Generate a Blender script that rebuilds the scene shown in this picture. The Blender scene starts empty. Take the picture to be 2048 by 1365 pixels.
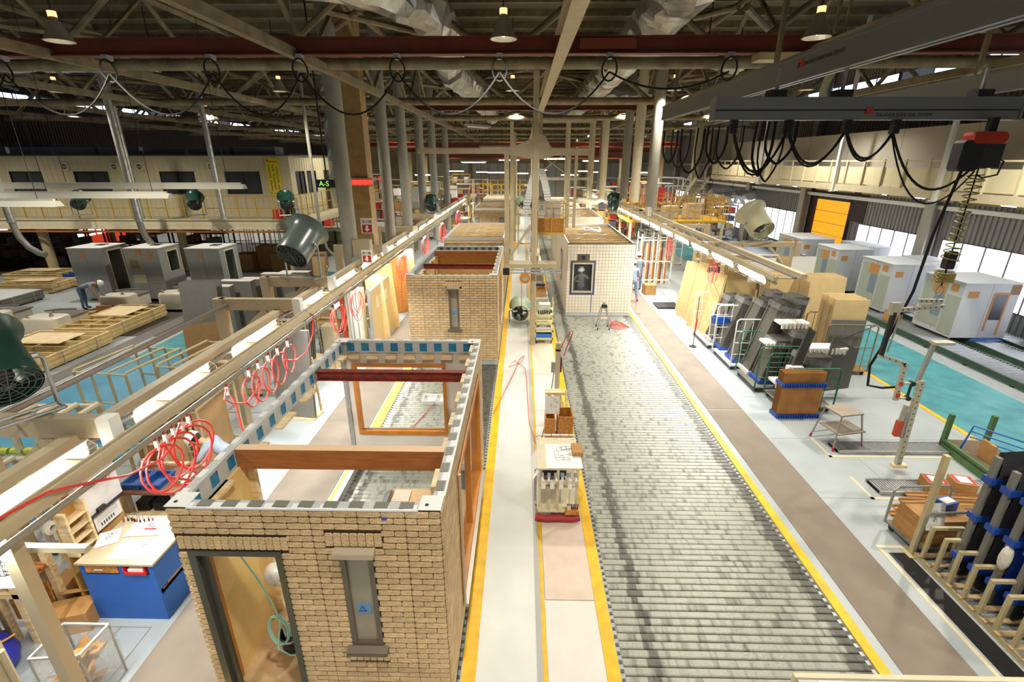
import bpy, math, random
from mathutils import Vector, Matrix
random.seed(7)
S = bpy.context.scene
COL = S.collection
PI = math.pi

# ---------------------------------------------------------------- camera, world, exposure
cd = bpy.data.cameras.new('camera')
cam = bpy.data.objects.new('camera', cd); COL.objects.link(cam)
cd.sensor_width = 36.0; cd.lens = 17.0; cd.clip_end = 300; cd.clip_start = 0.05
H = 5.7
cam.location = (0, 0, H)
cam.rotation_euler = (PI/2 - math.atan(360/967), 0, math.radians(1.167))
S.camera = cam
S.view_settings.view_transform = 'Standard'; S.view_settings.look = 'None'
S.view_settings.exposure = 0.08; S.view_settings.gamma = 1.0; S.view_settings.use_curve_mapping = False
S.cycles.max_bounces = 6; S.cycles.diffuse_bounces = 3; S.cycles.glossy_bounces = 2
S.cycles.transmission_bounces = 4; S.cycles.transparent_max_bounces = 8
S.cycles.caustics_reflective = False; S.cycles.caustics_refractive = False
S.cycles.sample_clamp_indirect = 4.0
S.cycles.use_denoising = True
w = bpy.data.worlds.new('world'); S.world = w; w.use_nodes = True
w.node_tree.nodes['Background'].inputs[0].default_value = (0.75, 0.82, 1.0, 1)
w.node_tree.nodes['Background'].inputs[1].default_value = 0.10

def lamp(kind, name, loc, energy, col, parent=None, rot=None, **k):
    d = bpy.data.lights.new(name, kind); d.energy = energy; d.color = col
    for a, v in k.items(): setattr(d, a, v)
    o = bpy.data.objects.new(name, d); COL.objects.link(o); o.location = loc
    if rot: o.rotation_euler = rot
    if parent: o.parent = parent
    return o
BAY_W, TUBE_W = 1300.0, 100.0
WARM, TUBEC = (1.0, 0.93, 0.80), (0.98, 1.0, 0.95)

# ---------------------------------------------------------------- materials
def lin(h):
    h = h.lstrip('#'); r = []
    for i in (0, 2, 4):
        c = int(h[i:i+2], 16)/255
        r.append(c/12.92 if c <= .04045 else ((c+.055)/1.055)**2.4)
    return (*r, 1)
MATS = {}
def M(name, col, rough=.6, metal=0., var=0., vs=6., bump=0., bs=40., emit=0., rnd=0., spec=None, alpha=1., trans=0., stretch=None, dark=None, ior=None):
    """procedural material: base colour with noise variation, fine relief, optional per-object variation"""
    if name in MATS: return MATS[name]
    m = bpy.data.materials.new(name); m.use_nodes = True; MATS[name] = m
    nt = m.node_tree; N = nt.nodes; L = nt.links; b = N['Principled BSDF']
    c = lin(col) if isinstance(col, str) else col
    b.inputs['Base Color'].default_value = c; b.inputs['Roughness'].default_value = rough; b.inputs['Metallic'].default_value = metal
    if spec is not None: b.inputs['Specular IOR Level'].default_value = spec
    if ior: b.inputs['IOR'].default_value = ior
    if trans: b.inputs['Transmission Weight'].default_value = trans
    if alpha < 1: b.inputs['Alpha'].default_value = alpha
    if emit:
        b.inputs['Emission Color'].default_value = c; b.inputs['Emission Strength'].default_value = emit
    tc = N.new('ShaderNodeTexCoord'); mp = N.new('ShaderNodeMapping'); L.new(tc.outputs['Object'], mp.inputs[0])
    if stretch: mp.inputs['Scale'].default_value = stretch
    src = None
    if var:
        n = N.new('ShaderNodeTexNoise'); n.inputs['Scale'].default_value = vs; n.inputs['Detail'].default_value = 5
        L.new(mp.outputs[0], n.inputs['Vector'])
        cr = N.new('ShaderNodeValToRGB'); L.new(n.outputs['Fac'], cr.inputs[0])
        d = lin(dark) if dark else tuple(x*(1-var) for x in c[:3])+(1,)
        l = tuple(min(1, x*(1+var*.5)) for x in c[:3])+(1,)
        cr.color_ramp.elements[0].position = .3; cr.color_ramp.elements[1].position = .7
        cr.color_ramp.elements[0].color = d; cr.color_ramp.elements[1].color = l
        src = cr.outputs[0]
    if rnd:
        oi = N.new('ShaderNodeObjectInfo'); hs = N.new('ShaderNodeHueSaturation')
        mr = N.new('ShaderNodeMapRange'); mr.inputs[3].default_value = 1-rnd; mr.inputs[4].default_value = 1+rnd
        L.new(oi.outputs['Random'], mr.inputs[0]); L.new(mr.outputs[0], hs.inputs['Value'])
        if src: L.new(src, hs.inputs['Color'])
        else: hs.inputs['Color'].default_value = c
        src = hs.outputs[0]
    if src: L.new(src, b.inputs['Base Color'])
    if bump:
        n2 = N.new('ShaderNodeTexNoise'); n2.inputs['Scale'].default_value = bs; n2.inputs['Detail'].default_value = 4
        L.new(mp.outputs[0], n2.inputs['Vector'])
        bp = N.new('ShaderNodeBump'); bp.inputs['Strength'].default_value = bump; bp.inputs['Distance'].default_value = .02
        L.new(n2.outputs['Fac'], bp.inputs['Height']); L.new(bp.outputs[0], b.inputs['Normal'])
    return m

floor_m = M('floor_paint', '#a9b1b4', .42, var=.10, vs=1.3, bump=.12, bs=9)
walk_m = M('aisle_paint', '#cfd1cb', .38, var=.06, vs=2.0, bump=.08, bs=12)
board_m = M('pale_board', '#d6d3cc', .5, var=.05, vs=3)
pink_m = M('pinkish_board', '#d3bfae', .65, var=.08, vs=5)
mat_m = M('brown_mat', '#83776a', .75, var=.12, vs=2.2, bump=.2, bs=90)
yel_m = M('yellow_line', '#eebb12', .5, var=.12, vs=5, dark='#d3a51c')
teal_m = M('teal_floor', '#4f9aa0', .4, var=.2, vs=2.2, bump=.15, bs=14, dark='#3a7f8b')
blue_m = M('blue_floor', '#4a8fae', .4, var=.2, vs=1.5, bump=.15, bs=10)
dkfl_m = M('dark_floor', '#4c4741', .5, var=.35, vs=3)
black_m = M('black', '#17181a', .5)
cream_m = M('cream_paint', '#d8cdae', .45, var=.08, vs=4)
beige_m = M('beige_paint', '#b8a888', .5, var=.14, vs=5)
tube_m = M('beige_tube', '#8a7d5f', .5, var=.2, vs=3, dark='#66593f')
deck_m = M('roof_deck', '#5f5848', .8, var=.2, vs=1.2)
red_m = M('crane_red', '#682c14', .5, var=.22, vs=3)
rust_m = M('rust_red_steel', '#8a2f20', .55, var=.35, vs=12, dark='#5d2a22')
gray_m = M('duct_gray', '#8d897c', .55, var=.1, vs=4)
silver_m = M('silver_foil', '#c4c2ba', .33, .7, var=.25, vs=4, bump=1.0, bs=5)
alu_m = M('aluminium', '#a9abad', .35, .7, var=.06, vs=5)
steel_m = M('zinc_steel', '#a7abab', .4, .5, var=.15, vs=10)
white_m = M('white_paint', '#e9e8e2', .45)
wood_m = M('pale_wood', '#f0dfbb', .6, var=.15, vs=3, stretch=(1, 6, 6), dark='#cda96f', rnd=.08)
glulam_m = M('glulam', '#b5713f', .55, var=.25, vs=4, stretch=(1, 8, 8), rnd=.05)
osb_m = M('osb', '#c58a43', .65, var=.4, vs=26, dark='#8f5a25')
card_m = M('cardboard', '#b98a52', .75, var=.12, vs=6, rnd=.1)
tanb_m = M('tan_stock_board', '#d6bb88', .6, var=.08, vs=4, rnd=.06)
yboard_m = M('yellow_board', '#e8c67e', .6, var=.08, vs=4)
gyps_m = M('gypsum', '#cfcac2', .7, var=.05, vs=4)
grayb_m = M('gray_board', '#7b7872', .65, var=.08, vs=6)
blue_pl = M('blue_plastic', '#1f4fae', .42, var=.08, vs=8)
redhose_m = M('red_hose', '#d63c3c', .35)
green_m = M('dark_green_enamel', '#23473d', .3, var=.1, vs=6)
track_m = M('track_green', '#2f4a36', .45, var=.2, vs=5)
yrail_m = M('yellow_rail', '#d9a62a', .45)
rubber_m = M('rubber', '#26262a', .7)
paper_m = M('paper', '#eeeeea', .7)
brick_m = M('brick_tile', '#dec094', .8, var=.2, vs=9, bump=1.0, bs=45, rnd=.13)
brick_s = M('brick_tile_joined', '#dec094', .8, var=.25, vs=6, bump=.8, bs=55)
joint_m = M('brick_joint', '#4f3a28', .8)
pane_m = M('clear_pane', '#c8d0d0', .08, alpha=.04, spec=.05)
skin_m = M('skin', '#c08a68', .55)
shirt_m = M('work_shirt', '#828c99', .8, var=.1, vs=9, bump=.4, bs=12)
jean_m = M('work_trousers', '#54708f', .85, var=.15, vs=10, bump=.4, bs=12)
navy_m = M('navy_trousers', '#3c4658', .85, var=.15, vs=10)
helm_m = M('helmet', '#f0f0ec', .3)
hair_m = M('hair', '#191613', .8)

# ---------------------------------------------------------------- mesh builder
class B:
    def __init__(s): s.v = []; s.f = []
    def add(s, vs, fs):
        o = len(s.v); s.v += [tuple(p) for p in vs]; s.f += [tuple(i+o for i in q) for q in fs]; return s
    def box(s, x0, y0, z0, x1, y1, z1):
        vs = [(x0,y0,z0),(x1,y0,z0),(x1,y1,z0),(x0,y1,z0),(x0,y0,z1),(x1,y0,z1),(x1,y1,z1),(x0,y1,z1)]
        return s.add(vs, [(3,2,1,0),(4,5,6,7),(0,1,5,4),(1,2,6,5),(2,3,7,6),(3,0,4,7)])
    def bev(s, x0, y0, z0, x1, y1, z1, c, ax=2):
        """box whose outline round axis ax has chamfered corners"""
        lo = [x0,y0,z0]; hi = [x1,y1,z1]; u, v = [a for a in range(3) if a != ax]
        P = [(lo[u]+c,lo[v]),(hi[u]-c,lo[v]),(hi[u],lo[v]+c),(hi[u],hi[v]-c),(hi[u]-c,hi[v]),(lo[u]+c,hi[v]),(lo[u],hi[v]-c),(lo[u],lo[v]+c)]
        vs = []
        for t in (lo[ax], hi[ax]):
            for a, b in P:
                p = [0,0,0]; p[u] = a; p[v] = b; p[ax] = t; vs.append(p)
        fs = [tuple(range(7,-1,-1)), tuple(range(8,16))]+[(i,(i+1)%8,8+(i+1)%8,8+i) for i in range(8)]
        if ax == 1: fs = [q[::-1] for q in fs]
        return s.add(vs, fs)
    def bar(s, p, q, w, h=None, up=(0,0,1)):
        h = h or w; p = Vector(p); q = Vector(q); d = (q-p).normalized(); u = Vector(up)
        if abs(d.dot(u)) > .98: u = Vector((0,1,0))
        r = d.cross(u).normalized()*(w/2); t = r.cross(d).normalized()*(h/2)
        vs = [p-r-t,p+r-t,p+r+t,p-r+t,q-r-t,q+r-t,q+r+t,q-r+t]
        return s.add(vs, [(0,1,2,3),(7,6,5,4),(0,4,5,1),(1,5,6,2),(2,6,7,3),(3,7,4,0)])
    def tube(s, pts, r, n=8, close=False, r2=None):
        pts = [Vector(p) for p in pts]; k = len(pts); rings = []
        up = Vector((0,0,1)); prev = None
        for i, p in enumerate(pts):
            a = pts[i-1] if (i or close) else p; b = pts[(i+1) % k] if (i < k-1 or close) else p
            d = (b-a)
            if d.length < 1e-9: d = Vector((0,0,1))
            d.normalize()
            if prev is None:
                u = up if abs(d.dot(up)) < .95 else Vector((1,0,0))
                u = (u-d*u.dot(d)).normalized()
            else:
                u = prev-d*prev.dot(d)
                u = u.normalized() if u.length > 1e-6 else Vector((1,0,0))
            prev = u; v = d.cross(u)
            rr = r if r2 is None else r+(r2-r)*i/(k-1)
            rings.append([p+(u*math.cos(t)+v*math.sin(t))*rr for t in [2*PI*j/n for j in range(n)]])
        vs = [x for g in rings for x in g]; fs = []
        for i in range(k if close else k-1):
            for j in range(n):
                a = i*n+j; b = i*n+(j+1) % n; c = ((i+1) % k)*n+(j+1) % n; d = ((i+1) % k)*n+j
                fs.append((a,b,c,d))
        if not close: fs += [tuple(range(n-1,-1,-1)), tuple((k-1)*n+j for j in range(n))]
        return s.add(vs, fs)
    def cyl(s, p, q, r, n=12, r2=None): return s.tube([p, q], r, n, r2=r2)
    def lathe(s, prof, c=(0,0,0), n=16, axis=None, cap=True):
        """profile [(radius, height)] turned about z (or about axis) at c"""
        k = len(prof); vs = []
        R = Vector((0,0,1)).rotation_difference(Vector(axis).normalized()).to_matrix() if axis else Matrix.Identity(3)
        for r, h in prof:
            for j in range(n):
                t = 2*PI*j/n; vs.append(R @ Vector((r*math.cos(t), r*math.sin(t), h))+Vector(c))
        fs = [(i*n+j, i*n+(j+1) % n, (i+1)*n+(j+1) % n, (i+1)*n+j) for i in range(k-1) for j in range(n)]
        if cap: fs += [tuple(range(n-1,-1,-1)), tuple((k-1)*n+j for j in range(n))]
        return s.add(vs, fs)
    def prism(s, pts, d):
        """planar polygon pts extruded by vector d"""
        n = len(pts); d = Vector(d); vs = [Vector(p) for p in pts]+[Vector(p)+d for p in pts]
        return s.add(vs, [tuple(range(n-1,-1,-1)), tuple(range(n, 2*n))]+[(i,(i+1) % n,n+(i+1) % n,n+i) for i in range(n)])
    def grid(s, f, nu, nv):
        """surface f(u,v), u,v in 0..1"""
        vs = [f(i/nu, j/nv) for j in range(nv+1) for i in range(nu+1)]
        return s.add(vs, [(j*(nu+1)+i, j*(nu+1)+i+1, (j+1)*(nu+1)+i+1, (j+1)*(nu+1)+i) for j in range(nv) for i in range(nu)])
    def ball(s, c, rx, ry=None, rz=None, n=10, m=6):
        ry = ry or rx; rz = rz or rx; vs = [(c[0],c[1],c[2]-rz)]; fs = []
        for i in range(1, m):
            a = -PI/2+PI*i/m
            for j in range(n):
                t = 2*PI*j/n; vs.append((c[0]+rx*math.cos(a)*math.cos(t), c[1]+ry*math.cos(a)*math.sin(t), c[2]+rz*math.sin(a)))
        vs.append((c[0],c[1],c[2]+rz)); e = len(vs)-1
        for j in range(n):
            fs.append((0, 1+(j+1) % n, 1+j)); fs.append((e, 1+(m-2)*n+j, 1+(m-2)*n+(j+1) % n))
            for i in range(m-2): fs.append((1+i*n+j, 1+i*n+(j+1) % n, 1+(i+1)*n+(j+1) % n, 1+(i+1)*n+j))
        return s.add(vs, fs)
    def xf(s, mt):
        s.v = [tuple(mt @ Vector(p)) for p in s.v]; return s
    def mesh(s, name, mat, smooth=False):
        me = bpy.data.meshes.new(name); me.from_pydata(s.v, [], s.f); me.update()
        if mat: me.materials.append(mat)
        if smooth:
            me.polygons.foreach_set('use_smooth', [True]*len(me.polygons))
            try: me.set_sharp_from_angle(angle=math.radians(38))
            except Exception: pass
        return me
    def mk(s, name, mat, parent=None, smooth=False, label=None, stuff=False):
        return put(name, s.mesh(name, mat, smooth), parent, label=label, stuff=stuff)
def put(name, me, parent=None, loc=None, rot=None, label=None, stuff=False):
    o = bpy.data.objects.new(name, me); COL.objects.link(o)
    if parent: o.parent = parent
    if loc: o.location = loc
    if rot: o.rotation_euler = rot
    if label: o['label'] = label
    if stuff: o['kind'] = 'stuff'
    return o
def tag(o, label, cat, group=None):
    o['label'] = label; o['category'] = cat
    if group: o['group'] = group
    return o
def thing(name, label, cat, loc=(0,0,0), rz=0, group=None):
    o = bpy.data.objects.new(name, None); COL.objects.link(o)
    o.empty_display_size = .2; o.location = loc; o.rotation_euler = (0,0,rz)
    return tag(o, label, cat, group)
def struct(o): o['kind'] = 'structure'; return o
def dup(root, loc, rz=None, label=None, group=None, scale=None):
    r = root.copy(); COL.objects.link(r); r.location = loc
    if rz is not None: r.rotation_euler = (0,0,rz)
    if scale: r.scale = scale
    if label: r['label'] = label
    if group: r['group'] = group
    def rec(a, b):
        for ch in list(a.children):
            c = ch.copy(); COL.objects.link(c); c.parent = b; rec(ch, c)
    rec(root, r)
    return r
def text(body, size, mat, parent, loc, rot, name='lettering', ext=.002, align='LEFT'):
    c = bpy.data.curves.new(name, 'FONT'); c.body = body; c.size = size; c.extrude = ext; c.align_x = align
    o = bpy.data.objects.new(name, c); COL.objects.link(o)
    dg = bpy.context.evaluated_depsgraph_get(); dg.update()
    me = bpy.data.meshes.new_from_object(o.evaluated_get(dg)); me.name = name
    bpy.data.objects.remove(o); bpy.data.curves.remove(c)
    me.materials.clear(); me.materials.append(mat)
    return put(name, me, parent, loc, rot)
def sag(p, q, drop, n=10):
    p = Vector(p); q = Vector(q)
    return [p.lerp(q, i/n)-Vector((0,0,drop*4*(i/n)*(1-i/n))) for i in range(n+1)]
def arcpts(c, r, a0, a1, n, ax='xz'):
    out = []
    for i in range(n+1):
        t = a0+(a1-a0)*i/n; u, v = r*math.cos(t), r*math.sin(t)
        out.append((c[0]+u, c[1], c[2]+v) if ax == 'xz' else (c[0], c[1]+u, c[2]+v) if ax == 'yz' else (c[0]+u, c[1]+v, c[2]))
    return out
# ---------------------------------------------------------------- building shell
XL, XR, YB, ZR = -30.0, 17.0, 82.0, 10.6
Y0 = -16.0
b = B()
for x0, x1 in ((XL-.2, -3.2), (-.68, 1.2), (4.27, XR+.2)): b.box(x0, Y0, -.3, x1, YB, 0)
b.box(-3.2, Y0, -.3, -.68, YB, -.14); b.box(1.2, Y0, -.3, 4.27, YB, -.14)
struct(b.mk('floor', floor_m))
def strip(name, m, x0, x1, y0, y1, z0=0., z1=.006): return struct(B().box(x0, y0, z0, x1, y1, z1).mk(name, m))
for i, (a, c) in enumerate(((-.68, -.51), (1.04, 1.2), (4.27, 4.41), (-3.42, -3.2))): strip('trim_%d' % (i+1), yel_m, a, c, Y0, 70, 0, .012)
strip('trim_5', yel_m, .29, .345, Y0, 40, 0, .009)
strip('trim_6', M('step_edge', '#a9aaa6', .5), .22, .288, Y0, 40, 0, .03)
strip('floor_aisle', walk_m, -.51, .22, Y0, 70, 0, .02)
strip('floor_board', board_m, .35, 1.035, -1, 5.02, 0, .010)
strip('floor_board', pink_m, .36, 1.035, 5.03, 6.55, 0, .014)
strip('floor_board', board_m, .35, 1.035, 6.56, 12.6, 0, .010)
strip('floor_board', M('tan_board', '#d9cdb8', .6, var=.05, vs=3), .35, 1.035, 12.62, 15.2, 0, .010)
o = B().box(4.55, Y0, 0, 5.42, 10.58, .008).mk('floor_mat', mat_m); tag(o, 'long brown floor mat beside the yellow line of the empty roller lane, near half', 'mat')
o = B().box(4.55, 10.62, 0, 5.42, 40, .008).mk('floor_mat', mat_m); tag(o, 'long brown floor mat beside the right lane, far half running on past the tiled cabin', 'mat')
o = B().box(-4.55, Y0, 0, -3.46, 40, .008).mk('floor_mat', mat_m); tag(o, 'brown floor mat along the left lane under the hanging red hoses', 'mat')
strip('floor_teal', teal_m, 10.0, 12.6, 4, 60)
strip('trim_7', yel_m, 9.86, 9.99, 4, 24, 0, .01)
strip('floor_teal', blue_m, -12.3, -8.2, 4, 13.6)
strip('floor_teal', teal_m, -12.0, -8.2, 13.6, 26)
strip('floor_dark', dkfl_m, -17.6, -12.6, 15.5, 21)
strip('floor_dark', dkfl_m, -18.5, -14.6, 10.5, 15.4)
strip('floor_dark', M('gray_track', '#6f6a68', .55, var=.15, vs=4), -13.3, -12.75, 5, 30, 0, .008)
# floor seams (thin dark joints on the right apron)
b = B()
for y in (7.3, 9.3, 11.3, 13.4): b.box(5.44, y, 0, 9.85, y+.012, .002)
b.box(6.9, 4, 0, 6.912, 9, .002)
for q in ((-5.55, 4.5, -4.8, 4.51), (-5.55, 3.7, -5.54, 4.5), (-4.8, 3.7, -4.79, 4.51), (-5.2, 3.6, -5.19, 4.5), (-12, 7.2, -8.2, 7.215), (-8.1, 10.2, -4.7, 10.212), (-8.1, 8.0, -4.7, 8.012)): b.box(q[0], q[1], .004, q[2], q[3], .0085)
struct(b.mk('floor_seam', M('seam', '#8d9290', .6)))

# roof deck with purlins
struct(B().box(XL-.2, Y0, ZR, XR+.2, YB, ZR+.2).mk('ceiling', deck_m))
pm = B().box(XL, -.05, -.11, XR, .05, .11).mesh('purlin', tube_m)
for k in range(40): struct(put('trim_purlin', pm, loc=(0, 2+k*1.6, ZR-.11)))

# right wall: sill, window strip, corrugated sheet, clerestory
corr_m = M('corrugated_gray', '#8b8986', .6, var=.08, vs=2)
def corrugated(name, x, segs, m, d=.05, pitch=.22, sgn=1):
    b = B()
    for y0, y1, z0, z1 in segs:
        n = max(1, round((y1-y0)/pitch)); ps = []
        for i in range(n):
            a = y0+(y1-y0)*i/n; h = (y1-y0)/n
            ps += [(x, a), (x, a+h*.45), (x+sgn*d, a+h*.55), (x+sgn*d, a+h*.95)]
        ps.append((x, y1)); k = len(ps)
        b.add([(px, py, z0) for px, py in ps]+[(px, py, z1) for px, py in ps], [(i, i+1, k+i+1, k+i) for i in range(k-1)])
        b.box(x+sgn*.06, y0, z0, x+sgn*.16, y1, z1)
    return struct(b.mk(name, m))
wins = [(9.0, 14.6), (15.2, 20.1), (21.1, 25.3), (30.6, 37), (38, 46), (47, 58)]
segs = [(Y0, 9, 0, 8.9), (9, 25.6, 2.75, 8.9), (25.6, 29.6, 3.76, 8.9), (29.6, YB, 2.75, 8.9), (Y0, YB, 9.45, ZR), (9, 25.6, 0, .75), (29.6, YB, 0, .75), (58, YB, .75, 2.75)]
for i in range(len(wins)-1):
    if i != 2: segs.append((wins[i][1], wins[i+1][0], .75, 2.75))
segs += [(25.3, 26.2, .75, 2.75), (25.6, 26.2, 0, 3.76), (29.3, 29.6, 0, 3.76), (29.6, 30.6, .75, 2.75)]
corrugated('wall_right', XR, segs, corr_m)
lit_m = M('daylight_pane', '#eef3ff', .3, emit=3.2)
skyl_m = M('skylight_pane', '#c9dcff', .3, emit=2.6)
frame_m = M('window_frame', '#4d3a3a', .5)
def winrow(n, x, y0, y1, z0, z1, pw, sgn, mat=None, fm=None):
    k = max(1, round((y1-y0)/pw)); fr = B(); r = .035
    fr.box(x-.04, y0, z0, x+.08, y1, z0+r); fr.box(x-.04, y0, z1-r, x+.08, y1, z1)
    for i in range(k+1):
        y = y0+(y1-y0)*i/k; fr.box(x-.04, y-r/2, z0, x+.08, y+r/2, z1)
    w_ = struct(fr.mk('window_%d' % n, fm or frame_m))
    for i in range(k):
        a = y0+(y1-y0)*i/k+r/2; c = y0+(y1-y0)*(i+1)/k-r/2
        B().box(x, a, z0+r, x+.02, c, z1-r).mk('pane', mat or lit_m, w_)
for i, (a, c) in enumerate(wins): winrow(i+1, XR+.02, a, c, .75, 2.75, .92, 1)
for i in range(9): winrow(20+i, XR+.02, 6+i*9.5, 6+i*9.5+7.5, 8.9, 9.45, 1.5, 1, skyl_m)
# amber strip door in the right wall
amber_m = M('amber_strip', '#f0a81c', .4, emit=.75)
d = struct(B().box(XR-.05, 26.15, 0, XR+.1, 26.25, 3.8).box(XR-.05, 29.25, 0, XR+.1, 29.35, 3.8).box(XR-.05, 26.15, 3.7, XR+.1, 29.35, 3.82).mk('door_1', M('door_dark', '#33201a', .6)))
for k in range(6): B().box(XR, 26.25, .02+k*.615, XR+.03, 29.25, .02+k*.615+.585).mk('panel', amber_m, d)
# columns, girts on the right wall
b0 = B().box(-.2, -.25, 0, -.14, .25, ZR).box(.14, -.25, 0, .2, .25, ZR).box(-.14, -.04, 0, .14, .04, ZR)
cm = b0.mesh('column', M('column_gray', '#a7a196', .5, var=.1, vs=3))
for y in (14.9, 20.6, 30.1, 37.5, 46.5, 56): struct(put('column', cm, loc=(XR-.3, y, 0)))
for z in (3.95, 5.4): struct(B().box(XR-.3, Y0, z-.08, XR-.12, YB, z+.08).mk('trim_girt', white_m if z < 4 else cm.materials[0]))
# left wall
corrugated('wall_left', XL, [(Y0, 32.4, 0, 8.9), (37, YB, 0, 8.9), (32.4, 37, 3.2, 8.9), (Y0, YB, 9.45, ZR)], M('wall_dark', '#3b3633', .7), sgn=-1)
for i in range(9): winrow(30+i, XL, 6+i*9.5, 6+i*9.5+7.5, 8.9, 9.45, 1.5, -1, skyl_m)
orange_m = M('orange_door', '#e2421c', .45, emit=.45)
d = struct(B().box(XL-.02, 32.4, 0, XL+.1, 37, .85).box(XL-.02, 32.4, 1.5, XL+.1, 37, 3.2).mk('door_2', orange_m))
for k in range(6):
    y = 32.45+k*.76; B().box(XL-.02, y+.66, .85, XL+.1, y+.76, 1.5).mk('frame', orange_m, d); B().box(XL, y, .86, XL+.04, y+.65, 1.5).mk('pane', lit_m, d)
struct(B().box(XL, 34.9, 0, XL+.3, 35.2, 4).mk('column', black_m))
# back wall with lit band and the far clutter wall
struct(B().box(XL, YB, 0, XR, YB+.2, ZR).mk('wall_back', M('back_wall', '#b39a70', .7, var=.3, vs=.6)))
# louvred strip and daylight under the left mezzanine
for k, y in enumerate((27.2, 29.0, 30.6)): winrow(40+k, XL, y, y+.9, 1.9, 2.15, .9, -1)
strip('floor_dark', M('shade_floor', '#57534e', .6, var=.2, vs=2), XL, -13.2, 24.6, 36)  # floor colour darkened to stand for the shade under the gallery deck
for a, c, p, q in ((29.36, 31.2, 0, 4.6), (25.0, 26.14, 2.8, 4.6), (26.14, 29.36, 3.83, 4.6)): struct(B().box(XR-.04, a, p, XR-.005, c, q).mk('trim_dark', M('door_dark', '#33201a', .6)))

# ---------------------------------------------------------------- roof trusses
def truss(y, label):
    t = thing('roof_truss', label, 'truss', (0, y, 0), group='tubular roof trusses')
    zb, zt = 8.0, 10.15
    B().cyl((XL, 0, zb), (XR, 0, zb), .14, 10).mk('bottom_chord', tube_m, t, True)
    B().cyl((XL, 0, zt), (XR, 0, zt), .13, 10).mk('top_chord', tube_m, t, True)
    k = 0; x = XL+.4
    while x+2.9 < XR:
        a = (x, 0, zb if k % 2 == 0 else zt); c = (x+2.9, 0, zt if k % 2 == 0 else zb)
        B().cyl(a, c, .085, 8).mk('web', tube_m, t, True)
        x += 2.9; k += 1
    for j, bx in enumerate((-26, -19.5, -13, -6.6, -2.4, 2.6, 8, 13)):
        d = 2.6 if (j+int(y)) % 2 else -2.6
        B().cyl((bx-d, .1, 9.2), (bx+d, 8.0, 9.5), .085, 8).mk('brace', tube_m, t, True)
    return t
ts = ['roof truss of painted pipe just behind the near red crane girder', 'second roof truss, crossing above the walkway mast', 'third roof truss from the camera']
for i, y in enumerate((5.6, 13.8, 22, 30.2, 38.4, 46.6, 55, 64, 74)):
    if i == 0: lb = 'roof truss nearest the camera, almost over it'
    elif i < 4: lb = ts[i-1]
    else: lb = 'far roof truss of painted pipe, %s from the back wall' % ('fifth fourth third second first'.split()[i-4])
    truss(y, lb)
# longitudinal lattice girders
def lgirder(x, label, zb=7.9):
    t = thing('lattice_girder', label, 'girder', (x, 0, 0), group='lattice girders along the hall')
    B().bar((0, 4, zb), (0, 80, zb), .16, .2).mk('bottom_chord', tube_m, t)
    B().cyl((0, 4, 9.9), (0, 80, 9.9), .1, 8).mk('top_chord', tube_m, t, True)
    bb = B()
    for k in range(28):
        y = 5+k*2.6; w_ = B().cyl((0, y, zb if k % 2 else 9.9), (0, y+2.6, 9.9 if k % 2 else zb), .065, 6).mk('web', tube_m, t, True)
for x, lb in ((-25, 'lattice girder farthest left, over the yard'), (-20, 'second lattice girder from the left wall'), (-15, 'lattice girder over the bath cabin yard'), (-10.4, 'lattice girder over the blue floor strip'), (-5, 'lattice girder above the left lamp rail'), (6.2, 'lattice girder above the right lamp rail'), (11.5, 'lattice girder over the teal floor strip')):
    lgirder(x, lb)
t = thing('monorail_beam', 'pale beam running along the hall above the central mast', 'beam', (.8, 0, 8.0))
B().box(-.13, 3, .2, .13, 60, .24).mk('top_flange', beige_m, t); B().box(-.13, 3, -.2, .13, 60, -.16).mk('bottom_flange', beige_m, t); B().box(-.02, 3, -.16, .02, 60, .2).mk('web', beige_m, t)
# ---------------------------------------------------------------- high-bay lamps
gl_m = M('lamp_glow', '#ffe9c0', .3, emit=14); shade_m = M('lamp_shade', '#b5b2a6', .3, .6)
cap_m = M('lamp_neck', '#ff9a66', .4, emit=3)
shade = B().lathe([(.07, .42), (.09, .36), (.17, .2), (.25, .02), (.27, 0), (.25, .0), (.235, .03), (.15, .2), (.08, .34)], n=20, cap=False).mesh('shade', shade_m, True)
neck = B().cyl((0,0,.42), (0,0,.52), .075, 12).mesh('neck', cap_m, True); stem = B().cyl((0,0,.52), (0,0,2.45), .015, 6).mesh('stem', black_m)
bulb = B().ball((0,0,.16), .08, .08, .12).mesh('bulb', gl_m, True)
def bay(x, y, z, label):
    t = thing('high_bay_lamp', label, 'lamp', (x, y, z), group='high bay lamps under the roof')
    put('shade', shade, t); put('neck', neck, t); put('stem', stem, t); put('bulb', bulb, t)
    lamp('SPOT', 'bay_light', (0,0,-.02), BAY_W*(1.6 if y < -5 else .8 if y < 5 else 1), WARM, t, spot_size=2.5, spot_blend=.7, shadow_soft_size=.2)
nm = {(-9.3,11): 'bell shaped high bay lamp at upper left of the near red girder', (-.39,11): 'bell shaped high bay lamp straight ahead above the near red girder', (5.7,11): 'bell shaped high bay lamp beside the big grey crane rail'}
for y in (-7, 2, 11, 20.5, 30, 39.5, 49, 59, 70):  # first two rows are unseen, added behind the camera to light cabin fronts
    for x in (-26, -18, -9.3, -.39, 5.7, 10.6):
        if y == 11 and x == -26: continue
        lb = nm.get((x, y)) or ('high bay lamp in the %s row of lamps, %s' % ({-7:'added unseen hindmost', 2:'added unseen rearmost', 11:'first', 20.5:'second', 30:'third', 39.5:'fourth', 49:'fifth', 59:'sixth', 70:'seventh'}[y], {-26:'by the left wall', -18:'over the yard', -9.3:'left of the left rail', -.39:'over the middle aisle', 5.7:'over the right walkway', 10.6:'by the right gallery'}[x]))
        bay(x, y, 7.95 if y == 11 else 8.2, lb)
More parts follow.
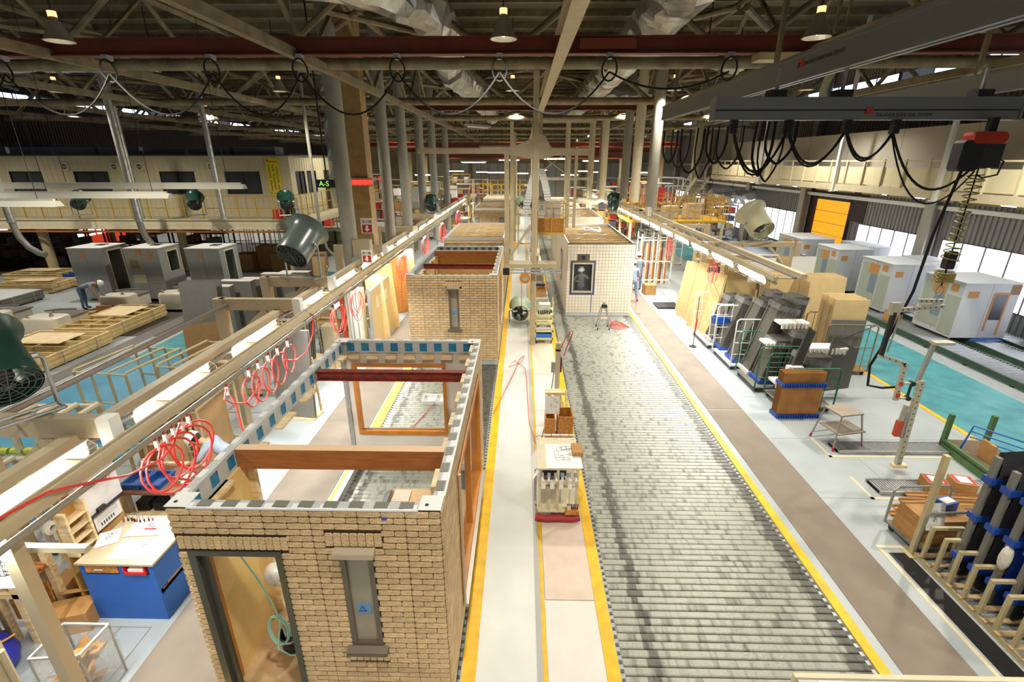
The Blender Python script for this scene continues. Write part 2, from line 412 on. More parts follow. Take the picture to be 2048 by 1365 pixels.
# ---------------------------------------------------------------- roller conveyors
def roller_mat(name, x0, x1, s0, s1):
    m = M(name, '#a3a595', .4, .3, bump=.35, bs=22)
    nt = m.node_tree; N = nt.nodes; L = nt.links
    tc = N.new('ShaderNodeTexCoord'); sp = N.new('ShaderNodeSeparateXYZ'); L.new(tc.outputs['Object'], sp.inputs[0])
    oi = N.new('ShaderNodeObjectInfo'); mu = N.new('ShaderNodeMath'); mu.operation = 'MULTIPLY'; mu.inputs[1].default_value = 97; L.new(oi.outputs['Random'], mu.inputs[0])
    cb = N.new('ShaderNodeCombineXYZ'); L.new(sp.outputs[0], cb.inputs[0]); L.new(mu.outputs[0], cb.inputs[1])
    nz = N.new('ShaderNodeTexNoise'); nz.inputs['Scale'].default_value = 7; nz.inputs['Detail'].default_value = 6; L.new(cb.outputs[0], nz.inputs['Vector'])
    jit = N.new('ShaderNodeMath'); jit.operation = 'MULTIPLY_ADD'; jit.inputs[1].default_value = .42; L.new(nz.outputs['Fac'], jit.inputs[0]); L.new(sp.outputs[0], jit.inputs[2])
    rmp = N.new('ShaderNodeValToRGB'); mr = N.new('ShaderNodeMapRange'); mr.inputs[1].default_value = x0; mr.inputs[2].default_value = x1
    L.new(jit.outputs[0], mr.inputs[0]); L.new(mr.outputs[0], rmp.inputs[0])
    e = rmp.color_ramp.elements; g = (1,1,1,1); k = (.22,.21,.21,1)
    e[0].position = 0; e[0].color = g; e[1].position = 1; e[1].color = k; off = .055
    for p, c in ((s0+off, g), (s0+off+.015, k), (s0+off+.05, k), (s0+off+.07, g), (s1+off, g), (s1+off+.02, k)):
        q = rmp.color_ramp.elements.new(p); q.color = c
    nz2 = N.new('ShaderNodeTexNoise'); nz2.inputs['Scale'].default_value = 9; nz2.inputs['Detail'].default_value = 8; L.new(cb.outputs[0], nz2.inputs['Vector'])
    r2 = N.new('ShaderNodeValToRGB'); r2.color_ramp.elements[0].position = .3; r2.color_ramp.elements[1].position = .5
    r2.color_ramp.elements[0].color = lin('#63645a'); r2.color_ramp.elements[1].color = lin('#9b9c90'); L.new(nz2.outputs['Fac'], r2.inputs[0])
    mx = N.new('ShaderNodeMix'); mx.data_type = 'RGBA'; mx.blend_type = 'MULTIPLY'; mx.inputs[0].default_value = .85
    L.new(r2.outputs[0], mx.inputs[6]); L.new(rmp.outputs[0], mx.inputs[7]); L.new(mx.outputs[2], N['Principled BSDF'].inputs['Base Color'])
    return m
def conveyor(label, xa, xb, y0, n, pitch, mat, far):
    t = thing('roller_conveyor', label, 'conveyor', (0, y0, 0))
    rm = B().prism([(xa+.06, dy, dz) for dy, dz in ((-.049,-.03),(-.052,-.012),(-.046,-.003),(-.03,0),(.03,0),(.046,-.003),(.052,-.012),(.049,-.03),(.03,-.05),(-.03,-.05))], (xb-xa-.12, 0, 0)).mesh('roller', mat)
    for i in range(n): put('roller', rm, t, loc=(0, i*pitch, 0))
    L_ = (far-y0)
    for x in (xa+.03, xb-.03): B().box(x-.03, 0, -.13, x+.03, L_, -.008).mk('side_channel', steel_m, t)
    b = B()
    for k in range(int(min(L_, 30)/pitch)):
        b.box(xa+.015, k*pitch-.02, -.008, xa+.05, k*pitch+.02, .002); b.box(xb-.05, k*pitch-.02, -.008, xb-.015, k*pitch+.02, .002)
    b.mk('bearing_clip', M('clip', '#565753', .5, .4), t, stuff=True)
    nb = n*pitch
    if L_ > nb:
        b = B()
        for k in range(int((L_-nb)/.22)): b.box(xa+.06, nb+k*.22, -.08, xb-.06, nb+k*.22+.19, -.004)
        b.mk('roller', mat, t, stuff=True, label='far rollers running on under the cabins')
conveyor('wide bed of grey steel rollers in the empty right lane', 1.2, 4.27, 2.6, 290, .112, roller_mat('roller_right', 1.2, 4.27, .12, .915), 70)
conveyor('wide bed of grey steel rollers in the left lane under the brick cabins', -3.2, -.68, 2.6, 240, .112, roller_mat('roller_left', -3.2, -.68, .10, .80), 70)
# ---------------------------------------------------------------- prefabricated cabins
bmesh_cache = {}
def brick_mesh(w_, h_, mat):
    k = (round(w_, 3), round(h_, 3), mat.name)
    if k not in bmesh_cache:
        bmesh_cache[k] = B().bev(-w_/2, -.018, -h_/2, w_/2, 0, h_/2, min(.009, h_/4), 1).mesh('brick', mat)
    return bmesh_cache[k]
def brick_rects(W, z0, z1, openings, soldiers, ch=.0725, bl=.2215, gap=.006, gv=.015):
    """running-bond rectangles (u0,u1,v0,v1) on a W wide wall, panel joints every two bricks"""
    out = []; v = z1-ch; row = 0
    while v > z0-.01:
        us = [0.]; base = 0.
        while base < W-.01:
            for q in ((1, 1) if row % 2 == 0 else (.5, 1, .5)): us.append(min(W, us[-1]+bl*q))
            base += 2*bl
        us = sorted(set(round(u, 4) for u in us))
        for a, c in zip(us, us[1:]):
            if c-a > .03: out.append((a+gap/2, c-gap/2, v+gv/2, v+ch-gv/2))
        v -= ch; row += 1
    keep = []
    blocks = list(openings)+[s[:4] for s in soldiers]
    for a, c, p, q in out:
        parts = [(a, c)]
        for o0, o1, p0, p1 in blocks:
            if q <= p0 or p >= p1: continue
            n = []
            for s, e in parts:
                if e <= o0 or s >= o1: n.append((s, e))
                else:
                    if s < o0: n.append((s, o0))
                    if e > o1: n.append((o1, e))
            parts = n
        keep += [(s, e, p, q) for s, e in parts if e-s > .02]
    for o0, o1, p0, p1 in soldiers:
        n = max(1, round((o1-o0)/.0725)); d = (o1-o0)/n
        keep += [(o0+i*d+gap/2, o0+(i+1)*d-gap/2, p0+gap/2, p1-gap/2) for i in range(n)]
    return keep
def lay(rects, parent, y, limit, axis='front', x=0, ymax=0):
    """bricks as parts (largest in view first), the rest joined"""
    rects = sorted(rects, key=lambda r: -r[3])
    for i, (a, c, p, q) in enumerate(rects[:limit]):
        o = put('brick', brick_mesh(c-a, q-p, brick_m), parent)
        if axis == 'front': o.location = ((a+c)/2, y, (p+q)/2)
        else: o.location = (x, ymax+(a+c)/2, (p+q)/2); o.rotation_euler = (0, 0, PI/2)
    rest = rects[limit:]
    if rest:
        b = B()
        for a, c, p, q in rest:
            d = .014+.006*random.random()
            if axis == 'front': b.box(a, y-d, p, c, y, q)
            else: b.box(x, ymax+a, p, x+d, ymax+c, q)
        b.mk('brick', brick_s, parent, stuff=True)
def holed(b, W, z1, ops, y0, y1, z0=0):
    """wall slab in the xz plane with rectangular openings (x0,x1,z0,z1), sorted by x"""
    x = 0
    for o0, o1, p0, p1 in sorted(ops):
        if o0 > x: b.box(x, y0, z0, o0, y1, z1)
        if p0 > z0: b.box(o0, y0, z0, o1, y1, p0)
        if p1 < z1: b.box(o0, y0, p1, o1, y1, z1)
        x = o1
    if x < W: b.box(x, y0, z0, W, y1, z1)
    return b
insul_m = M('blue_insulation', '#1583b4', .35, var=.3, vs=14, bump=.8, bs=20)
chan_m = M('channel_gray', '#c2c5c6', .5, .1, var=.1, vs=6)
brz_m = M('bronze_frame', '#70685a', .4, .4)
wdfr_m = M('orange_wood_frame', '#c07a2c', .45, var=.2, vs=5)
plate_m = M('white_plate', '#e4e6e6', .4)
gasket_m = M('dark_gasket', '#83847a', .5, .3)
def slot_window(t, x0, x1, z0, z1):
    f = B().box(x0, -.02, z0, x0+.05, .05, z1).box(x1-.05, -.02, z0, x1, .05, z1).box(x0+.05, -.02, z1-.05, x1-.05, .05, z1).box(x0+.05, -.02, z0, x1-.05, .05, z0+.05).mk('window_frame', brz_m, t)
    B().box(x0+.05, .015, z0+.05, x1-.05, .03, z1-.05).mk('pane', M('frosted_pane', '#a39a86', .25, var=.15, vs=3), f)
    B().prism([(x0-.035, -.1, z1), (x0-.035, -.09, z1+.05), (x0-.035, .0, z1+.07), (x0-.035, .0, z1)], (x1-x0+.07, 0, 0)).mk('hood', M('hood', '#b7a994', .4, .3), t)
    B().prism([(x0-.05, -.09, z0-.07), (x0-.05, -.09, z0-.02), (x0-.05, .0, z0+.01), (x0-.05, .0, z0-.08)], (x1-x0+.1, 0, 0)).mk('sill', brz_m, t)
    s = B().box(x0+.09, .008, z0+.42, x1-.09, .014, z0+.56).mk('sticker', M('sticker_blue', '#6f97c0', .5), f, label='blue and white warning sticker with a triangle')
    cx, cz = (x0+x1)/2-.015, z0+.48; w_ = .035
    tri = [Vector((cx, .006, cz+w_*1.2)), Vector((cx-w_, .006, cz-w_*.7)), Vector((cx+w_, .006, cz-w_*.7))]
    b = B()
    for i in range(3): b.bar(tri[i], tri[(i+1) % 3], .008, .004, (0,1,0))
    b.mk('warning_mark', M('mark_blue', '#1f57a8', .5), f)
def joist_roof(t, W, L, ztop, n=9, pitch=None):
    B().box(.06, .06, ztop-.24, W-.06, L-.06, ztop-.2).mk('roof_board', M('ply', '#e2cca0', .6, var=.12, vs=4), t)
    jm = B().box(.08, -.022, 0, W-.08, .03, .15).mesh('joist', wood_m)
    for k in range(n): put('joist', jm, t, loc=(0, .35+(L-.6)*k/(n-1), ztop-.2))
    B().box(0, 0, ztop-.1, W, .06, ztop).box(0, L-.06, ztop-.1, W, L, ztop).box(0, .06, ztop-.1, .06, L-.06, ztop).box(W-.06, .06, ztop-.1, W, L-.06, ztop).mk('top_frame', plate_m, t)
    for k in range(3):
        y = L*(.2+.25*k); pts = [(W*(.15+.6*i/9), y+.15*math.sin(i*1.3+k), ztop-.03+.03*math.sin(i*2.1)) for i in range(10)]
        B().tube(pts, .012, 5).mk('roof_cable', M('cable_white', '#e2dfd6', .5), t)
def channel_beam(t, p0, length, axis, z0=2.47, z1=2.7, n=13, ins=True, side=1):
    """steel C-channel with rectangular holes; blue insulation shows through"""
    b = B(); d = length/n; hw = .135
    def bx(a0, a1, c0, c1, zz0, zz1, bb):
        if axis == 'y': bb.box(p0[0]+c0*side if side > 0 else p0[0]-c1, p0[1]+a0, zz0, p0[0]+c1 if side > 0 else p0[0]-c0, p0[1]+a1, zz1)
        else: bb.box(p0[0]+a0, p0[1]+c0*side if side > 0 else p0[1]-c1, zz0, p0[0]+a1, p0[1]+c1 if side > 0 else p0[1]-c0, zz1)
    bx(0, length, 0, .1, z1-.012, z1, b); bx(0, length, 0, .1, z0, z0+.012, b)
    bx(0, length, .094, .1, z0+.012, z0+.035, b); bx(0, length, .094, .1, z1-.04, z1-.012, b)
    for i in range(n):
        bx(i*d, i*d+(d-hw)/2, .094, .1, z0+.035, z1-.04, b); bx(i*d+(d+hw)/2, (i+1)*d, .094, .1, z0+.035, z1-.04, b)
    ch = b.mk('frame_beam', chan_m, t)
    if ins:
        for i in range(n):
            q = B(); bx(i*d+(d-hw)/2-.02, i*d+(d+hw)/2+.02, .02, .092, z0+.02, z1-.03, q); q.mk('insulation', insul_m, ch)
    for i in range(n):
        b = B(); bx(i*d+d*.1, i*d+d*.55, -.005, .06, z1, z1+.004, b); b.mk('clip_plate', plate_m, ch)
    return ch
def cabin_open(name_label, X0, Yf, L, openings, soldiers, limit, door=None, slots=(), left_wall=False, W=2.54, Hc=2.72, backwin=None, sidewin=None, side_limit=0, beams=(), detail=True):
    t = thing('brick_cabin', name_label, 'cabin', (X0, Yf, .012), group='brick faced cabins in the left lane')
    holed(B(), W, Hc-.03, openings, 0, .1, .16).mk('front_wall', joint_m, t)
    lay(brick_rects(W, .16, Hc-.03, openings, soldiers), t, 0, limit)
    # gypsum lining on the inside of the front wall
    holed(B(), W, Hc-.25, openings, .1, .115, .2).mk('front_lining', yboard_m, t)
    # right hand wall with brick facing, in local xz of a turned slab
    sw = [sidewin] if sidewin else []
    bb = holed(B(), L-.1, Hc-.03, [(a-.1, c-.1, p, q) for a, c, p, q in sw], -.1, 0, .16)
    bb.v = [(W+p[1], .1+p[0], p[2]) for p in bb.v]; bb.f = [f[::-1] for f in bb.f]; bb.mk('side_wall', joint_m, t)
    lay(brick_rects(L, .16, Hc-.03, sw, []), t, 0, side_limit, 'side', x=W, ymax=0)
    bb = holed(B(), L-.2, Hc-.25, [(a-.1, c-.1, p, q) for a, c, p, q in sw], -.115, -.1, .2)
    bb.v = [(W+p[1], .1+p[0], p[2]) for p in bb.v]; bb.f = [f[::-1] for f in bb.f]; bb.mk('side_lining', gyps_m, t)
    if sidewin:
        a, c, p, q = sidewin
        f = B().box(W-.13, a, p, W+.035, a+.07, q).box(W-.13, c-.07, p, W+.035, c, q).box(W-.13, a+.07, q-.07, W+.035, c-.07, q).box(W-.13, a+.07, p, W+.035, c-.07, p+.07).box(W-.08, (a+c)/2-.03, p+.07, W+.01, (a+c)/2+.03, q-.07).mk('side_window_frame', wdfr_m, t)
        B().box(W-.05, a+.07, p+.07, W-.04, c-.07, q-.07).mk('pane', pane_m, f)
        B().box(W+.035, a-.03, p-.05, W+.09, c+.03, p).box(W+.036, a-.03, p, W+.06, a-.001, q+.03).mk('window_trim', M('light_trim', '#b9b2a4', .4, .3), t)
    # back wall
    holed(B(), W, Hc-.25, [backwin] if backwin else [], L-.08, L, .2).mk('back_wall', gyps_m, t)
    if backwin:
        a, c, p, q = backwin
        B().box(a, L-.12, p, a+.06, L+.02, q).box(c-.06, L-.12, p, c, L+.02, q).box(a+.06, L-.12, q-.06, c-.06, L+.02, q).box(a+.06, L-.12, p, c-.06, L+.02, p+.08).mk('back_window_frame', wdfr_m, t)
        B().box(a+.06, L-.05, p+.08, c-.06, L-.04, p+.1).mk('track', alu_m, t)
    # steel frame on top and posts
    channel_beam(t, (0, .1), L-.2, 'y', n=14 if detail else 18)
    channel_beam(t, (W, .1), L-.2, 'y', n=14 if detail else 18, side=-1)
    channel_beam(t, (.1, L), W-.2, 'x', n=9, side=-1)
    channel_beam(t, (.1, 0.005), W-.2, 'x', n=9)
    for x in (0, W-.1):
        for y in (0.006, L-.106):
            B().box(x, y, Hc-.1, x+.1, y+.1, Hc-.015).box(x+.01, y+.01, .16, x+.09, y+.09, Hc-.1).mk('corner_post', steel_m, t)
    for x in (-.01, W-.2):
        for y in (-.012, L-.2):
            B().box(x, y, Hc-.015, x+.21, y+.21, Hc-.008).mk('corner_plate', plate_m, t)
            B().cyl((x+.07, y+.07, Hc-.008), (x+.07, y+.07, Hc-.005), .018, 10).mk('bolt_hole', black_m, t)
    # coping strip and alternating plates along the front and the right edge
    B().box(.2, -.02, Hc-.03, W-.2, .0, Hc-.012).box(W, .2, Hc-.03, W+.02, L-.2, Hc-.012).mk('coping', plate_m, t)
    for i in range(9): B().box(.28+i*.235, .01, Hc-.016, .28+i*.235+.13, .1, Hc-.012).mk('gasket', gasket_m, t)
    for i in range(int(L/.3)): B().box(W-.095, .28+i*.3, Hc-.016, W-.01, .28+i*.3+.15, Hc-.012).mk('gasket', gasket_m, t)
    for i in range(int(L/.6)): B().box(W-.15, .35+i*.6, Hc-.14, W-.101, .35+i*.6+.3, Hc-.03).mk('timber_block', wood_m, t)
    for i in range(7): B().box(.2+i*.33, L-.2, Hc-.33, .2+i*.33+.2, L-.13, Hc-.25).mk('timber_block', wood_m, t)
    for i in range(int(L/.75)): B().box(.1, .3+i*.75, Hc-.28, .2, .3+i*.75+.42, Hc-.25).mk('timber_block', wood_m, t)
    for y, k, zz, hh in beams:
        if k == 'red': B().box(.11, y-.05, zz-hh, W-.11, y+.05, zz-hh+.015).box(.11, y-.05, zz-.015, W-.11, y+.05, zz).box(.11, y-.012, zz-hh+.015, W-.11, y+.012, zz-.015).mk('spreader_beam', rust_m, t, label='red primed steel beam across the open cabin')
        else:
            B().box(.11, y-.055, zz-hh, W-.11, y+.055, zz-.004).mk('ceiling_beam', glulam_m, t, label='brown laminated timber beam')
            B().box(.11, y-.055, zz-.003, W-.11, y+.055, zz).mk('beam_top', M('beam_top', '#e3c3a0', .6), t)
    if door:
        a, c, p, q = door; m = M('door_frame_dark', '#55564c', .35, .4)
        B().box(a, -.03, .16, a+.07, .12, q).box(c-.06, -.03, .16, c, .12, q).box(a+.07, -.03, q-.05, c-.06, .12, q).mk('door_frame', m, t)
        B().box(a+.1, -.028, q-.04, c-.1, -.012, q-.012).mk('door_tape', M('teal_tape', '#3f8f7d', .4), t)
        B().box(a, .12, .16, a+.05, .2, q-.05).mk('door_jamb', wdfr_m, t); B().box(a+.07, .02, .16, a+.13, .06, q-.05).mk('door_track', M('door_leaf', '#3c3d36', .4), t)
    for s in slots: slot_window(t, *s)
    B().box(.1, .1, .16, W-.1, L-.1, .2).mk('floor_deck', M('chipboard', '#c9a77c', .7, var=.1, vs=14), t) if not detail else None
    B().box(0, 0, 0, W, .1, .16).box(0, L-.1, 0, W, L, .16).box(0, .1, 0, .1, L-.1, .16).box(W-.1, .1, 0, W, L-.1, .16).mk('base_frame', chan_m, t)
    return t
# nearest cabin -------------------------------------------------
XC = -3.27
door = (.10, 1.0, .16, 2.2); slot = (1.55, 1.87, .98, 2.2)
A = cabin_open('nearest brick cabin, open topped, with a doorway and a slot window', XC, 3.58, 4.5, [door, slot], [(.02, 1.08, 2.22, 2.37), (1.44, 1.98, 2.28, 2.43), (1.5, 1.92, .76, .90)], 292,
    door=door, slots=[slot], backwin=(.2, 1.9, .8, 2.26), sidewin=(1.0, 3.75, .45, 2.35), beams=((1.0, 'wood', 2.7, .25), (3.2, 'red', 2.66, .16)))
chip_m = M('chipboard', '#c9a77c', .7, var=.1, vs=14)
B().box(1.0, .12, .16, 2.42, 3.55, .2).mk('floor_deck', chip_m, A)
B().box(.1, .12, .16, 1.0, .95, .2).box(.1, .95, .16, .35, 1.6, .2).mk('floor_deck', chip_m, A)
B().box(.9, .3, .2, .95, 3.5, .215).box(.96, .3, .2, 1.0, 3.5, .25).mk('floor_rail', steel_m, A)
B().box(1.05, 3.2, .2, 1.35, 3.5, .212).mk('cover_plate', M('pale_plate', '#cfc2ae', .5), A)
B().box(.1, .14, .2, .13, 1.05, 2.47).mk('partition_board', yboard_m, A, label='mustard yellow lining board behind the doorway')
B().box(.1, 1.05, .2, .2, 1.12, 2.45).mk('partition_stud', wood_m, A)
B().box(.35, .97, .19, .37, 1.6, .28).box(.98, .97, .19, 1.0, 1.6, .28).box(.35, .95, .19, 1.0, .97, .28).mk('hatch_rim', wood_m, A)
B().box(2.0, 0-.024, 2.6, 2.05, -.02, 2.63).mk('blue_tape', blue_pl, A)
B().box(2.38, -.012, .3, 2.54, -.004, 1.0).mk('blank_panel', M('blank_panel', '#a38b70', .8), A, label='plain brown panel where no bricks are laid yet')
cab_m = M('mint_cable', '#9fd9c6', .45)
pts = [(.28, .3, 2.15), (.36, .28, 1.9), (.5, .26, 1.6), (.6, .25, 1.3), (.66, .24, 1.05)]
coil = [(.62+.10*math.cos(t*1.9+.6)+.02*t/6, .22+.004*t, .86+.22*math.sin(t*1.9+.6)) for t in [i*.33 for i in range(22)]]
B().tube(pts+coil+[(.6, .2, .62), (.72, .2, .52), (.9, .22, .5)], .009, 6).mk('cable', cab_m, A, True, label='mint green cable looped down behind the doorway')
B().tube([(.75, .4, 2.2), (.78, .4, 2.0), (.86, .4, 1.86), (.9, .4, 1.7)], .008, 6).mk('cable', cab_m, A, True)
t = thing('tool_bucket', 'dark blue bucket of tools on the floor inside the nearest cabin doorway', 'bucket', (-2.72, 4.12, .213))
B().lathe([(.1, 0), (.125, .24), (.13, .24), (.13, .25), (.115, .25), (.095, .02)], (0, 0, 0), 16).mk('tub', M('bucket_navy', '#232a3a', .4), t, True); B().lathe([(.122, .2), (.128, .2), (.128, .22), (.122, .22)], (0, 0, 0), 16, cap=False).mk('white_band', white_m, t)
for k in range(4): B().cyl((.03*k-.05, .02*(k % 2), .05), (.04*k-.07, .05*(k % 2), .38), .015, 6).mk('tool_handle', (white_m, yboard_m)[k % 2], t)
# tray on the rollers behind it
t = thing('parts_tray', 'white divided tray left on the rollers behind the nearest brick cabin', 'tray', (-2.15, 10.9, .002))
B().box(-.32, -.2, 0, .32, .2, .015).box(-.32, -.2, .015, -.3, .2, .1).box(.3, -.2, .015, .32, .2, .1).box(-.3, -.2, .015, .3, -.18, .1).box(-.3, .18, .015, .3, .2, .1).box(-.01, -.18, .015, .01, .18, .1).mk('tray_body', white_m, t)
# second cabin
C2 = cabin_open('second brick cabin, open topped, with one narrow window', XC+.03, 13.25, 4.95, [(1.17, 1.46, 1.12, 2.32)], [(1.1, 1.55, 2.38, 2.53)], 290,
    slots=[(1.17, 1.46, 1.12, 2.32)], beams=((2.0, 'red', 2.62, .16), (4.2, 'wood', 2.66, .25)), detail=False, sidewin=(1.2, 2.4, .9, 2.3))
B().box(.1, .12, .2, .13, 4.7, 2.45).mk('partition_board', yboard_m, C2)
B().box(.14, 4.6, .2, 2.4, 4.64, 2.45).mk('partition_board', yboard_m, C2)
# roofed brick cabins farther down the lane
def cabin_roofed(label, X0, Yf, L, W=2.5, rows=2.69, wins=(), group='brick faced cabins in the left lane', sold=(), tile=None):
    t = thing('brick_cabin' if not tile else 'tiled_cabin', label, 'cabin', (X0, Yf, .012), group=group)
    B().box(.02, .02, .16, W-.02, L, 2.5).mk('body', joint_m if not tile else M('tile_joint', '#6b5a42', .8), t)
    if not tile:
        lay(brick_rects(W, .16, rows, [tuple(w_) for w_ in wins], list(sold)), t, .02, 0)
        lay(brick_rects(L, .16, rows, [], []), t, 0, 0, 'side', x=W-.02, ymax=0)
        for a, c, p, q in wins:
            f = B().box(a, -.02, p, c, .02, q).mk('window_frame', brz_m, t); B().box(a+.04, -.026, p+.04, c-.04, -.021, q-.04).mk('pane', M('gray_glass', '#8b9093', .2), f)
    joist_roof(t, W, L, 2.72)
    B().box(0, 0, 0, W, L, .15).mk('base_frame', chan_m, t)
    return t
cabin_roofed('third brick cabin, roofed with bare timber joists, behind the open topped ones', XC+.03, 20.15, 5.2, sold=[(.15, 1.9, 2.37, 2.52)])
D = cabin_roofed('far brick cabin with two grey slit windows', -3.3, 33.5, 5, W=2.5, wins=[(.12, .4, 1.0, 2.1), (1.75, 2.05, 1.0, 2.1)])
cabin_roofed('farthest brick cabin in the left lane', XC, 42, 6)
# tiled cabin in the right lane --------------------------------
E_ = thing('tiled_cabin', 'cream tiled cabin standing on the rollers of the right lane', 'cabin', (1.72, 18.18, .012))
W, L, Ht = 2.5, 6.0, 2.8; win = (.2, 1.0, .94, 2.1)
tj = M('tile_joint', '#6b5a42', .8); tile_m = M('cream_tile', '#e8dcc8', .5, var=.07, vs=5)
holed(B(), W, Ht, [win], 0, .1, .12).mk('front_wall', tj, E_)
def tiles(Wd, z0, z1, ops, p=.1215):
    out = []
    n = round(Wd/p); m = round((z1-z0)/p); du = Wd/n; dv = (z1-z0)/m
    for i in range(n):
        for j in range(m):
            a, c, e, g = i*du+.005, (i+1)*du-.005, z0+j*dv+.005, z0+(j+1)*dv-.005
            if any(a < o1 and c > o0 and e < q1 and g > q0 for o0, o1, q0, q1 in ops): continue
            out.append((a, c, e, g))
    return out
b = B()
for a, c, p, q in tiles(W, .12, Ht-.02, [win, (.45, .73, 2.17, 2.42)]): b.box(a, -.012, p, c, 0, q)
b.mk('tile', tile_m, E_, stuff=True)
B().box(0, .1, .12, .08, L, Ht).mk('side_wall', tj, E_); B().box(W-.08, .1, .12, W, L, Ht).mk('side_wall', tj, E_)
b = B()
for a, c, p, q in tiles(L, .12, Ht-.02, [(2.2, 3.1, .9, 2.1)]): b.box(-.012, a, p, 0, c, q); b.box(W, a, p, W+.012, c, q)
b.mk('tile', tile_m, E_, stuff=True)
f = B().box(-.02, 2.25, .92, .02, 3.05, 2.08).mk('side_window', brz_m, E_); B().box(-.025, 2.3, .97, -.021, 3.0, 2.03).mk('pane', M('dark_glass', '#3e4145', .15), f)
B().box(.08, L-.1, .12, W-.08, L, Ht-.3).mk('back_wall', gyps_m, E_)
B().box(0, 0, 0, W, L, .11).mk('base_frame', chan_m, E_)
a, c, p, q = win
f = B().box(a, -.04, p, a+.06, .06, q).box(c-.06, -.04, p, c, .06, q).box(a+.06, -.04, q-.06, c-.06, .06, q).box(a+.06, -.04, p, c-.06, .06, p+.06).mk('window_frame', M('pale_frame', '#c4bba6', .4, .2), E_)
B().box(a+.06, .03, p+.06, c-.06, .036, q-.06).mk('pane', pane_m, f)
for s in ((a-.03, p-.05, a-.004, q+.02), (c+.004, p-.05, c+.03, q), (a-.03, p-.075, c+.03, p-.05)): B().box(s[0], -.018, s[1], s[2], -.012, s[3]).mk('masking_tape', blue_pl, E_)
B().box(.97, -.02, .14, .995, -.012, .94).mk('masking_tape', M('tape_steel', '#5f86ad', .5), E_)
v = B().box(.45, -.03, 2.17, .73, 0, 2.42).mk('vent', M('vent_gray', '#55524b', .5), E_); B().cyl((.59, -.036, 2.295), (.59, -.03, 2.295), .085, 16).mk('vent_hole', black_m, v)
joist_roof(E_, W, L, Ht+.02, 11)
B().box(-.015, -.015, Ht-.02, W+.015, -.001, Ht+.03).mk('dark_coping', brz_m, E_)
B().tube([(1.3+.35*math.cos(t), 3.2+.5*math.sin(t), Ht+.12+.04*math.sin(3*t)) for t in [i*.35 for i in range(30)]], .05, 8).mk('roof_duct', M('white_flex', '#dfe1e2', .5, bump=.6, bs=30), E_, True, label='white flexible duct lying in loops on the joists')
# cabin under way behind the tiled one
F_ = thing('framed_cabin', 'roofed cabin with a plain cream end panel behind the tiled one', 'cabin', (2.0, 27.8, .012))
B().box(0, 0, 0, 2.5, 6, 2.45).mk('body', cream_m, F_); joist_roof(F_, 2.5, 6, 2.75, 8); B().box(0, -.02, 2.2, 2.5, 0, 2.7).mk('end_panel', cream_m, F_)
F2 = thing('framed_cabin', 'far roofed cabin in the right lane with a dark end window', 'cabin', (1.9, 38, .012))
B().box(0, 0, 0, 2.5, 6, 2.45).mk('body', cream_m, F2); joist_roof(F2, 2.5, 6, 2.75, 8); B().box(.3, -.02, 1.2, 2.2, 0, 2.3).mk('end_window', black_m, F2)
# ---------------------------------------------------------------- lamp rails with strip lamps
tube_e = M('fluorescent_tube', '#fdfff4', .3, emit=9)
railm_ = M('bracket_beige', '#b3a283', .5)
refl_m = M('lamp_reflector', '#f2f0e6', .4)
wire_m = M('guard_wire', '#dedbd0', .4, .3)
TL = 1.55
trough_ = B().prism([(-.13, 0, .03), (-.12, 0, .04), (-.05, 0, .075), (.05, 0, .075), (.09, 0, .05), (.085, 0, .04), (.045, 0, .063), (-.045, 0, .063)], (0, TL, 0)).mesh('reflector', refl_m)
tubes_ = B().cyl((-.06, .03, .03), (-.06, TL-.03, .03), .019, 8).cyl((.0, .03, .045), (.0, TL-.03, .045), .019, 8).mesh('tube', tube_e)
brk_ = B().box(0, .3, 0, .24, .34, .05).mesh('bracket', railm_)
def guard_bm():
    b = B()
    for y in (.02, TL*.33, TL*.66, TL-.02): b.tube([(-.14, y, .03), (-.13, y, -.05), (-.05, y, -.09), (.06, y, -.07), (.1, y, .05)], .004, 4)
    for x, z in ((-.13, -.05), (-.05, -.09), (.06, -.07)): b.cyl((x, .02, z), (x, TL-.02, z), .003, 4)
    return b
guard_ = guard_bm().mesh('wire_guard', wire_m)
def strip_lamp(x, y, z, label, group, up=False, watts=None, flip=1):
    t = thing('strip_lamp', label, 'lamp', (x, y, z), 0, group)
    sg = -1 if up else 1; a = put('reflector', trough_, t); b = put('tube', tubes_, t); c = put('wire_guard', guard_, t)
    for o in (a, b, c): o.rotation_euler = (0, math.radians(74*sg), 0)      # the lamps open towards the lanes
    put('bracket', brk_, t); put('bracket', brk_, t, (0, TL-.64, 0))
    lamp('AREA', 'tube_light', (-.1*sg, TL/2, -.06), watts or TUBE_W, TUBEC, t, rot=(0, math.radians(42*sg), 0), shape='RECTANGLE', size=.18, size_y=TL)
    return t
railm = M('rail_beige', '#c0b294', .45, var=.08, vs=3); pipe_m = M('rail_pipe', '#8f8a7e', .6)
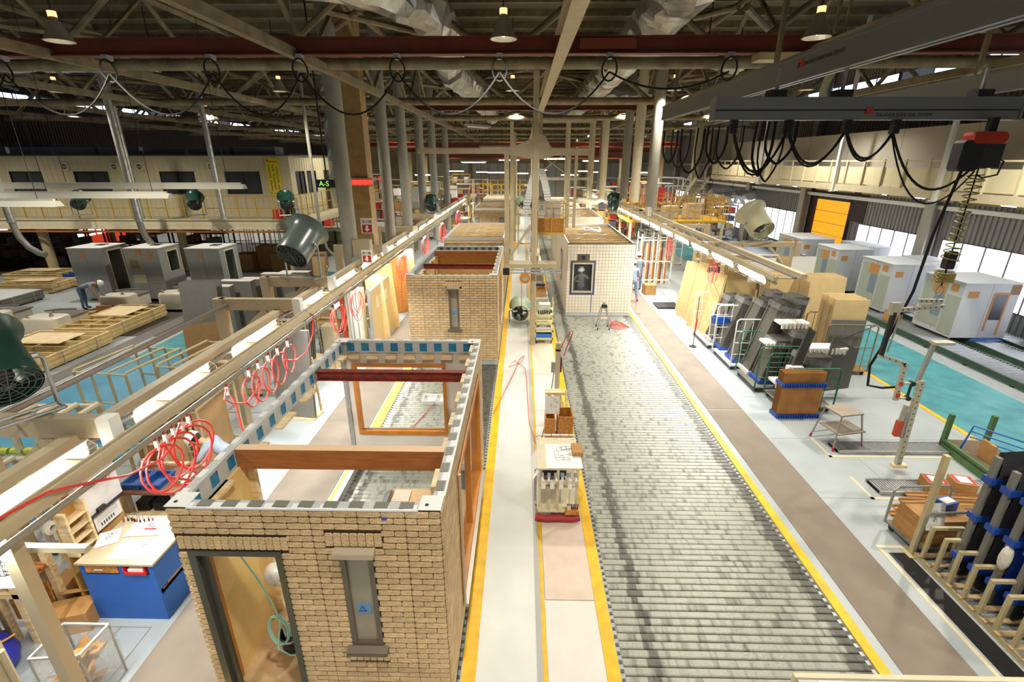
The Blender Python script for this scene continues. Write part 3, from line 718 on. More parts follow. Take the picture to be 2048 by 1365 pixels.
def rail(label, x0, y0, y1, z, sgn):
    t = thing('lamp_rail', label, 'rail', (0, 0, 0))
    B().box(x0-.11, y0, z-.12, x0, y1, z).mk('front_beam', railm, t)
    B().cyl((x0+.03*sgn, y0, z-.17), (x0+.03*sgn, y1, z-.17), .035, 8).mk('air_pipe', pipe_m, t, True)
    B().box(x0-.11, y0+.02, z, x0-.085, y1, z+.03).box(x0-.03, y0+.02, z, x0, y1, z+.03).mk('lip', railm, t)
    xb = x0-.62*sgn
    B().box(xb-.07, y0, z-.05, xb+.07, y1, z+.06).mk('back_beam', railm, t)
    B().cyl((xb+.2*sgn, y0, z-.03), (xb+.2*sgn, y1, z-.03), .03, 8).mk('conduit', M('conduit_gray', '#8a8a86', .4, .4), t, True)
    k = 0; y = y0+.1
    while y < y1:
        B().box(min(xb, x0-.1), y, z-.08, max(xb, x0-.1), y+.05, z-.04).mk('tie', railm, t); y += 2.2
    return t
rail('long beige lamp rail over the left lane walkway', -4.5, 2.6, 46, 2.72, 1)
t = rail('long beige lamp rail over the right walkway', 6.25, 11.7, 46, 3.06, -1)
ys = [3.05, 5.3, 7.5, 9.9, 12.3]+[14.6+2.2*k for k in range(13)]
od = 'nearest second third fourth fifth sixth seventh eighth ninth tenth eleventh twelfth thirteenth fourteenth fifteenth sixteenth seventeenth eighteenth nineteenth'.split()
for k, y in enumerate(ys): strip_lamp(-4.83, y, 2.68, 'lit strip lamp in a wire guard, %s along the left lamp rail' % od[k], 'strip lamps on the left rail', True)
for k in range(17): strip_lamp(5.92, 11.75+1.95*k, 2.93, 'lit strip lamp, %s along the right lamp rail' % od[k], 'strip lamps on the right rail', flip=-1)
# posts and cantilever arms
post_m = M('post_beige', '#b7a78a', .5, var=.06, vs=4)
def arm(x0, x1, y, z, label, h=.24, foot=0, brace=True):
    t = thing('rail_post', label, 'post', (x0, y, 0))
    s = 1 if x1 > x0 else -1
    B().bev(-.11, -.1, foot, .11, .1, z, .02).mk('post', post_m, t)
    B().box(min(0, x1-x0), -.07, z-h, max(0, x1-x0), .07, z).mk('arm', post_m, t)
    if brace: B().bar((.1*s, 0, z-1.0), (.95*s, 0, z-h), .1).mk('brace', post_m, t)
    B().box(-.18, -.18, foot, .18, .18, foot+.02).mk('foot_plate', post_m, t)
    B().box(x1-x0-.08, -.08, z-.34, x1-x0+.08, .08, z+.005).mk('hanger', white_m, t)
    return t
arm(-6.35, -4.7, 4.75, 2.98, 'beige cantilever post holding the near end of the left lamp rail')
arm(-6.35, -4.7, 9.7, 3.0, 'beige cantilever post with a red hose hooked on its arm')
arm(-6.35, -4.7, 11.65, 3.02, 'beige cantilever post carrying the dark green fan')
for k, y in enumerate((16.6, 21.6, 27)): arm(-6.35, -4.7, y, 3.0, '%s cantilever post of the left rail beyond the fan' % ('first', 'second', 'third')[k])
t = arm(9.45, 6.3, 16.9, 3.1, 'beige gate post with a fan on its arm and white boards hung on it', .16)
for k, y in enumerate((22, 27.5)): arm(8.2, 6.3, y, 3.1, '%s gate post of the right rail, behind the fan' % ('first', 'second')[k], .16)
for i, (x, lb) in enumerate(((-4.6, 'slim post under the near end of the left rail, right one of the pair'), (-5.12, 'slim post under the near end of the left rail, with a switch box'))):
    t = thing('rail_post', lb, 'post', (x, 3.36-.12*i, 0))
    B().box(-.06, -.06, 0, .06, .06, 2.58).mk('leg', post_m, t); B().box(-.12, -.12, 0, .12, .12, .012).mk('foot_plate', post_m, t)
    if i: B().box(-.08, -.13, 1.25, .08, -.06, 1.5).mk('switch_box', beige_m, t); B().cyl((.1, 0, .01), (.1, 0, 1.25), .03, 8).mk('conduit', beige_m, t)
o = B().box(-5.1, 3.42, 2.3, -4.0, 3.48, 2.36).mk('hook_bar', railm); 
o = tag(o, 'short horizontal bar under the near end of the left rail with papers hung on it', 'bar')
o = B().cyl((-6.18, 4.82, 2.86), (-6.18, 9.6, 2.86), .05, 10).mk('conduit', M('conduit_dark', '#7d776d', .4, .3), None, True); tag(o, 'long grey conduit joining the two nearest cantilever posts', 'pipe')
# ---------------------------------------------------------------- red air hoses
def hose(label, hooks, loops, tail, r=.012, x=0, group=None, swing=.0, n=16, hookm=True):
    """hose draped in loops through white hooks; hooks = [(x,y,z)], loops = [(i, radius)]"""
    t = thing('air_hose', label, 'hose', hooks[0], 0, group)
    o = Vector(hooks[0]); b = B()
    for i, rad in loops:
        h = Vector(hooks[i])-o
        pts = []
        for k in range(n):
            a = PI/2+2*PI*k/n
            pts.append((h.x+swing*rad*math.cos(a)*.35+.02*math.sin(a*2), h.y+rad*math.cos(a)*.92, h.z-.09-rad+rad*math.sin(a)))
        b.tube(pts, r, 6, close=True)
    for p in tail: b.tube([Vector(q)-o for q in p], r, 6)
    b.mk('hose', redhose_m, t, True)
    if hookm:
        for h in hooks:
            h = Vector(h)-o; q = B().box(h.x-.02, h.y-.015, h.z-.12, h.x+.02, h.y+.015, h.z+.01).mk('hook', white_m, t)
            B().cyl((h.x-.025, h.y, h.z+.01), (h.x+.025, h.y, h.z+.05), .018, 8).mk('valve', M('valve_red', '#c02418', .4), q)
    return t
xh = -4.44
hk = [(xh, 6.5, 2.5), (xh, 7.12, 2.5), (xh, 7.42, 2.5), (xh, 7.76, 2.5), (xh, 8.1, 2.5), (xh, 8.5, 2.5)]
hose('red air hose hung in six linked loops along the left rail', hk, [(1, .27), (2, .3), (3, .3), (4, .3), (5, .27)],
     [[hk[0], (xh, 6.4, 2.35), (xh, 6.55, 2.2), (xh, 6.9, 2.02), (xh, 7.25, 2.1), (xh, 7.4, 2.3)], [(xh, 6.5, 2.48), (xh, 6.62, 2.2), (xh, 6.66, 1.6), (xh, 6.68, .95)],
      [(xh, 8.3, 2.2), (xh, 8.7, 2.02), (xh, 9.2, 2.0), (xh, 9.62, 2.25), (xh, 9.76, 2.62), (xh-.2, 9.74, 2.76), (xh-.8, 9.72, 2.66), (xh-1.3, 9.7, 2.78), (xh-1.7, 9.66, 2.98)]], r=.014)
hk = [(xh, 5.0, 2.5), (xh, 5.15, 2.5), (xh, 5.3, 2.5), (xh, 5.45, 2.5), (xh, 5.6, 2.5)]
hose('tangle of bright red air hose above the bending worker by the nearest cabin', hk, [(0, .3), (1, .36), (2, .3), (4, .33), (3, .4)],
     [[(xh, 5.45, 2.5), (xh+.02, 5.2, 2.3), (xh+.05, 4.95, 2.28), (xh+.03, 4.5, 2.38), (xh, 4.05, 2.6), (xh-.03, 3.7, 2.76), (xh-.1, 3.3, 2.78)], [(xh, 5.15, 1.85), (xh, 5.5, 1.55), (xh-.3, 5.9, 1.35), (xh-.7, 6.2, .98)],
      [(xh, 5.1, 2.4), (xh-.05, 5.3, 1.95), (xh-.1, 5.7, 1.5)]], r=.015, swing=.6)
def bundle(label, x, y, z, n, rad, swing, tail):
    hk = [(x, y+.12*i, z) for i in range(n)]
    hose(label, hk, [(i, rad*(.8+.35*random.random())) for i in range(n)]+[(n-1, rad*1.2)], tail, r=.008, swing=swing, group='red hose bundles on the lamp rails')
bundle('red hose hung in loops beside the white cupboards, left rail', xh, 11.0, 2.5, 3, .3, .4, [[(xh, 11.0, 2.0), (xh-.1, 11.2, 1.5), (xh-.25, 11.1, 1.1), (xh-.3, 11.3, .4)]])
bundle('red hose loops on the left rail next above the white cupboards', xh, 12.3, 2.5, 3, .34, .2, [[(xh, 12.5, 1.9), (xh, 13, 1.85), (xh, 13.4, 2.3)]])
bundle('red hose bundle over the second brick cabin, left rail', xh, 17.4, 2.5, 6, .42, .3, [[(xh, 17.6, 1.8), (xh-.1, 17.7, 1.0), (xh-.1, 17.8, .4)]])
bundle('red hose bundle over the third brick cabin, left rail', xh, 22, 2.5, 5, .4, .3, [])
bundle('red hose bundle near the far slit windowed cabin, left rail', xh, 27, 2.5, 6, .45, .3, [])
bundle('farthest red hose bundle on the left rail', xh, 34, 2.5, 8, .5, .3, [])
xr = 6.2
bundle('red hose bundle at the end lamps of the right rail', xr, 15.4, 2.83, 4, .34, .4, [[(xr, 15.6, 2.1), (xr+.2, 15.3, 1.6), (xr+.2, 15.0, 1.0), (xr+.4, 14.9, .4)]])
bundle('red hose bundle behind the worker in the right walkway', xr, 20.3, 2.83, 5, .42, .3, [[(xr-.4, 20.3, 2.3), (xr-1.4, 19.5, 1.4), (xr-1.5, 19.2, .5), (xr-1.55, 19.0, .03), (xr-1.7, 18.6, .02), (xr-1.5, 18.4, .02)]])
bundle('red hose bundle far down the right rail', xr, 28, 2.83, 6, .5, .3, [])
def floor_hose(label, pts, r=.012):
    o = B().tube(pts, r, 6).mk('air_hose', redhose_m, None, True); return tag(o, label, 'hose')
floor_hose('red hose coiled on the rollers beside the step stool', [(3.0, 16.9, .75), (3.2, 17.0, .3), (3.4, 17.05, .03)]+[(3.55+(.38-.004*k)*math.cos(k*.42), 16.75+.33*math.sin(k*.42)+.01*k, .02+.003*(k % 7)) for k in range(46)])
floor_hose('thin red hose snaking in a loop across the middle aisle', [(-.66, 10.2, .03), (-.45, 11.3, .04), (-.2, 12.6, .035), (-.05, 13.6, .04), (.1, 13.9, .05), (.0, 13.3, .06), (-.35, 13.0, .04), (-.2, 13.5, .05), (.12, 12.9, .05), (.16, 12.2, .03), (.17, 11, .03), (.2, 9.8, .03), (.33, 8.9, .03)], .009)
floor_hose('red hose lying across the rollers to the parts tray', [(-2.1, 10.85, .05), (-2.3, 10.2, .02), (-2.5, 9.4, .02), (-2.6, 8.6, .02)], .009)
# ---------------------------------------------------------------- people
def person(label, loc, rz, lean=0, elb=None, wri=None, legs=None, helmet=True, trousers=None, shirt=None, crouch=0, head_turn=0, scale=1.0):
    """one continuous skinned body facing +y; lean bends the trunk forward at the hip"""
    th = math.radians(lean); P = Vector((0, 0, .92-crouch))
    def up(x, y, z):
        v = Vector((x, y, z-.92)); c, s = math.cos(th), math.sin(th)
        return Vector((v.x, v.y*c+v.z*s, -v.y*s+v.z*c))+P
    V = []; E = []; Rd = []; Tg = []
    def add(p, r, tgt, par=None):
        V.append(Vector(p)); Rd.append(r); Tg.append(tgt)
        if par is not None: E.append((par, len(V)-1))
        return len(V)-1
    pel = add(P, (.15, .105), 'leg'); wa = add(up(0, 0, 1.08), (.13, .095), 'shirt', pel); ch = add(up(0, .0, 1.28), (.165, .115), 'shirt', wa)
    up_ = add(up(0, -.01, 1.4), (.11, .085), 'shirt', ch); nk = add(up(0, .01, 1.475), (.055, .055), 'skin', up_)
    hb = add(up(0, .04, 1.55), (.075, .085), 'skin', nk); hm = add(up(0, .045, 1.64), (.08, .095), 'skin', hb); add(up(0, .035, 1.71), (.055, .065), 'skin', hm)
    hands = []
    for i, s in enumerate((-1, 1)):
        sh = add(up(s*.185, -.005, 1.385), (.068, .068), 'shirt', up_)
        e = Vector(elb[i]) if elb else up(s*.235, -.04, 1.12); w_ = Vector(wri[i]) if wri else up(s*.23, .1, .89)
        el = add(e, (.046, .046), 'shirt', sh); fo = add(e.lerp(w_, .5), (.042, .042), 'shirt', el); wr = add(w_, (.03, .03), 'skin', fo)
        d = (w_-e).normalized(); sd = Vector((1, 0, 0)); sd = (sd-d*sd.dot(d)).normalized(); nn = d.cross(sd)
        pa = add(w_+d*.065, (.034, .024), 'skin', wr)
        for k, (off, ln) in enumerate(((-.03, .062), (-.01, .075), (.011, .07), (.03, .055))):
            f1 = add(w_+d*.105+sd*off, (.010, .010), 'skin', pa); f2 = add(w_+d*(.105+ln*.5)+sd*off*1.15+nn*.006*s, (.0088, .0088), 'skin', f1)
            add(w_+d*(.1+ln*.9)+sd*off*1.2+nn*.022*s, (.008, .008), 'skin', f2)
        t1 = add(w_+d*.05-sd*s*.045, (.011, .011), 'skin', wr); add(w_+d*.09-sd*s*.062, (.009, .009), 'skin', t1)
    for i, s in enumerate((-1, 1)):
        k, a = (legs[i] if legs else ((s*.11, .03, .5-crouch*.4), (s*.12, -.02, .09)))
        hp = add(P+Vector((s*.1, 0, -.06)), (.1, .1), 'leg', pel); kn = add(k, (.066, .068), 'leg', hp)
        cf = add(Vector(k).lerp(Vector(a), .4)+Vector((0, -.012, 0)), (.058, .06), 'leg', kn); an = add(a, (.044, .046), 'leg', cf)
        he = add(Vector(a)+Vector((s*.005, .03, -.045)), (.042, .04), 'shoe', an); add(Vector(a)+Vector((s*.02, .15, -.052)), (.04, .03), 'shoe', he)
    me = bpy.data.meshes.new('body'); me.from_pydata([tuple(v) for v in V], E, []); me.update()
    o = bpy.data.objects.new('body', me); COL.objects.link(o)
    sk = o.modifiers.new('skin', 'SKIN'); sk.use_smooth_shade = True
    for i, r in enumerate(Rd): me.skin_vertices[0].data[i].radius = r
    me.skin_vertices[0].data[0].use_root = True
    ss = o.modifiers.new('sub', 'SUBSURF'); ss.levels = 1; ss.render_levels = 1
    dg = bpy.context.evaluated_depsgraph_get(); dg.update()
    nm = bpy.data.meshes.new_from_object(o.evaluated_get(dg)); nm.name = 'body'
    bpy.data.objects.remove(o); bpy.data.meshes.remove(me)
    ms = {'skin': skin_m, 'shirt': shirt or shirt_m, 'leg': trousers or jean_m, 'shoe': black_m}
    ks = list(ms); nm.materials.clear()
    for k in ks: nm.materials.append(ms[k])
    pts = []                                   # sample bones so that each face takes the cloth of its limb
    for a, c in E:
        for q in range(5): pts.append((V[a].lerp(V[c], (q+.5)/5), Tg[c]))
    for f in nm.polygons:
        c = f.center; best = min(pts, key=lambda t: (t[0]-c).length_squared); f.material_index = ks.index(best[1]); f.use_smooth = True
    t = thing('person', label, 'person', loc, rz); t.scale = (scale,)*3
    put('body', nm, t)
    # face, hair, cap or helmet ride on the head
    hm_ = Matrix.Translation(up(0, .04, 1.63)) @ Matrix.Rotation(-th, 4, 'X') @ Matrix.Rotation(head_turn, 4, 'Z')
    B().ball((-.032, .082, .0), .012, .01, .008, 6, 4).ball((.032, .082, 0), .012, .01, .008, 6, 4).xf(hm_).mk('eyes', black_m, t)
    B().prism([(-.014, .085, -.035), (.014, .085, -.035), (0, .09, .01)], (0, .025, -.005)).xf(hm_).mk('nose', skin_m, t)
    B().box(-.025, .07, -.062, .025, .092, -.054).xf(hm_).mk('mouth', M('lips', '#8e5548', .6), t)
    B().ball((-.083, .0, -.01), .012, .02, .03, 6, 4).ball((.083, .0, -.01), .012, .02, .03, 6, 4).xf(hm_).mk('ears', skin_m, t)
    B().ball((0, -.028, .005), .09, .088, .085, 10, 6).xf(hm_).mk('hair', hair_m, t, True)
    if helmet:
        h = B().lathe([(.128, -.0), (.126, .04), (.112, .09), (.08, .125), (.03, .14), (.001, .142)], (0, 0, .03), 18, cap=False).lathe([(.128, 0), (.15, -.008), (.15, -.002), (.128, .01)], (0, .012, .03), 18, cap=False)
        h.xf(hm_).mk('helmet', helm_m, t, True)
        B().tube([Vector((.1*math.cos(a), .02+.0*a, -.02+.1*math.sin(a))) for a in [PI+PI*i/8 for i in range(9)]], .006, 5).xf(hm_).mk('chin_strap', black_m, t)
    return t
# standing, working and bending workers
person('worker in a grey shirt and white helmet bending over a bench by the nearest cabin', (-4.9, 7.05, .01), math.radians(95), lean=58, elb=((-.3, .45, 1.05), (.3, .42, 1.02)), wri=((-.22, .68, .92), (.2, .66, .9)), trousers=navy_m)
person('worker in a white helmet stooping inside the nearest cabin doorway', (-2.2, 4.55, .212), math.radians(120), lean=66, elb=((-.3, .42, .72), (.3, .45, .75)), wri=((-.22, .55, .5), (.2, .6, .5)), trousers=navy_m, crouch=.1, scale=.97)
person('worker in pale blue bending over cardboard boxes in the yard', (-17.9, 18.75, .0), math.radians(-75), lean=78, elb=((-.24, .5, .72), (.24, .52, .72)), wri=((-.14, .55, .45), (.16, .58, .45)))
person('worker seen through the window of the tiled cabin', (2.36, 18.7, .13), math.radians(160), lean=12, elb=((-.36, .05, 1.25), (.3, .12, 1.15)), wri=((-.3, .3, 1.35), (.12, .3, 1.2)), trousers=navy_m)
person('worker in a white helmet standing by the tall timber rack on the right walkway', (5.42, 22.2, .01), math.radians(20), lean=4, elb=((-.28, .0, 1.12), (.28, .0, 1.12)), wri=((-.14, .24, 1.1), (.14, .24, 1.1)))
person('worker half hidden behind the right edge of the tiled cabin', (4.78, 20.3, .01), math.radians(10), lean=10, elb=((-.28, .05, 1.1), (.28, .05, 1.1)), wri=((-.2, .28, 1.0), (.2, .28, 1.0)), legs=((( -.11, .12, .5), (-.12, .14, .09)), ((.11, -.03, .5), (.12, -.24, .12))))
person('worker in a white helmet behind the second cabin under the hoses', (-4.0, 18.6, .01), math.radians(-60), lean=15)
person('worker crouching by the far slit windowed cabin', (-4.2, 32.0, .01), math.radians(-20), lean=35, elb=((-.28, .3, .95), (.28, .3, .95)), wri=((-.2, .5, .8), (.2, .5, .8)), trousers=navy_m)
person('worker on the raised platform down the middle aisle', (.35, 33, 2.5), math.radians(60), lean=8)
person('worker in dark blue seated among benches behind the right rail', (9.3, 22.6, .0), math.radians(70), lean=12, crouch=.38, legs=(((-.12, .4, .5), (-.12, .42, .09)), ((.12, .4, .5), (.12, .42, .09))), elb=((-.28, .1, .78), (.28, .1, .78)), wri=((-.15, .35, .72), (.15, .35, .72)), shirt=M('navy_shirt', '#2f4a78', .8), trousers=navy_m)
# ---------------------------------------------------------------- middle aisle: mast, lifter, carts
t = thing('mast_frame', 'tall beige mast with gusseted cross arms rising from the middle aisle', 'mast', (.37, 15, 0))
B().bev(-.08, -.08, 0, .08, .08, 8.0, .015).mk('mast', beige_m, t)
B().box(-3.4, -.07, 5.9, -.08, .07, 6.05).box(.08, -.07, 5.85, 1.6, .07, 5.98).mk('cross_arm', beige_m, t)
B().prism([(-1.0, -.075, 5.9), (-.08, -.075, 5.75), (.25, -.075, 5.75), (.55, -.075, 5.85), (.45, -.075, 6.05), (.3, -.075, 6.35), (.12, -.075, 6.45), (-.1, -.075, 6.3), (-.75, -.075, 6.05)], (0, .02, 0)).mk('gusset', beige_m, t)
B().box(-.9, -.07, 2.5, -.76, .07, 5.9).mk('hanging_column', beige_m, t)
B().box(.1, .02, 5.9, .2, .12, 7.0).mk('stub', beige_m, t)
for x in (.95, 1.15): B().box(x, -.04, 3.8, x+.08, .04, 5.9).mk('hanging_column', beige_m, t)
B().box(-.9, -.3, 2.62, .7, .3, 2.74).mk('carriage_deck', beige_m, t)
B().bar((-.85, -.1, 2.75), (-.1, -.1, 3.9), .07).mk('brace', beige_m, t)
for z in (2.46, 2.55): B().cyl((-.95, -.25, z), (.85, -.25, z), .03, 8).mk('guide_rod', steel_m, t, True)
B().box(-.95, -.3, 2.4, -.75, -.2, 2.6).mk('rod_clamp', black_m, t)
B().box(-.9, -.02, 3.3, -.05, .02, 3.34).mk('cross_tie', yrail_m, t)
t = thing('hose_reel', 'round orange hose reel hanging below the mast carriage', 'reel', (.1, 14.72, 2.3))
B().cyl((0, -.04, 0), (0, .04, 0), .17, 18).mk('drum', M('reel_orange', '#d08a2c', .5), t, True); B().cyl((0, -.06, 0), (0, -.04, 0), .09, 14).mk('hub', silver_m, t); B().cyl((0, 0, .1), (0, 0, .35), .01, 6).mk('hanger', black_m, t); B().cyl((-.1, 0, -.15), (-.1, 0, -.95), .01, 6).mk('cord', redhose_m, t)
t = thing('lift_cage', 'yellow railed lift platform with an OSB lined front', 'platform', (.48, 16.3, 3.42))
B().box(0, 0, 0, .95, .9, .06).mk('deck', yrail_m, t); B().box(-.2, -1.3, -.06, -.08, .9, 0).box(-.08, .3, -.06, .5, .5, 0).mk('bracket', beige_m, t)
for x in (0, .47, .92):
    for y in (0, .87): B().box(x, y, .06, x+.03, y+.03, 1.0).mk('post', yrail_m, t)
for z in (.5, .98): B().box(0, 0, z, .95, .03, z+.03).box(0, .87, z, .95, .9, z+.03).box(0, .03, z, .03, .87, z+.03).box(.92, .03, z, .95, .87, z+.03).mk('rail', yrail_m, t)
B().box(.04, .035, .07, .9, .05, .5).mk('osb_panel', osb_m, t); B().box(.3, .3, .1, .8, .6, 1.05).mk('control_box', M('lightgray', '#c9c6c0', .5), t)
chain_m = M('cable_chain', '#c9c9c4', .4, .4)
for i, s in enumerate((-1, 1)):
    t = thing('cable_chain', ('left', 'right')[i]+' arc of silver cable chain behind the yellow lift platform', 'chain', (.75, 24, 3.3))
    lk = B().box(-.16, -.05, -.055, .16, .05, .055).mesh('link', chain_m)
    for k in range(22):
        a = PI/2-.08-k*.062; r = 2.2
        put('link', lk, t, (s*(.12+.5*(k/21)**1.3+.0*r), 0, 2.0-2.0*(k/21)**1.7), (0, 0, 0))
# fans ---------------------------------------------------------
def fan(label, loc, rz, tilt, r=.36, col=None, stand=True, group='drum fans', drop=None):
    """drum fan with its axis along local y, tilted down"""
    t = thing('drum_fan', label, 'fan', loc, rz, group); c = col or green_m
    ax = Vector((0, -math.cos(tilt), -math.sin(tilt)))
    B().lathe([(r*.84, r*.95), (r*.86, r*.9), (r*.86, r*.2), (r*.87, -r*.6), (r*.95, -r*.95), (r*1.16, -r*1.15), (r*1.14, -r*1.18), (r*.93, -r*.95), (r*.84, -r*.5), (r*.82, r*.95)], (0,0,0), 24, ax, cap=False).mk('drum', c, t, True)
    gb = B(); R = Vector((0,0,1)).rotation_difference(ax).to_matrix()
    for k in range(1, 6): gb.tube([R @ Vector((r*.16*k*math.cos(a), r*.16*k*math.sin(a), r*.93)) for a in [2*PI*i/18 for i in range(18)]], .005, 4, close=True)
    for k in range(6): a = PI*k/6; gb.cyl(R @ Vector((-r*.83*math.cos(a), -r*.83*math.sin(a), r*.94)), R @ Vector((r*.83*math.cos(a), r*.83*math.sin(a), r*.94)), .005, 4)
    gb.mk('guard', M('guard_gray', '#5d6260', .4, .3), t)
    B().cyl(ax*r*.1, ax*r*.55, r*.3, 14).mk('motor', black_m, t, True)
    bl = B()
    for k in range(5):
        a = 2*PI*k/5; p = [R @ Vector((q*math.cos(a+d), q*math.sin(a+d), h)) for q, d, h in ((r*.25, -.2, r*.2), (r*.78, -.3, r*.12), (r*.8, .3, r*.4), (r*.25, .25, r*.35))]
        bl.prism(p, ax*.008)
    bl.mk('blades', M('fan_blade', '#232625', .5), t)
    if stand:
        h = drop or r*1.35
        for s in (-1, 1):
            B().tube([(s*r*1.0, 0, 0), (s*r*1.12, 0, -.05), (s*r*1.1, .0, -h), (s*r*1.1, -r*.6, -h)], .022, 8).mk('leg', alu_m, t, True)
            B().cyl((s*r*.86, 0, 0), (s*r*1.02, 0, 0), .04, 8).mk('pivot', alu_m, t)
        B().cyl((-r*1.1, -r*.6, -h), (r*1.1, -r*.6, -h), .02, 8).cyl((-r*1.1, 0, -h), (r*1.1, 0, -h), .02, 8).mk('base_bar', alu_m, t)
    return t
fan('big dark green drum fan on the cantilever arm above the left rail', (-5.35, 11.6, 3.83), math.radians(-14), .62, .44, M('dark_gray_enamel', '#59645f', .28), drop=.78)
fan('dark drum fan cut by the left edge of the picture, close to the camera', (-5.72, 4.7, 3.62), math.radians(60), .6, .36, drop=.62)
fan('cream drum fan with a dark green rim on the right gate arm', (7.95, 16.9, 3.75), math.radians(14), .62, .46, M('fan_cream', '#c9c6a4', .3), drop=.6)
for i, (x, lb) in enumerate(((-21.2, 'left'), (-15.6, 'middle'), (-11.2, 'right'))): fan('small green drum fan on the edge of the left gallery, %s one of three' % lb, (x, 23.6, 3.9), math.radians(25), .5, .34, drop=.62)
fan('small dark fan beside the grey ducts of the left rail', (-5.0, 27.5, 3.5), math.radians(10), .5, .34, drop=.45)
fan('dark fan low on the right rail near the yellow platform', (4.9, 27, 3.6), math.radians(-15), .6, .34, drop=.5)
fan('pale green floor fan in the middle aisle behind the mast', (-.05, 17.3, .5), math.radians(0), .1, .36, M('fan_pale', '#9fb29a', .4), drop=.49)
B().box(.2, 3.6, 2.82, 2.0, 3.9, 2.9) if 0 else None
# shelves of carts --------------------------------------------
def cart(label, loc, w, d, h, n, mt, rz=0, wheels=True):
    t = thing('tool_cart', label, 'cart', loc, rz)
    z0 = .13 if wheels else 0
    for x in (0, w-.035):
        for y in (0, d-.035): B().box(x, y, z0, x+.035, y+.035, h).mk('post', mt, t)
    for k in range(n):
        z = z0+.03+(h-z0-.05)*k/(n-1); B().box(.0, 0, z-.02, w, d, z).mk('shelf', mt, t)
        B().box(0, 0, z, w, .012, z+.05).box(0, d-.012, z, w, d, z+.05).mk('lip', mt, t)
    if wheels:
        for x in (.06, w-.06):
            for y in (.06, d-.06):
                c = B().box(x-.02, y-.02, .08, x+.02, y+.02, .13).mk('caster', steel_m, t); B().cyl((x-.018, y, .05), (x+.018, y, .05), .05, 12).mk('wheel', rubber_m, c, True)
    return t
def crate(label, loc, w, d, h, m, rz=0, group=None, name='crate'):
    t = thing(name, label, 'crate', loc, rz, group); k = .018
    B().box(0, 0, 0, w, d, k).box(0, 0, k, k, d, h).box(w-k, 0, k, w, d, h).box(k, 0, k, w-k, k, h).box(k, d-k, k, w-k, d, h).mk('tub', m, t)
    B().box(-.015, -.015, h-.04, w+.015, 0, h-.005).box(-.015, d, h-.04, w+.015, d+.015, h-.005).box(-.015, 0, h-.04, 0, d, h-.005).box(w, 0, h-.04, w+.015, d, h-.005).mk('rim', m, t)
    b = B()
    for i in range(4): b.box(w*(.14+.22*i), -.008, .02, w*(.14+.22*i)+.015, 0, h-.045)
    b.mk('ribs', m, t); return t
def cbox(label, loc, w, d, h, rz=0, open_=False, m=None, tape=True, group=None):
    t = thing('cardboard_box', label, 'box', loc, rz, group); m = m or card_m
    if open_:
        k = .008
        B().box(0, 0, 0, w, d, k).box(0, 0, k, k, d, h).box(w-k, 0, k, w, d, h).box(k, 0, k, w-k, k, h).box(k, d-k, k, w-k, d, h).mk('body', m, t)
        f = w*.42
        for p in ([(0, 0, h), (0, d, h), (-f*.8, d, h+f*.35), (-f*.8, 0, h+f*.35)], [(w, 0, h), (w+f*.75, 0, h+f*.4), (w+f*.75, d, h+f*.4), (w, d, h)], [(0, 0, h), (-.0, -f*.6, h+f*.2), (w, -f*.6, h+f*.2), (w, 0, h)]): B().prism(p, (0, 0, .006)).mk('flap', m, t)
    else:
        B().box(0, 0, 0, w, d, h).mk('body', m, t)
        if tape: B().box(w/2-.03, -.002, h*.7, w/2+.03, d+.002, h+.003).mk('tape', M('tape_tan', '#a2773c', .35), t)
    return t
# front tool cart ----------------------------------------------
t = thing('tool_cart', 'cream tool cart with screwdrivers hung below a drawing board in the middle aisle', 'cart', (.3, 6.68, .0))
for x in (0, .3, .62):
    for y in (0, .85): B().box(x, y, .02, x+.045, y+.045, 1.02 if y else .98).mk('post', cream_m, t)
B().box(0, 0, .12, .665, .9, .15).box(0, .1, .55, .665, .9, .57).mk('shelf', cream_m, t)
B().box(-.02, -.02, .98, .69, .92, 1.01).mk('top', cream_m, t)
B().box(-.01, 0, .15, .0, .9, .98).mk('side_panel', white_m, t)
B().box(0, -.05, .72, .665, 0, .78).box(0, -.1, .2, .665, 0, .24).mk('tool_bar', cream_m, t)
for k in range(4):
    x = .08+k*.145
    d = B().cyl((x, -.06, .3), (x, -.06, .76), .006, 6).mk('hung_driver', steel_m, t); B().box(x-.035, -.09, .66, x+.035, -.03, .8).mk('clip', white_m, d); B().box(x-.03, -.11, .22, x+.03, -.05, .34).mk('grip', cream_m, d)
for k in range(6):
    x = .06+k*.11
    d = B().cyl((x, -.02, .84), (x+.01*(-1)**k, -.14, .86), .02, 8).mk('tool_handle', white_m, t, True); B().cyl((x, -.02, .84), (x, .02, .9), .032, 10).mk('collar', steel_m, d)
B().ball((.2, .2, .62), .06, .06, .05).ball((.4, .25, .62), .07, .05, .05).box(.1, .4, .57, .5, .6, .66).mk('hand_tools', M('tool_dark', '#3a4a66', .5, var=.5, vs=20), t)
B().tube([(-.04, -.08, .09), (.15, -.1, .07), (.35, -.09, .08), (.55, -.1, .07), (.7, -.08, .09)], .06, 10).mk('bumper_cushion', M('red_cushion', '#9e2b2e', .6, bump=.4, bs=12), t, True, label='red roll cushion across the cart foot')
B().box(.45, -.14, .18, .68, -.02, .25).mk('pen_box', osb_m, t)
for k in range(6): B().cyl((.5+.03*k, -.08, .25), (.49+.034*k, -.1, .37), .01, 6).mk('marker', M(('mk_blue', 'mk_red', 'mk_black')[k % 3], ('#27418f', '#a03040', '#222228')[k % 3], .5), t)
for k, x in enumerate((-.06, -.045, -.03)): B().cyl((x, .12+.02*k, .25), (x, .1+.02*k, .9), .007, 6).mk('steel_rod', steel_m, t)
ink_m = M('ink', '#3b3e46', .7)
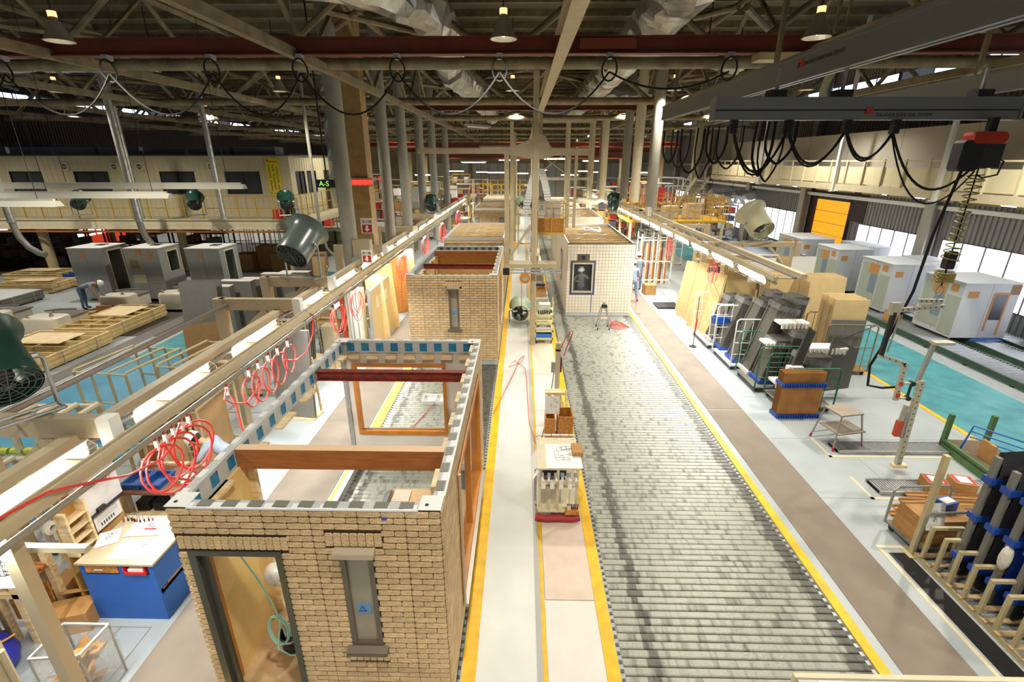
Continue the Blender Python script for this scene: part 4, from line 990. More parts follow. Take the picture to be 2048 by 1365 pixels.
def sheet(label, loc, rz, w, d, lines=7, curl=0, fold=0, tilt=None, seed=1, name='drawing_sheet', red=True):
    t = thing(name, label, 'paper', loc, rz); rr = random.Random(seed)
    if tilt: t.rotation_euler = tilt
    def f(u, v):
        x = u*w; z = 0
        if curl and u < .3: z -= curl*((.3-u)/.3)**2
        if fold and v < .25: z -= fold*((.25-v)/.25)**2
        return (x, v*d, z+.004)
    g = B().grid(f, 10, 8); n = len(g.v); g.v += [(x, y, z-.003) for x, y, z in g.v]; g.f += [tuple(i+n for i in q[::-1]) for q in g.f]
    g.mk('page', paper_m, t)
    b = B()
    for k in range(lines):
        x0 = w*(.36+.4*rr.random()); y0 = d*(.3+.5*rr.random()); a = w*(.05+.13*rr.random()); c = d*(.04+.12*rr.random())
        if k % 2: b.box(x0, y0, .004, x0+a, y0+.007, .0052)
        else:
            for q in ((x0, y0, x0+a, y0+.005), (x0, y0+c, x0+a, y0+c+.005), (x0, y0, x0+.005, y0+c), (x0+a, y0, x0+a+.005, y0+c)): b.box(q[0], q[1], .004, q[2], q[3], .0052)
    b.mk('printed_lines', ink_m, t); return t
sheet('large drawing sheet draped over the top of the cream tool cart', (.2, 6.66, 1.012), 0, .82, .72, 16, .25, 0, seed=3)
o = B().box(.88, 7.0, 1.0, 1.06, 7.3, 1.09).mk('card_scrap', card_m); tag(o, 'folded scrap of cardboard on the right corner of the cream tool cart', 'cardboard')
t = thing('cart_rail', 'white rail with hooks behind the drawing board of the tool cart', 'rail', (.3, 7.7, 0)); B().cyl((0, 0, 1.0), (.68, 0, 1.0), .02, 8).mk('bar', white_m, t); B().cyl((0, 0, 0), (0, 0, 1.0), .02, 8).cyl((.68, 0, 0), (.68, 0, 1.0), .02, 8).mk('upright', white_m, t)
for k in range(4): B().tube([(.1+.16*k, 0, 1.02), (.1+.16*k, -.03, 1.05), (.1+.16*k, -.05, 1.0)], .006, 5).mk('hook', rust_m if k == 1 else steel_m, t)
def osbbin(label, loc, w, d, h):
    t = thing('osb_bin', label, 'bin', loc); k = .02
    B().box(0, 0, 0, w, k, h).mk('front', osb_m, t); B().box(0, d-k, 0, w, d, h).mk('back', osb_m, t); B().box(0, k, 0, k, d-k, h).box(w-k, k, 0, w, d-k, h).mk('side', osb_m, t); B().box(k, k, 0, w-k, d-k, k).mk('base', osb_m, t); return t
osbbin('narrow OSB box bin behind the tool cart, left one of two', (.53, 9.15, .012), .22, .4, .5); osbbin('wider OSB box bin behind the tool cart, right one of two', (.8, 9.15, .012), .33, .45, .55)
sheet('white printed sheet standing over the left OSB bin', (.53, 9.4, .5), 0, .32, .4, 6, tilt=(math.radians(72), 0, 0), seed=5)
t = thing('timber_trestle', 'small trestle of offcut planks behind the OSB bins', 'trestle', (.55, 9.85, .012))
B().box(0, 0, .72, .45, .12, .78).box(0, .14, .74, .4, .2, .78).mk('top_plank', wood_m, t); B().bar((.5, -.3, 0), (.48, .1, .8), .06, .03).mk('plank', wood_m, t); B().bar((.3, .1, .75), (.55, -.25, .02), .07, .03).mk('plank', wood_m, t); B().box(.05, .02, 0, .12, .1, .72).box(.3, .02, 0, .37, .1, .72).mk('leg', cream_m, t); B().box(.0, -.12, .3, .28, -.06, .34).mk('shelf', osb_m, t)
t = thing('hose_post', 'cream square post with a red hose hooped at its top', 'post', (.86, 10.5, .012)); B().bev(-.055, -.055, 0, .055, .055, 1.75, .008).mk('post', cream_m, t); B().box(-.058, -.058, 1.55, .058, .058, 1.6).mk('black_band', black_m, t); B().box(-.15, -.03, 1.0, -.06, .03, 1.25).mk('switch_box', steel_m, t); B().box(.06, -.02, 1.0, .1, .06, 1.35).mk('red_box', rust_m, t)
B().tube([(.06, 0, 1.6), (.15, .05, 1.8), (.28, .1, 1.98), (.34, .1, 2.0), (.3, .08, 1.85), (.2, .05, 1.6), (.14, .03, 1.4)], .012, 6).mk('hose', redhose_m, t, True)
B().tube([(-.08, 0, 1.0), (-.14, -.1, .5), (-.2, -.3, .1), (-.3, -.8, .02), (-.45, -1.6, .02)], .01, 6).mk('cord', black_m, t, True)
c = cart('beige steel cart of power tools in the middle aisle below the mast', (.45, 15.03, .012), .6, .5, .98, 4, M('cart_yellow', '#d8cf9f', .5))
crate('bright blue crate on the bottom shelf of the beige cart', (.49, 15.06, .185), .52, .4, .17, M('sky_blue', '#2f7fcf', .45))
crate('white crate on the second shelf of the beige cart', (.5, 15.08, .46), .5, .36, .1, white_m)
t = thing('power_tool_heap', 'heap of dark power drills on top of the beige cart', 'tools', (.5, 15.1, .99))
for k in range(7):
    x, y = .06+.07*k, .1+.2*random.random(); q = B().bev(x-.02, y-.09, .02, x+.03, y+.07, .09, .012, 1).mk('drill_body', M('drill_dark', '#2e3a38', .5), t); B().box(x-.015, y-.03, -.005, x+.02, y+.02, .03).mk('grip', M('drill_red', '#8c2b2b', .5) if k % 3 == 0 else black_m, q)
t = thing('yellow_stand', 'open beige frame stand holding white cases behind the cart', 'stand', (.55, 16.2, .012)); m = M('cart_yellow', '#d8cf9f', .5)
for x in (0, .55):
    for y in (0, .5): B().box(x, y, 0, x+.03, y+.03, 1.15).mk('post', m, t)
for z in (.3, .75): B().box(0, 0, z, .58, .53, z+.02).mk('shelf', m, t)
cbox('white case on the upper shelf of the beige stand', (.62, 16.25, .785), .4, .35, .22, m=white_m, tape=False); cbox('white case on the lower shelf of the beige stand', (.62, 16.25, .335), .42, .35, .3, m=white_m, tape=False)
t = cart('white trolley stacked with parts farther up the middle aisle', (.45, 18.0, .012), .6, 2.0, .75, 3, white_m)
cbox('open cardboard box on the white trolley', (.5, 18.2, .76), .45, .5, .3, .1, True); crate('blue crate on the white trolley behind the open box', (.55, 19.1, .76), .42, .35, .2, blue_pl)
sheet('crumpled white sheets on the far end of the white trolley', (.5, 19.55, .765), .1, .5, .35, 5, .0, .08, seed=9)
for k in range(3): cart('white trolley %s in the row beyond the mast' % ('first', 'second', 'third')[k], (.4, 21.5+k*2.6, .012), .6, 1.8, .9, 3, white_m); cbox('carton on the %s white trolley beyond the mast' % ('first', 'second', 'third')[k], (.45, 21.8+k*2.6, .91), .4, .4, .28, .05*k)
o = B().box(-.35, 18.8, .02, .0, 19.4, .2).mk('step_block', grayb_m); tag(o, 'grey step block on the middle aisle beside the trolley', 'block')
# step stools ---------------------------------------------------
def stool(label, loc, rz, w, d, h, m, feet):
    t = thing('step_stool', label, 'stool', loc, rz); s = .12
    for x in (-1, 1):
        for y in (-1, 1):
            B().cyl((x*w/2, y*d/2, 0), (x*(w/2-s), y*(d/2-s*.8), h-.02), .017, 8).mk('leg', m, t, True); B().cyl((x*w/2, y*d/2, 0), (x*(w/2-.012), y*(d/2-.01), .07), .022, 8).mk('foot', feet, t)
    B().box(-w/2+s-.03, -d/2+s*.8-.02, h-.03, w/2-s+.03, d/2-s*.8+.02, h).mk('top_step', M('step_tread', '#9b8f80', .6, bump=.3, bs=60), t)
    B().box(-w/2+.03, -d/2-.02, h*.48, w/2-.03, d/2-s, h*.48+.03).mk('lower_step', M('step_tread', '#9b8f80', .6, bump=.3, bs=60), t)
    B().cyl((-w/2+.03, d/2-.02, .12), (w/2-.03, d/2-.02, .12), .012, 6).mk('stretcher', m, t); return t
stool('aluminium two step stool on the rollers in front of the tiled cabin', (2.95, 16.7, .003), 0, .42, .4, .8, alu_m, black_m)
t = thing('power_drill', 'power tool lying on the step stool by the tiled cabin', 'tool', (2.86, 16.6, .803)); B().bev(0, 0, 0, .2, .12, .1, .03, 1).mk('body', black_m, t); B().box(.05, .03, .1, .1, .09, .18).mk('handle', M('tool_gray', '#6b6f6a', .5), t)
stool('big aluminium step stool with red feet on the right apron', (6.82, 9.2, .003), math.radians(12), .72, .62, .78, M('alu_pipe', '#a09a90', .4, .5), M('foot_red', '#a8202c', .5))
# ---------------------------------------------------------------- left bay: desk, bins, benches
t = thing('work_desk', 'blue sided work desk with an OSB top beside the nearest cabin', 'desk', (-5.58, 4.63, 0))
blp = M('desk_blue', '#1f5fb8', .5, var=.06, vs=6)
B().box(-.02, -.03, .93, .98, .86, .96).mk('desk_top', M('desk_top', '#b3a284', .6, var=.08, vs=10), t)
B().box(0, 0, 0, .94, .02, .76).box(0, 0, .76, .06, .02, .93).box(.5, 0, .76, .56, .02, .93).box(.88, 0, .76, .94, .02, .93).mk('front_panel', blp, t)
B().box(.92, .02, .5, .94, .8, .93).mk('side_panel', blp, t); B().box(.92, .02, .01, .94, .8, .4).mk('side_panel', blp, t)
B().box(0, .02, 0, .02, .8, .93).mk('side_panel', blp, t); B().box(.02, .78, 0, .92, .8, .93).mk('back_panel', osb_m, t)
q = B().box(.07, -.005, .79, .49, .5, .9).mk('drawer', osb_m, t); B().cyl((.2, -.02, .85), (.32, -.02, .85), .008, 6).mk('handle', steel_m, q)
q = B().box(.58, -.03, .78, .86, .3, .8).box(.58, -.03, .8, .6, .3, .9).box(.84, -.03, .8, .86, .3, .9).box(.6, -.04, .8, .84, -.03, .84).mk('red_bin', M('bin_red', '#c01f2c', .4), t, label='red parts bin set in the desk front'); B().box(.62, -.01, .8, .82, .25, .86).mk('leaflets', paper_m, q)
B().box(.1, .1, .42, .9, .75, .44).mk('shelf', osb_m, t); B().box(.55, .2, .44, .9, .7, .5).mk('magazines', paper_m, t)
t = thing('desk_shelf', 'narrow pine pigeonhole rack with a whiteboard standing at the desk side', 'shelf', (-5.78, 4.7, .0))
B().box(.0, .0, .0, .03, .9, 1.65).mk('back_board', M('pegboard', '#b98c4a', .6, var=.15, vs=10), t)
for y in (0, .28): B().box(.03, y, .96, .17, y+.03, 1.62).mk('upright', wood_m, t)
for z in (1.0, 1.15, 1.3, 1.45): B().box(.03, .03, z, .17, .28, z+.012).mk('pigeonhole', M('ply', '#d9bd86', .6, var=.12, vs=4), t)
q = B().box(.03, .34, 1.25, .06, .95, 1.85).mk('whiteboard', M('whiteboard', '#e3e4e6', .25), t); B().box(.06, .36, 1.23, .1, .9, 1.25).mk('pen_tray', black_m, q); B().box(.06, .5, 1.25, .1, .62, 1.3).mk('eraser', black_m, q)
b = B()
for k in range(9): b.box(.061, .72+.05*(k % 3), 1.6+.05*(k//3), .062, .75+.05*(k % 3), 1.605+.05*(k//3)+.01)
b.mk('red_writing', M('ink_red', '#d0404a', .6), q)
q = B().cyl((.03, -.03, 1.5), (.03, .03, 1.5), .001, 4).lathe([(.085, 0), (.085, .04), (.04, .06), (.04, 0)], (.05, -.1, 1.52), 16, (1, 0, 0)).mk('tape_dispenser', M('tape_gray', '#b9b5aa', .4), t, True)
B().box(.062, .42, .98, .066, .85, 1.22).mk('schedule_sheet', paper_m, t); b = B()
for k in range(6): b.box(.067, .5+.04*k, 1.02, .068, .52+.04*k, 1.07)
for k in range(5): b.box(.067, .46, 1.1+.02*k, .068, .8, 1.103+.02*k)
b.mk('printed_lines', ink_m, t)
sheet('big white drawing sheet on the front of the blue desk', (-5.25, 4.66, .962), .1, .55, .34, 8, seed=11)
sheet('second drawing sheet hanging over the right edge of the blue desk', (-4.72, 5.12, .966), .1+PI/2, .34, .62, 18, .0, .3, seed=12)
sheet('grey printed sheet beside the pigeonhole rack on the desk', (-5.55, 4.85, .963), .5, .25, .3, 12, seed=13)
t = thing('screwdriver_set', 'screwdrivers and red pliers stuck in a rack at the back of the blue desk', 'tools', (-5.5, 5.36, .96))
for k in range(9): q = B().cyl((.05*k-.05, .02*math.sin(k), .0), (.05*k-.05+.02*math.sin(k*2), .0, .13), .005, 5).mk('shank', steel_m, t); B().cyl((.05*k-.05, .02*math.sin(k), .0), (.05*k-.05, .02*math.sin(k), .05), .012, 6).mk('handle', M('mk_red', '#a03040', .5) if k % 4 == 0 else black_m, q)
o = B().box(-5.15, 5.2, .962, -4.98, 5.225, .975).mk('red_marker', M('mk_red', '#a03040', .5)); tag(o, 'red marker pen lying on the blue desk', 'pen')
# transparent bag bin with cardboard
t = thing('bag_bin', 'wire frame bin with a clear plastic bag holding scrap cardboard', 'bin', (-5.2, 3.52, 0))
fr = M('bag_frame', '#a6a7a8', .4, .4)
B().cyl((0, 0, .75), (.5, .05, .75), .018, 8).cyl((.5, .05, .75), (.52, .42, .75), .018, 8).cyl((.52, .42, .75), (.0, .42, .75), .018, 8).cyl((0, .42, .75), (0, 0, .75), .018, 8).mk('rim', fr, t)
for x, y in ((0, 0), (.5, .05), (.52, .42), (0, .42)): B().cyl((x, y, 0), (x, y, .75), .012, 6).mk('leg', fr, t)
bagm = M('clear_bag', '#e8edf0', .25, alpha=.3, bump=.8, bs=12)
def bagf(u, v):
    a = u*4; i = int(min(a, 3.999)); f = a-i; P4 = [(0, 0), (.5, .05), (.52, .42), (0, .42), (0, 0)]
    x = P4[i][0]+(P4[i+1][0]-P4[i][0])*f; y = P4[i][1]+(P4[i+1][1]-P4[i][1])*f; s = 1+.10*math.sin(v*PI)+.025*math.sin(u*40+v*9)
    return (.26+(x-.26)*s, .22+(y-.22)*s, .02+v*.73)
B().grid(bagf, 48, 8).mk('bag', bagm, t, True)
for k in range(14):
    a = random.random()*3; o = B().box(-.15, -.01, -.1, .15, .01, .1); o.xf(Matrix.Rotation(a, 4, 'Z') @ Matrix.Rotation(.6+.7*random.random(), 4, 'X'))
    q = o.mk('card_piece', card_m, t); q.location = (.14+.24*random.random(), .12+.2*random.random(), .1+.035*k)
cbox('flat tan cardboard box leaning out of the clear bag bin', (-5.0, 3.22, 0), .42, .2, .42, .1)
# timber rack at far left bottom
t = thing('timber_rack', 'pine rack stacked with thin brown timber strips at the left edge', 'rack', (-7.3, 4.25, 0))
for x in (.95, 1.3):
    for y in (0, .42): B().box(x-.04 if x < 1 else x-.1, y, 0, x+.04 if x < 1 else x-.02, y+.08, 1.12).mk('upright', wood_m, t)
B().box(0, .0, .75, 1.3, .05, .82).box(0, .45, .75, 1.3, .5, .82).box(1.0, .05, .75, 1.08, .45, .82).mk('bearer', wood_m, t)
for k in range(14): B().box(0, .09+.026*(k % 7)*2, .83+.03*(k//7), 1.28-.05*random.random(), .12+.026*(k % 7)*2+.012, .855+.03*(k//7)).mk('strip', glulam_m, t)
B().box(.05, -.14, .1, 1.02, -.1, .7).mk('leaning_sheet', M('dark_sheet', '#6f6158', .5, var=.2, vs=5), t, label='dark film wrapped sheet leaning on the rack'); B().box(.05, -.09, .02, .9, -.05, .78).mk('leaning_sheet', M('brown_sheet', '#8d6a4a', .6), t)
for k in range(4): B().box(1.0, .1+.09*k, .3, 1.22, .12+.09*k, .62).mk('divider', osb_m, t)
t = thing('plank_lean', 'bundle of dark timber boards leaning under the left rail', 'timber', (-6.9, 5.6, 0))
for k in range(8): B().bar((.12*k, 0, 0), (.12*k-.25, .55, 1.5-.05*(k % 3)), .1, .025).mk('board', glulam_m if k % 2 else wood_m, t)
cbox('open cardboard box with white and red packets by the blue desk', (-6.05, 4.72, 0), .42, .36, .36, .25, True); t = thing('packet_heap', 'white and red packets inside the open carton by the desk', 'packets', (-5.95, 4.86, .02))
for k in range(4): B().bev(.07*k, .02*k, .0, .07*k+.06, .2, .33+.02*k, .015, 2).mk('packet', M(('pk_white', 'pk_red')[k % 2], ('#e6e6ea', '#b52a35')[k % 2], .4), t)
cbox('yellowed flat carton in front of the open carton', (-6.0, 4.3, 0), .5, .32, .3, .3)
sheet('printed list hanging from the short bar under the left rail', (-5.08, 3.4, 1.86), 0, .32, .42, 14, tilt=(math.radians(82), 0, .1), seed=21); sheet('second printed list hanging askew behind the first list', (-5.0, 3.5, 1.88), 0, .3, .36, 12, tilt=(math.radians(80), .2, -.2), seed=22)
t = thing('blue_sack', 'crumpled bright blue sack with yellow straps at the lower left corner', 'sack', (-6.35, 3.9, 0))
b = B().ball((0, 0, .2), .38, .3, .22, 14, 8); b.v = [(x+.03*math.sin(9*y+7*z), y+.03*math.sin(11*x), max(0, z+.03*math.sin(13*x+5*y))) for x, y, z in b.v]; b.mk('sack', M('blue_film', '#2b35a8', .3, bump=.6, bs=10), t, True)
for k in range(3): B().tube([(-.3+.2*k, -.28, .12), (-.2+.2*k, -.1, .41), (-.12+.2*k, .2, .36)], .012, 5).mk('strap', yrail_m, t)
# tool bench under the tangle of hose
t = thing('work_bench', 'timber work bench with tool boxes beside the bending worker', 'bench', (-6.25, 6.05, 0))
B().box(0, 0, .86, .95, .72, .9).mk('bench_top', M('bench_top', '#7a5540', .6, var=.2, vs=6), t)
for x in (.02, .83):
    for y in (.02, .6): B().box(x, y, 0, x+.1, y+.1, .86).mk('leg', M('post_beige', '#b7a78a', .5), t)
B().box(0, .0, .42, .95, .05, .5).box(.05, .05, .42, .9, .7, .44).mk('shelf', wood_m, t); B().box(0, .72, .88, .95, .78, .94).mk('back_rail', wood_m, t)
for k in range(3): B().box(.12+.27*k, .15, .44, .32+.27*k, .5, .6).mk('stored_box', black_m, t)
for k, x in enumerate((-6.2, -5.88)): crate('dark blue tool tray on the bench, %s one' % ('left', 'right')[k], (x, 6.12, .9), .28, .36, .11, M('tray_blue', '#1d4a86', .45))
t = thing('tool_heap', 'jumble of hand tools and a grinder on the right of the bench', 'tools', (-5.5, 6.2, .9))
for k in range(9): B().bev(.02+.05*(k % 3), .05+.09*(k//3), .0, .1+.05*(k % 3), .13+.09*(k//3), .06+.03*(k % 2), .02, 1).mk('tool', M(('tl_gray', 'tl_green', 'tl_white')[k % 3], ('#7b7f7d', '#3c8a4b', '#d8d8d4')[k % 3], .4), t)
B().ball((-.75, .5, .09), .08, .08, .09, 10, 6).mk('steel_ball', silver_m, t, True)
# ---------------------------------------------------------------- left yard
cab_g = M('bath_shell', '#9d9d9a', .6, var=.06, vs=4); tape_o = M('tape_orange', '#c58a4e', .6); seam_m = M('seam_dark', '#4d4d4b', .6)
def bath(label, x0, y0, w, d, h, z0, dark=None, patches=(), top=None, face='x', shell=None, group='bathroom cabins', legs=True, win=None, glass=None):
    t = thing('bath_cabin', label, 'cabin', (x0, y0, z0), 0, group); k = .04; sm = shell or cab_g
    ops = [dark] if dark else []
    B().box(0, 0, 0, w/2-.006, k, h).mk('front_panel', sm, t); B().box(w/2+.006, 0, 0, w, k, h).mk('front_panel', sm, t)
    B().box(w/2-.006, .01, 0, w/2+.006, k, h).mk('seam', seam_m, t)
    for x, s in ((0, -1), (w-k, 1)):
        if ops and ((s == 1) == (face == 'x')):
            a, c, p, q = dark
            B().box(x, k, 0, x+k, a, h).box(x, c, 0, x+k, d, h).box(x, a, q, x+k, c, h).box(x, a, 0, x+k, c, p).mk('side_panel', sm, t)
            xx = x+k if s == 1 else x-.02
            B().box(xx, a-.06, p, xx+.02, a, q).box(xx, c, p, xx+.02, c+.06, q).box(xx, a-.06, q, xx+.02, c+.06, q+.06).mk('door_frame', cream_m, t)
        else:
            B().box(x, k, 0, x+k, d/2-.006, h).box(x, d/2+.006, 0, x+k, d, h).mk('side_panel', sm, t); B().box(x+.01, d/2-.006, 0, x+k-.01, d/2+.006, h).mk('seam', seam_m, t)
    B().box(k, d-k, 0, w-k, d, h).mk('back_panel', sm, t); B().box(k, k, 0, w-k, d-k, .05).mk('tray', white_m, t)
    B().box(-.02, -.02, h, w+.02, d+.02, h+.03).mk('lid', top or M('lid_white', '#dcdcd6', .6), t)
    if top is None: B().box(w*.45, d*.5, h+.03, w*.7, d*.75, h+.05).mk('hatch', black_m, t)
    for i_, (f, a, c, p, q, m) in enumerate(patches):
        e_ = .004+.003*i_
        if f == 'f': B().box(a, -e_, p, c, 0, q).mk('tape_patch', m or tape_o, t)
        else: B().box(-e_, a, p, 0, c, q).mk('tape_patch', m or tape_o, t)
    if legs:
        for x in (.06, w-.1):
            for y in (.06, d-.1): B().box(x, y, -z0, x+.04, y+.04, 0).mk('leg', steel_m, t)
    return t
y1 = 19.9
P0 = (('f', .55, .7, 1.75, 2.0, None), ('f', .5, .72, .35, .6, None))
bath('grey bath cabin with a dark open doorway, left one of three in the yard', -19.05, y1, 1.45, 1.35, 2.15, .12, dark=(.3, 1.0, .15, 2.0), patches=P0)
bath('grey bath cabin with taped window and panels, middle one of three in the yard', -16.65, y1, 1.45, 1.35, 2.15, .12, dark=(.5, 1.1, 1.1, 1.95), patches=(('f', .1, .6, 1.25, 1.75, None), ('f', .17, .52, 1.32, 1.68, M('taped_glass', '#77796f', .3)), ('f', .15, .68, .7, 1.05, M('pale_patch', '#cfc8a4', .6)), ('f', .85, 1.4, 1.0, 1.05, None), ('f', .85, 1.4, .65, .7, None), ('f', .5, .7, 1.9, 2.1, None), ('f', .95, 1.15, 1.75, 2.0, None)))
bath('grey bath cabin with orange patches, right one of three in the yard', -14.05, y1, 1.45, 1.35, 2.15, .12, dark=(.35, 1.0, .15, 2.0), patches=P0)
tub_m = M('tub_cream', '#d6d0bf', .4, var=.05, vs=4)
def tub(label, x, y, w, d, h, rz=0, flange=True):
    t = thing('bathtub', label, 'tub', (x, y, 0), rz, 'upturned bathtubs in the yard')
    if flange: B().box(-.12, -.12, .1, w+.12, d+.1, .14).mk('flange', tub_m, t)
    vs = []; n = 20
    def ringp(z, s):
        out = []
        for i in range(n):
            a = 2*PI*i/n; c, q = math.cos(a), math.sin(a); e = .35
            out.append((w/2+w/2*s*math.copysign(abs(c)**e, c), d/2+d/2*s*math.copysign(abs(q)**e, q), z))
        return out
    rs = [ringp(.14, 1), ringp(.3, .98), ringp(.31, 1.0), ringp(.33, .98), ringp(h-.08, .94), ringp(h-.02, .9), ringp(h, .84)]
    b = B().add([p for r in rs for p in r], [(i*n+j, i*n+(j+1) % n, (i+1)*n+(j+1) % n, (i+1)*n+j) for i in range(len(rs)-1) for j in range(n)]+[tuple((len(rs)-1)*n+j for j in range(n))])
    b.mk('shell', tub_m, t, True)
    B().box(w*.1, d*.9, .14, w*.95, d*1.7, h*.85).mk('apron_box', tub_m, t); B().box(w*.05, d*.88, h*.85, w, d*1.75, h*.9).mk('apron_rim', M('rim_gray', '#6a675f', .5), t)
    for k in range(6):
        px, py = w*(.2+.6*((k*37) % 10)/10), d*(.2+1.2*((k*53) % 10)/10); z = h if py < d*.8 else h*.9
        q = B().cyl((px, py, z), (px, py, z+.12), .025, 8).mk('pipe_stub', M('stub_wood', '#a58f6c', .6), t); B().box(px-.07, py-.02, z, px+.07, py+.02, z+.03).mk('bracket', steel_m, q)
    B().tube([(w*.2, d*1.0, h+.06), (w*.5, d*1.2, h+.08), (w*.9, d*1.3, h+.07)], .03, 6).mk('drain_hose', M('drain_gray', '#5d5c58', .5), t, True)
    for px in (0, w):
        for py in (0, d): B().cyl((px, py, 0), (px, py, .1), .025, 8).mk('foot', steel_m, t)
    return t
tub('upturned cream bathtub on its flange, nearest in the yard behind the pine frames', -16.85, 15.0, 1.3, .8, .75)
tub('upturned bathtub at the left edge beside the nearest tub', -19.2, 15.4, 1.2, .8, .75)
tub('upturned bathtub right beside the bending yard worker', -16.7, 18.0, 1.25, .75, .72)
tub('upturned bathtub right of the worker, in front of the middle grey cabin', -14.7, 18.5, 1.2, .75, .72)
frame_w = M('pine_frame', '#e3c88f', .6, var=.15, vs=5)
def framestack(label, x, y, w, d, n, rz=0, group='stacks of pine frames', cover=False, fm=None):
    t = thing('frame_stack', label, 'timber', (x, y, 0), rz, group); z = .06; fm = fm or frame_w
    for xx in (.1, w-.2): B().box(xx, 0, 0, xx+.1, d, .06).mk('skid', M('skid_dark', '#4b3d2c', .7), t)
    fr = B(); r = .06
    fr.box(0, 0, 0, w, r, .045).box(0, d-r, 0, w, d, .045).box(0, r, 0, r, d-r, .045).box(w-r, r, 0, w, d-r, .045)
    k = int(d/.45)
    for i in range(1, k): fr.box(r, d*i/k-.02, .005, w-r, d*i/k+.02, .045)
    fr.box(w/2-.02, r, 0, w/2+.02, d-r, .04)
    me = fr.mesh('frame', fm)
    for i in range(n): put('frame', me, t, ((i*7) % 3*.012, (i*5) % 4*.012, z+i*.047), (0, 0, 0))
    zt = z+n*.047
    B().box(w*.1, d*.5, zt, w*.75, d*.92, zt+.01).mk('sheet', M('ply', '#d9bd86', .6, var=.12, vs=4), t) if not cover else B().box(0, 0, zt, w, d, zt+.012).mk('sheet', M('film_white', '#d5d8dc', .35, var=.15, vs=5), t)
    for yy in (d*.25, d*.75): B().box(-.006, yy, 0, 0, yy+.03, zt).box(w+.02, yy, 0, w+.026, yy+.03, zt).mk('strap', steel_m, t)
    return t
framestack('nearest stack of pale pine lattice frames in the yard', -16.0, 12.4, 2.4, 2.4, 8)
framestack('second stack of pine frames with sheets on it, before the tubs', -15.6, 15.3-.4, 1.75, 2.9, 9)
framestack('low frame stack under white film at the left edge of the yard', -23.6, 18.4, 2.6, 1.8, 8, cover=True, fm=grayb_m)
framestack('frame stack with brown boards beyond the film covered one', -24.0, 20.8, 2.6, 1.5, 8, .1)
framestack('frame stack with white sheets behind the bending yard worker', -22.0, 22.4, 2.6, 1.5, 6, -.1, cover=True)
framestack('farthest brown frame stack by the left column', -25.6, 22.9, 2.6, 1.5, 9, .05)
for k, (dx, dy, z, rz) in enumerate(((.0, 0, 0, .3), (.55, .25, 0, -.2), (.5, .3, .2, .1))): cbox('flat cardboard carton at the feet of the yard worker, %s one' % ('nearest', 'rear lower', 'topmost')[k], (-17.1+dx, 18.05+dy-.55, z), .55, .3, .2, rz)
crate('blue plastic tote by the left column, left one', (-23.9, 23.2, 0), .55, .4, .4, blue_pl); crate('blue plastic tote by the left column, right one', (-23.2, 23.4, 0), .55, .4, .4, blue_pl)
colm = M('column_beige', '#b3a57f', .5, var=.1, vs=3)
def column(x, y, h, r, label, round_=True, m=None):
    t = thing('steel_column', label, 'column', (x, y, 0)); m = m or colm
    (B().cyl((0, 0, 0), (0, 0, h), r, 16) if round_ else B().box(-r, -r, 0, r, r, h)).mk('shaft', m, t, round_); B().box(-r*1.6, -r*1.6, 0, r*1.6, r*1.6, .03).mk('base_plate', m, t); return t
column(-24.6, 24.7, 2.9, .22, 'round beige column under the left gallery behind the blue totes')
column(-18.6, 26.4, 2.95, .2, 'round beige column under the left gallery behind the middle grey cabin')
column(-12.1, 25.2, 2.95, .17, 'slim pipe column with a red sign under the gallery corner')
# gallery with the corrugated control room
t = thing('gallery', 'left gallery with a cream fascia and a yellow railing', 'gallery', (0, 0, 0))
XG = -11.4
B().box(XL, 24.3, 2.85, XG, 34, 2.95).mk('deck', beige_m, t)
B().box(XL, 24.2, 2.95, XG, 24.28, 3.0).box(XL, 24.2, 2.5, XG, 24.28, 2.56).box(XL, 24.25, 2.56, XG, 24.29, 2.95).mk('fascia', cream_m, t)
B().box(XG, 24.25, 2.5, XG+.06, 34, 3.0).mk('fascia', cream_m, t)
B().box(XL, 24.1, 2.36, XG, 24.2, 2.44).mk('cable_tray', M('tray_orange', '#a8622c', .5), t)
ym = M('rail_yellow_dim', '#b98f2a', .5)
k = 0; x = -24.8
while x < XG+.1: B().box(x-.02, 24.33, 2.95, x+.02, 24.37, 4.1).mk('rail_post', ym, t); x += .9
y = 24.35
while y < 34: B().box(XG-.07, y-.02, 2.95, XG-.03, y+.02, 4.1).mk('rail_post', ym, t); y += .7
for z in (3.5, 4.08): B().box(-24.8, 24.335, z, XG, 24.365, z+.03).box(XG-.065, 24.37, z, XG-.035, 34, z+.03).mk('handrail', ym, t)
t = thing('control_room', 'cream corrugated control room with dark windows on the left gallery', 'building', (0, 26, 0))
wp = M('siding_cream', '#c9bf9c', .55, var=.06, vs=3); XW = -11.9
wn = [(-26.6, -24.9), (-23.2, -21.4), (-18.7, -16.9), (-15.3, -13.5)]
b = B(); z0, z1 = 2.95, 5.95
for a, c in zip([XL]+[w_[1] for w_ in wn], [w_[0] for w_ in wn]+[XW]): b.box(a, 0, z0, c, .1, z1)
for a, c in wn: b.box(a, 0, z0, c, .1, 4.1); b.box(a, 0, 5.2, c, .1, z1)
b.mk('front_wall', wp, t)
rb = B(); x = XL+.2
while x < XW-.05:
    if any(a-.05 < x < c+.05 for a, c in wn): rb.box(x, -.015, z0, x+.05, 0, 4.05); rb.box(x, -.015, 5.25, x+.05, 0, z1)
    else: rb.box(x, -.015, z0, x+.05, 0, z1)
    x += .3
rb.mk('siding_rib', wp, t, stuff=True)
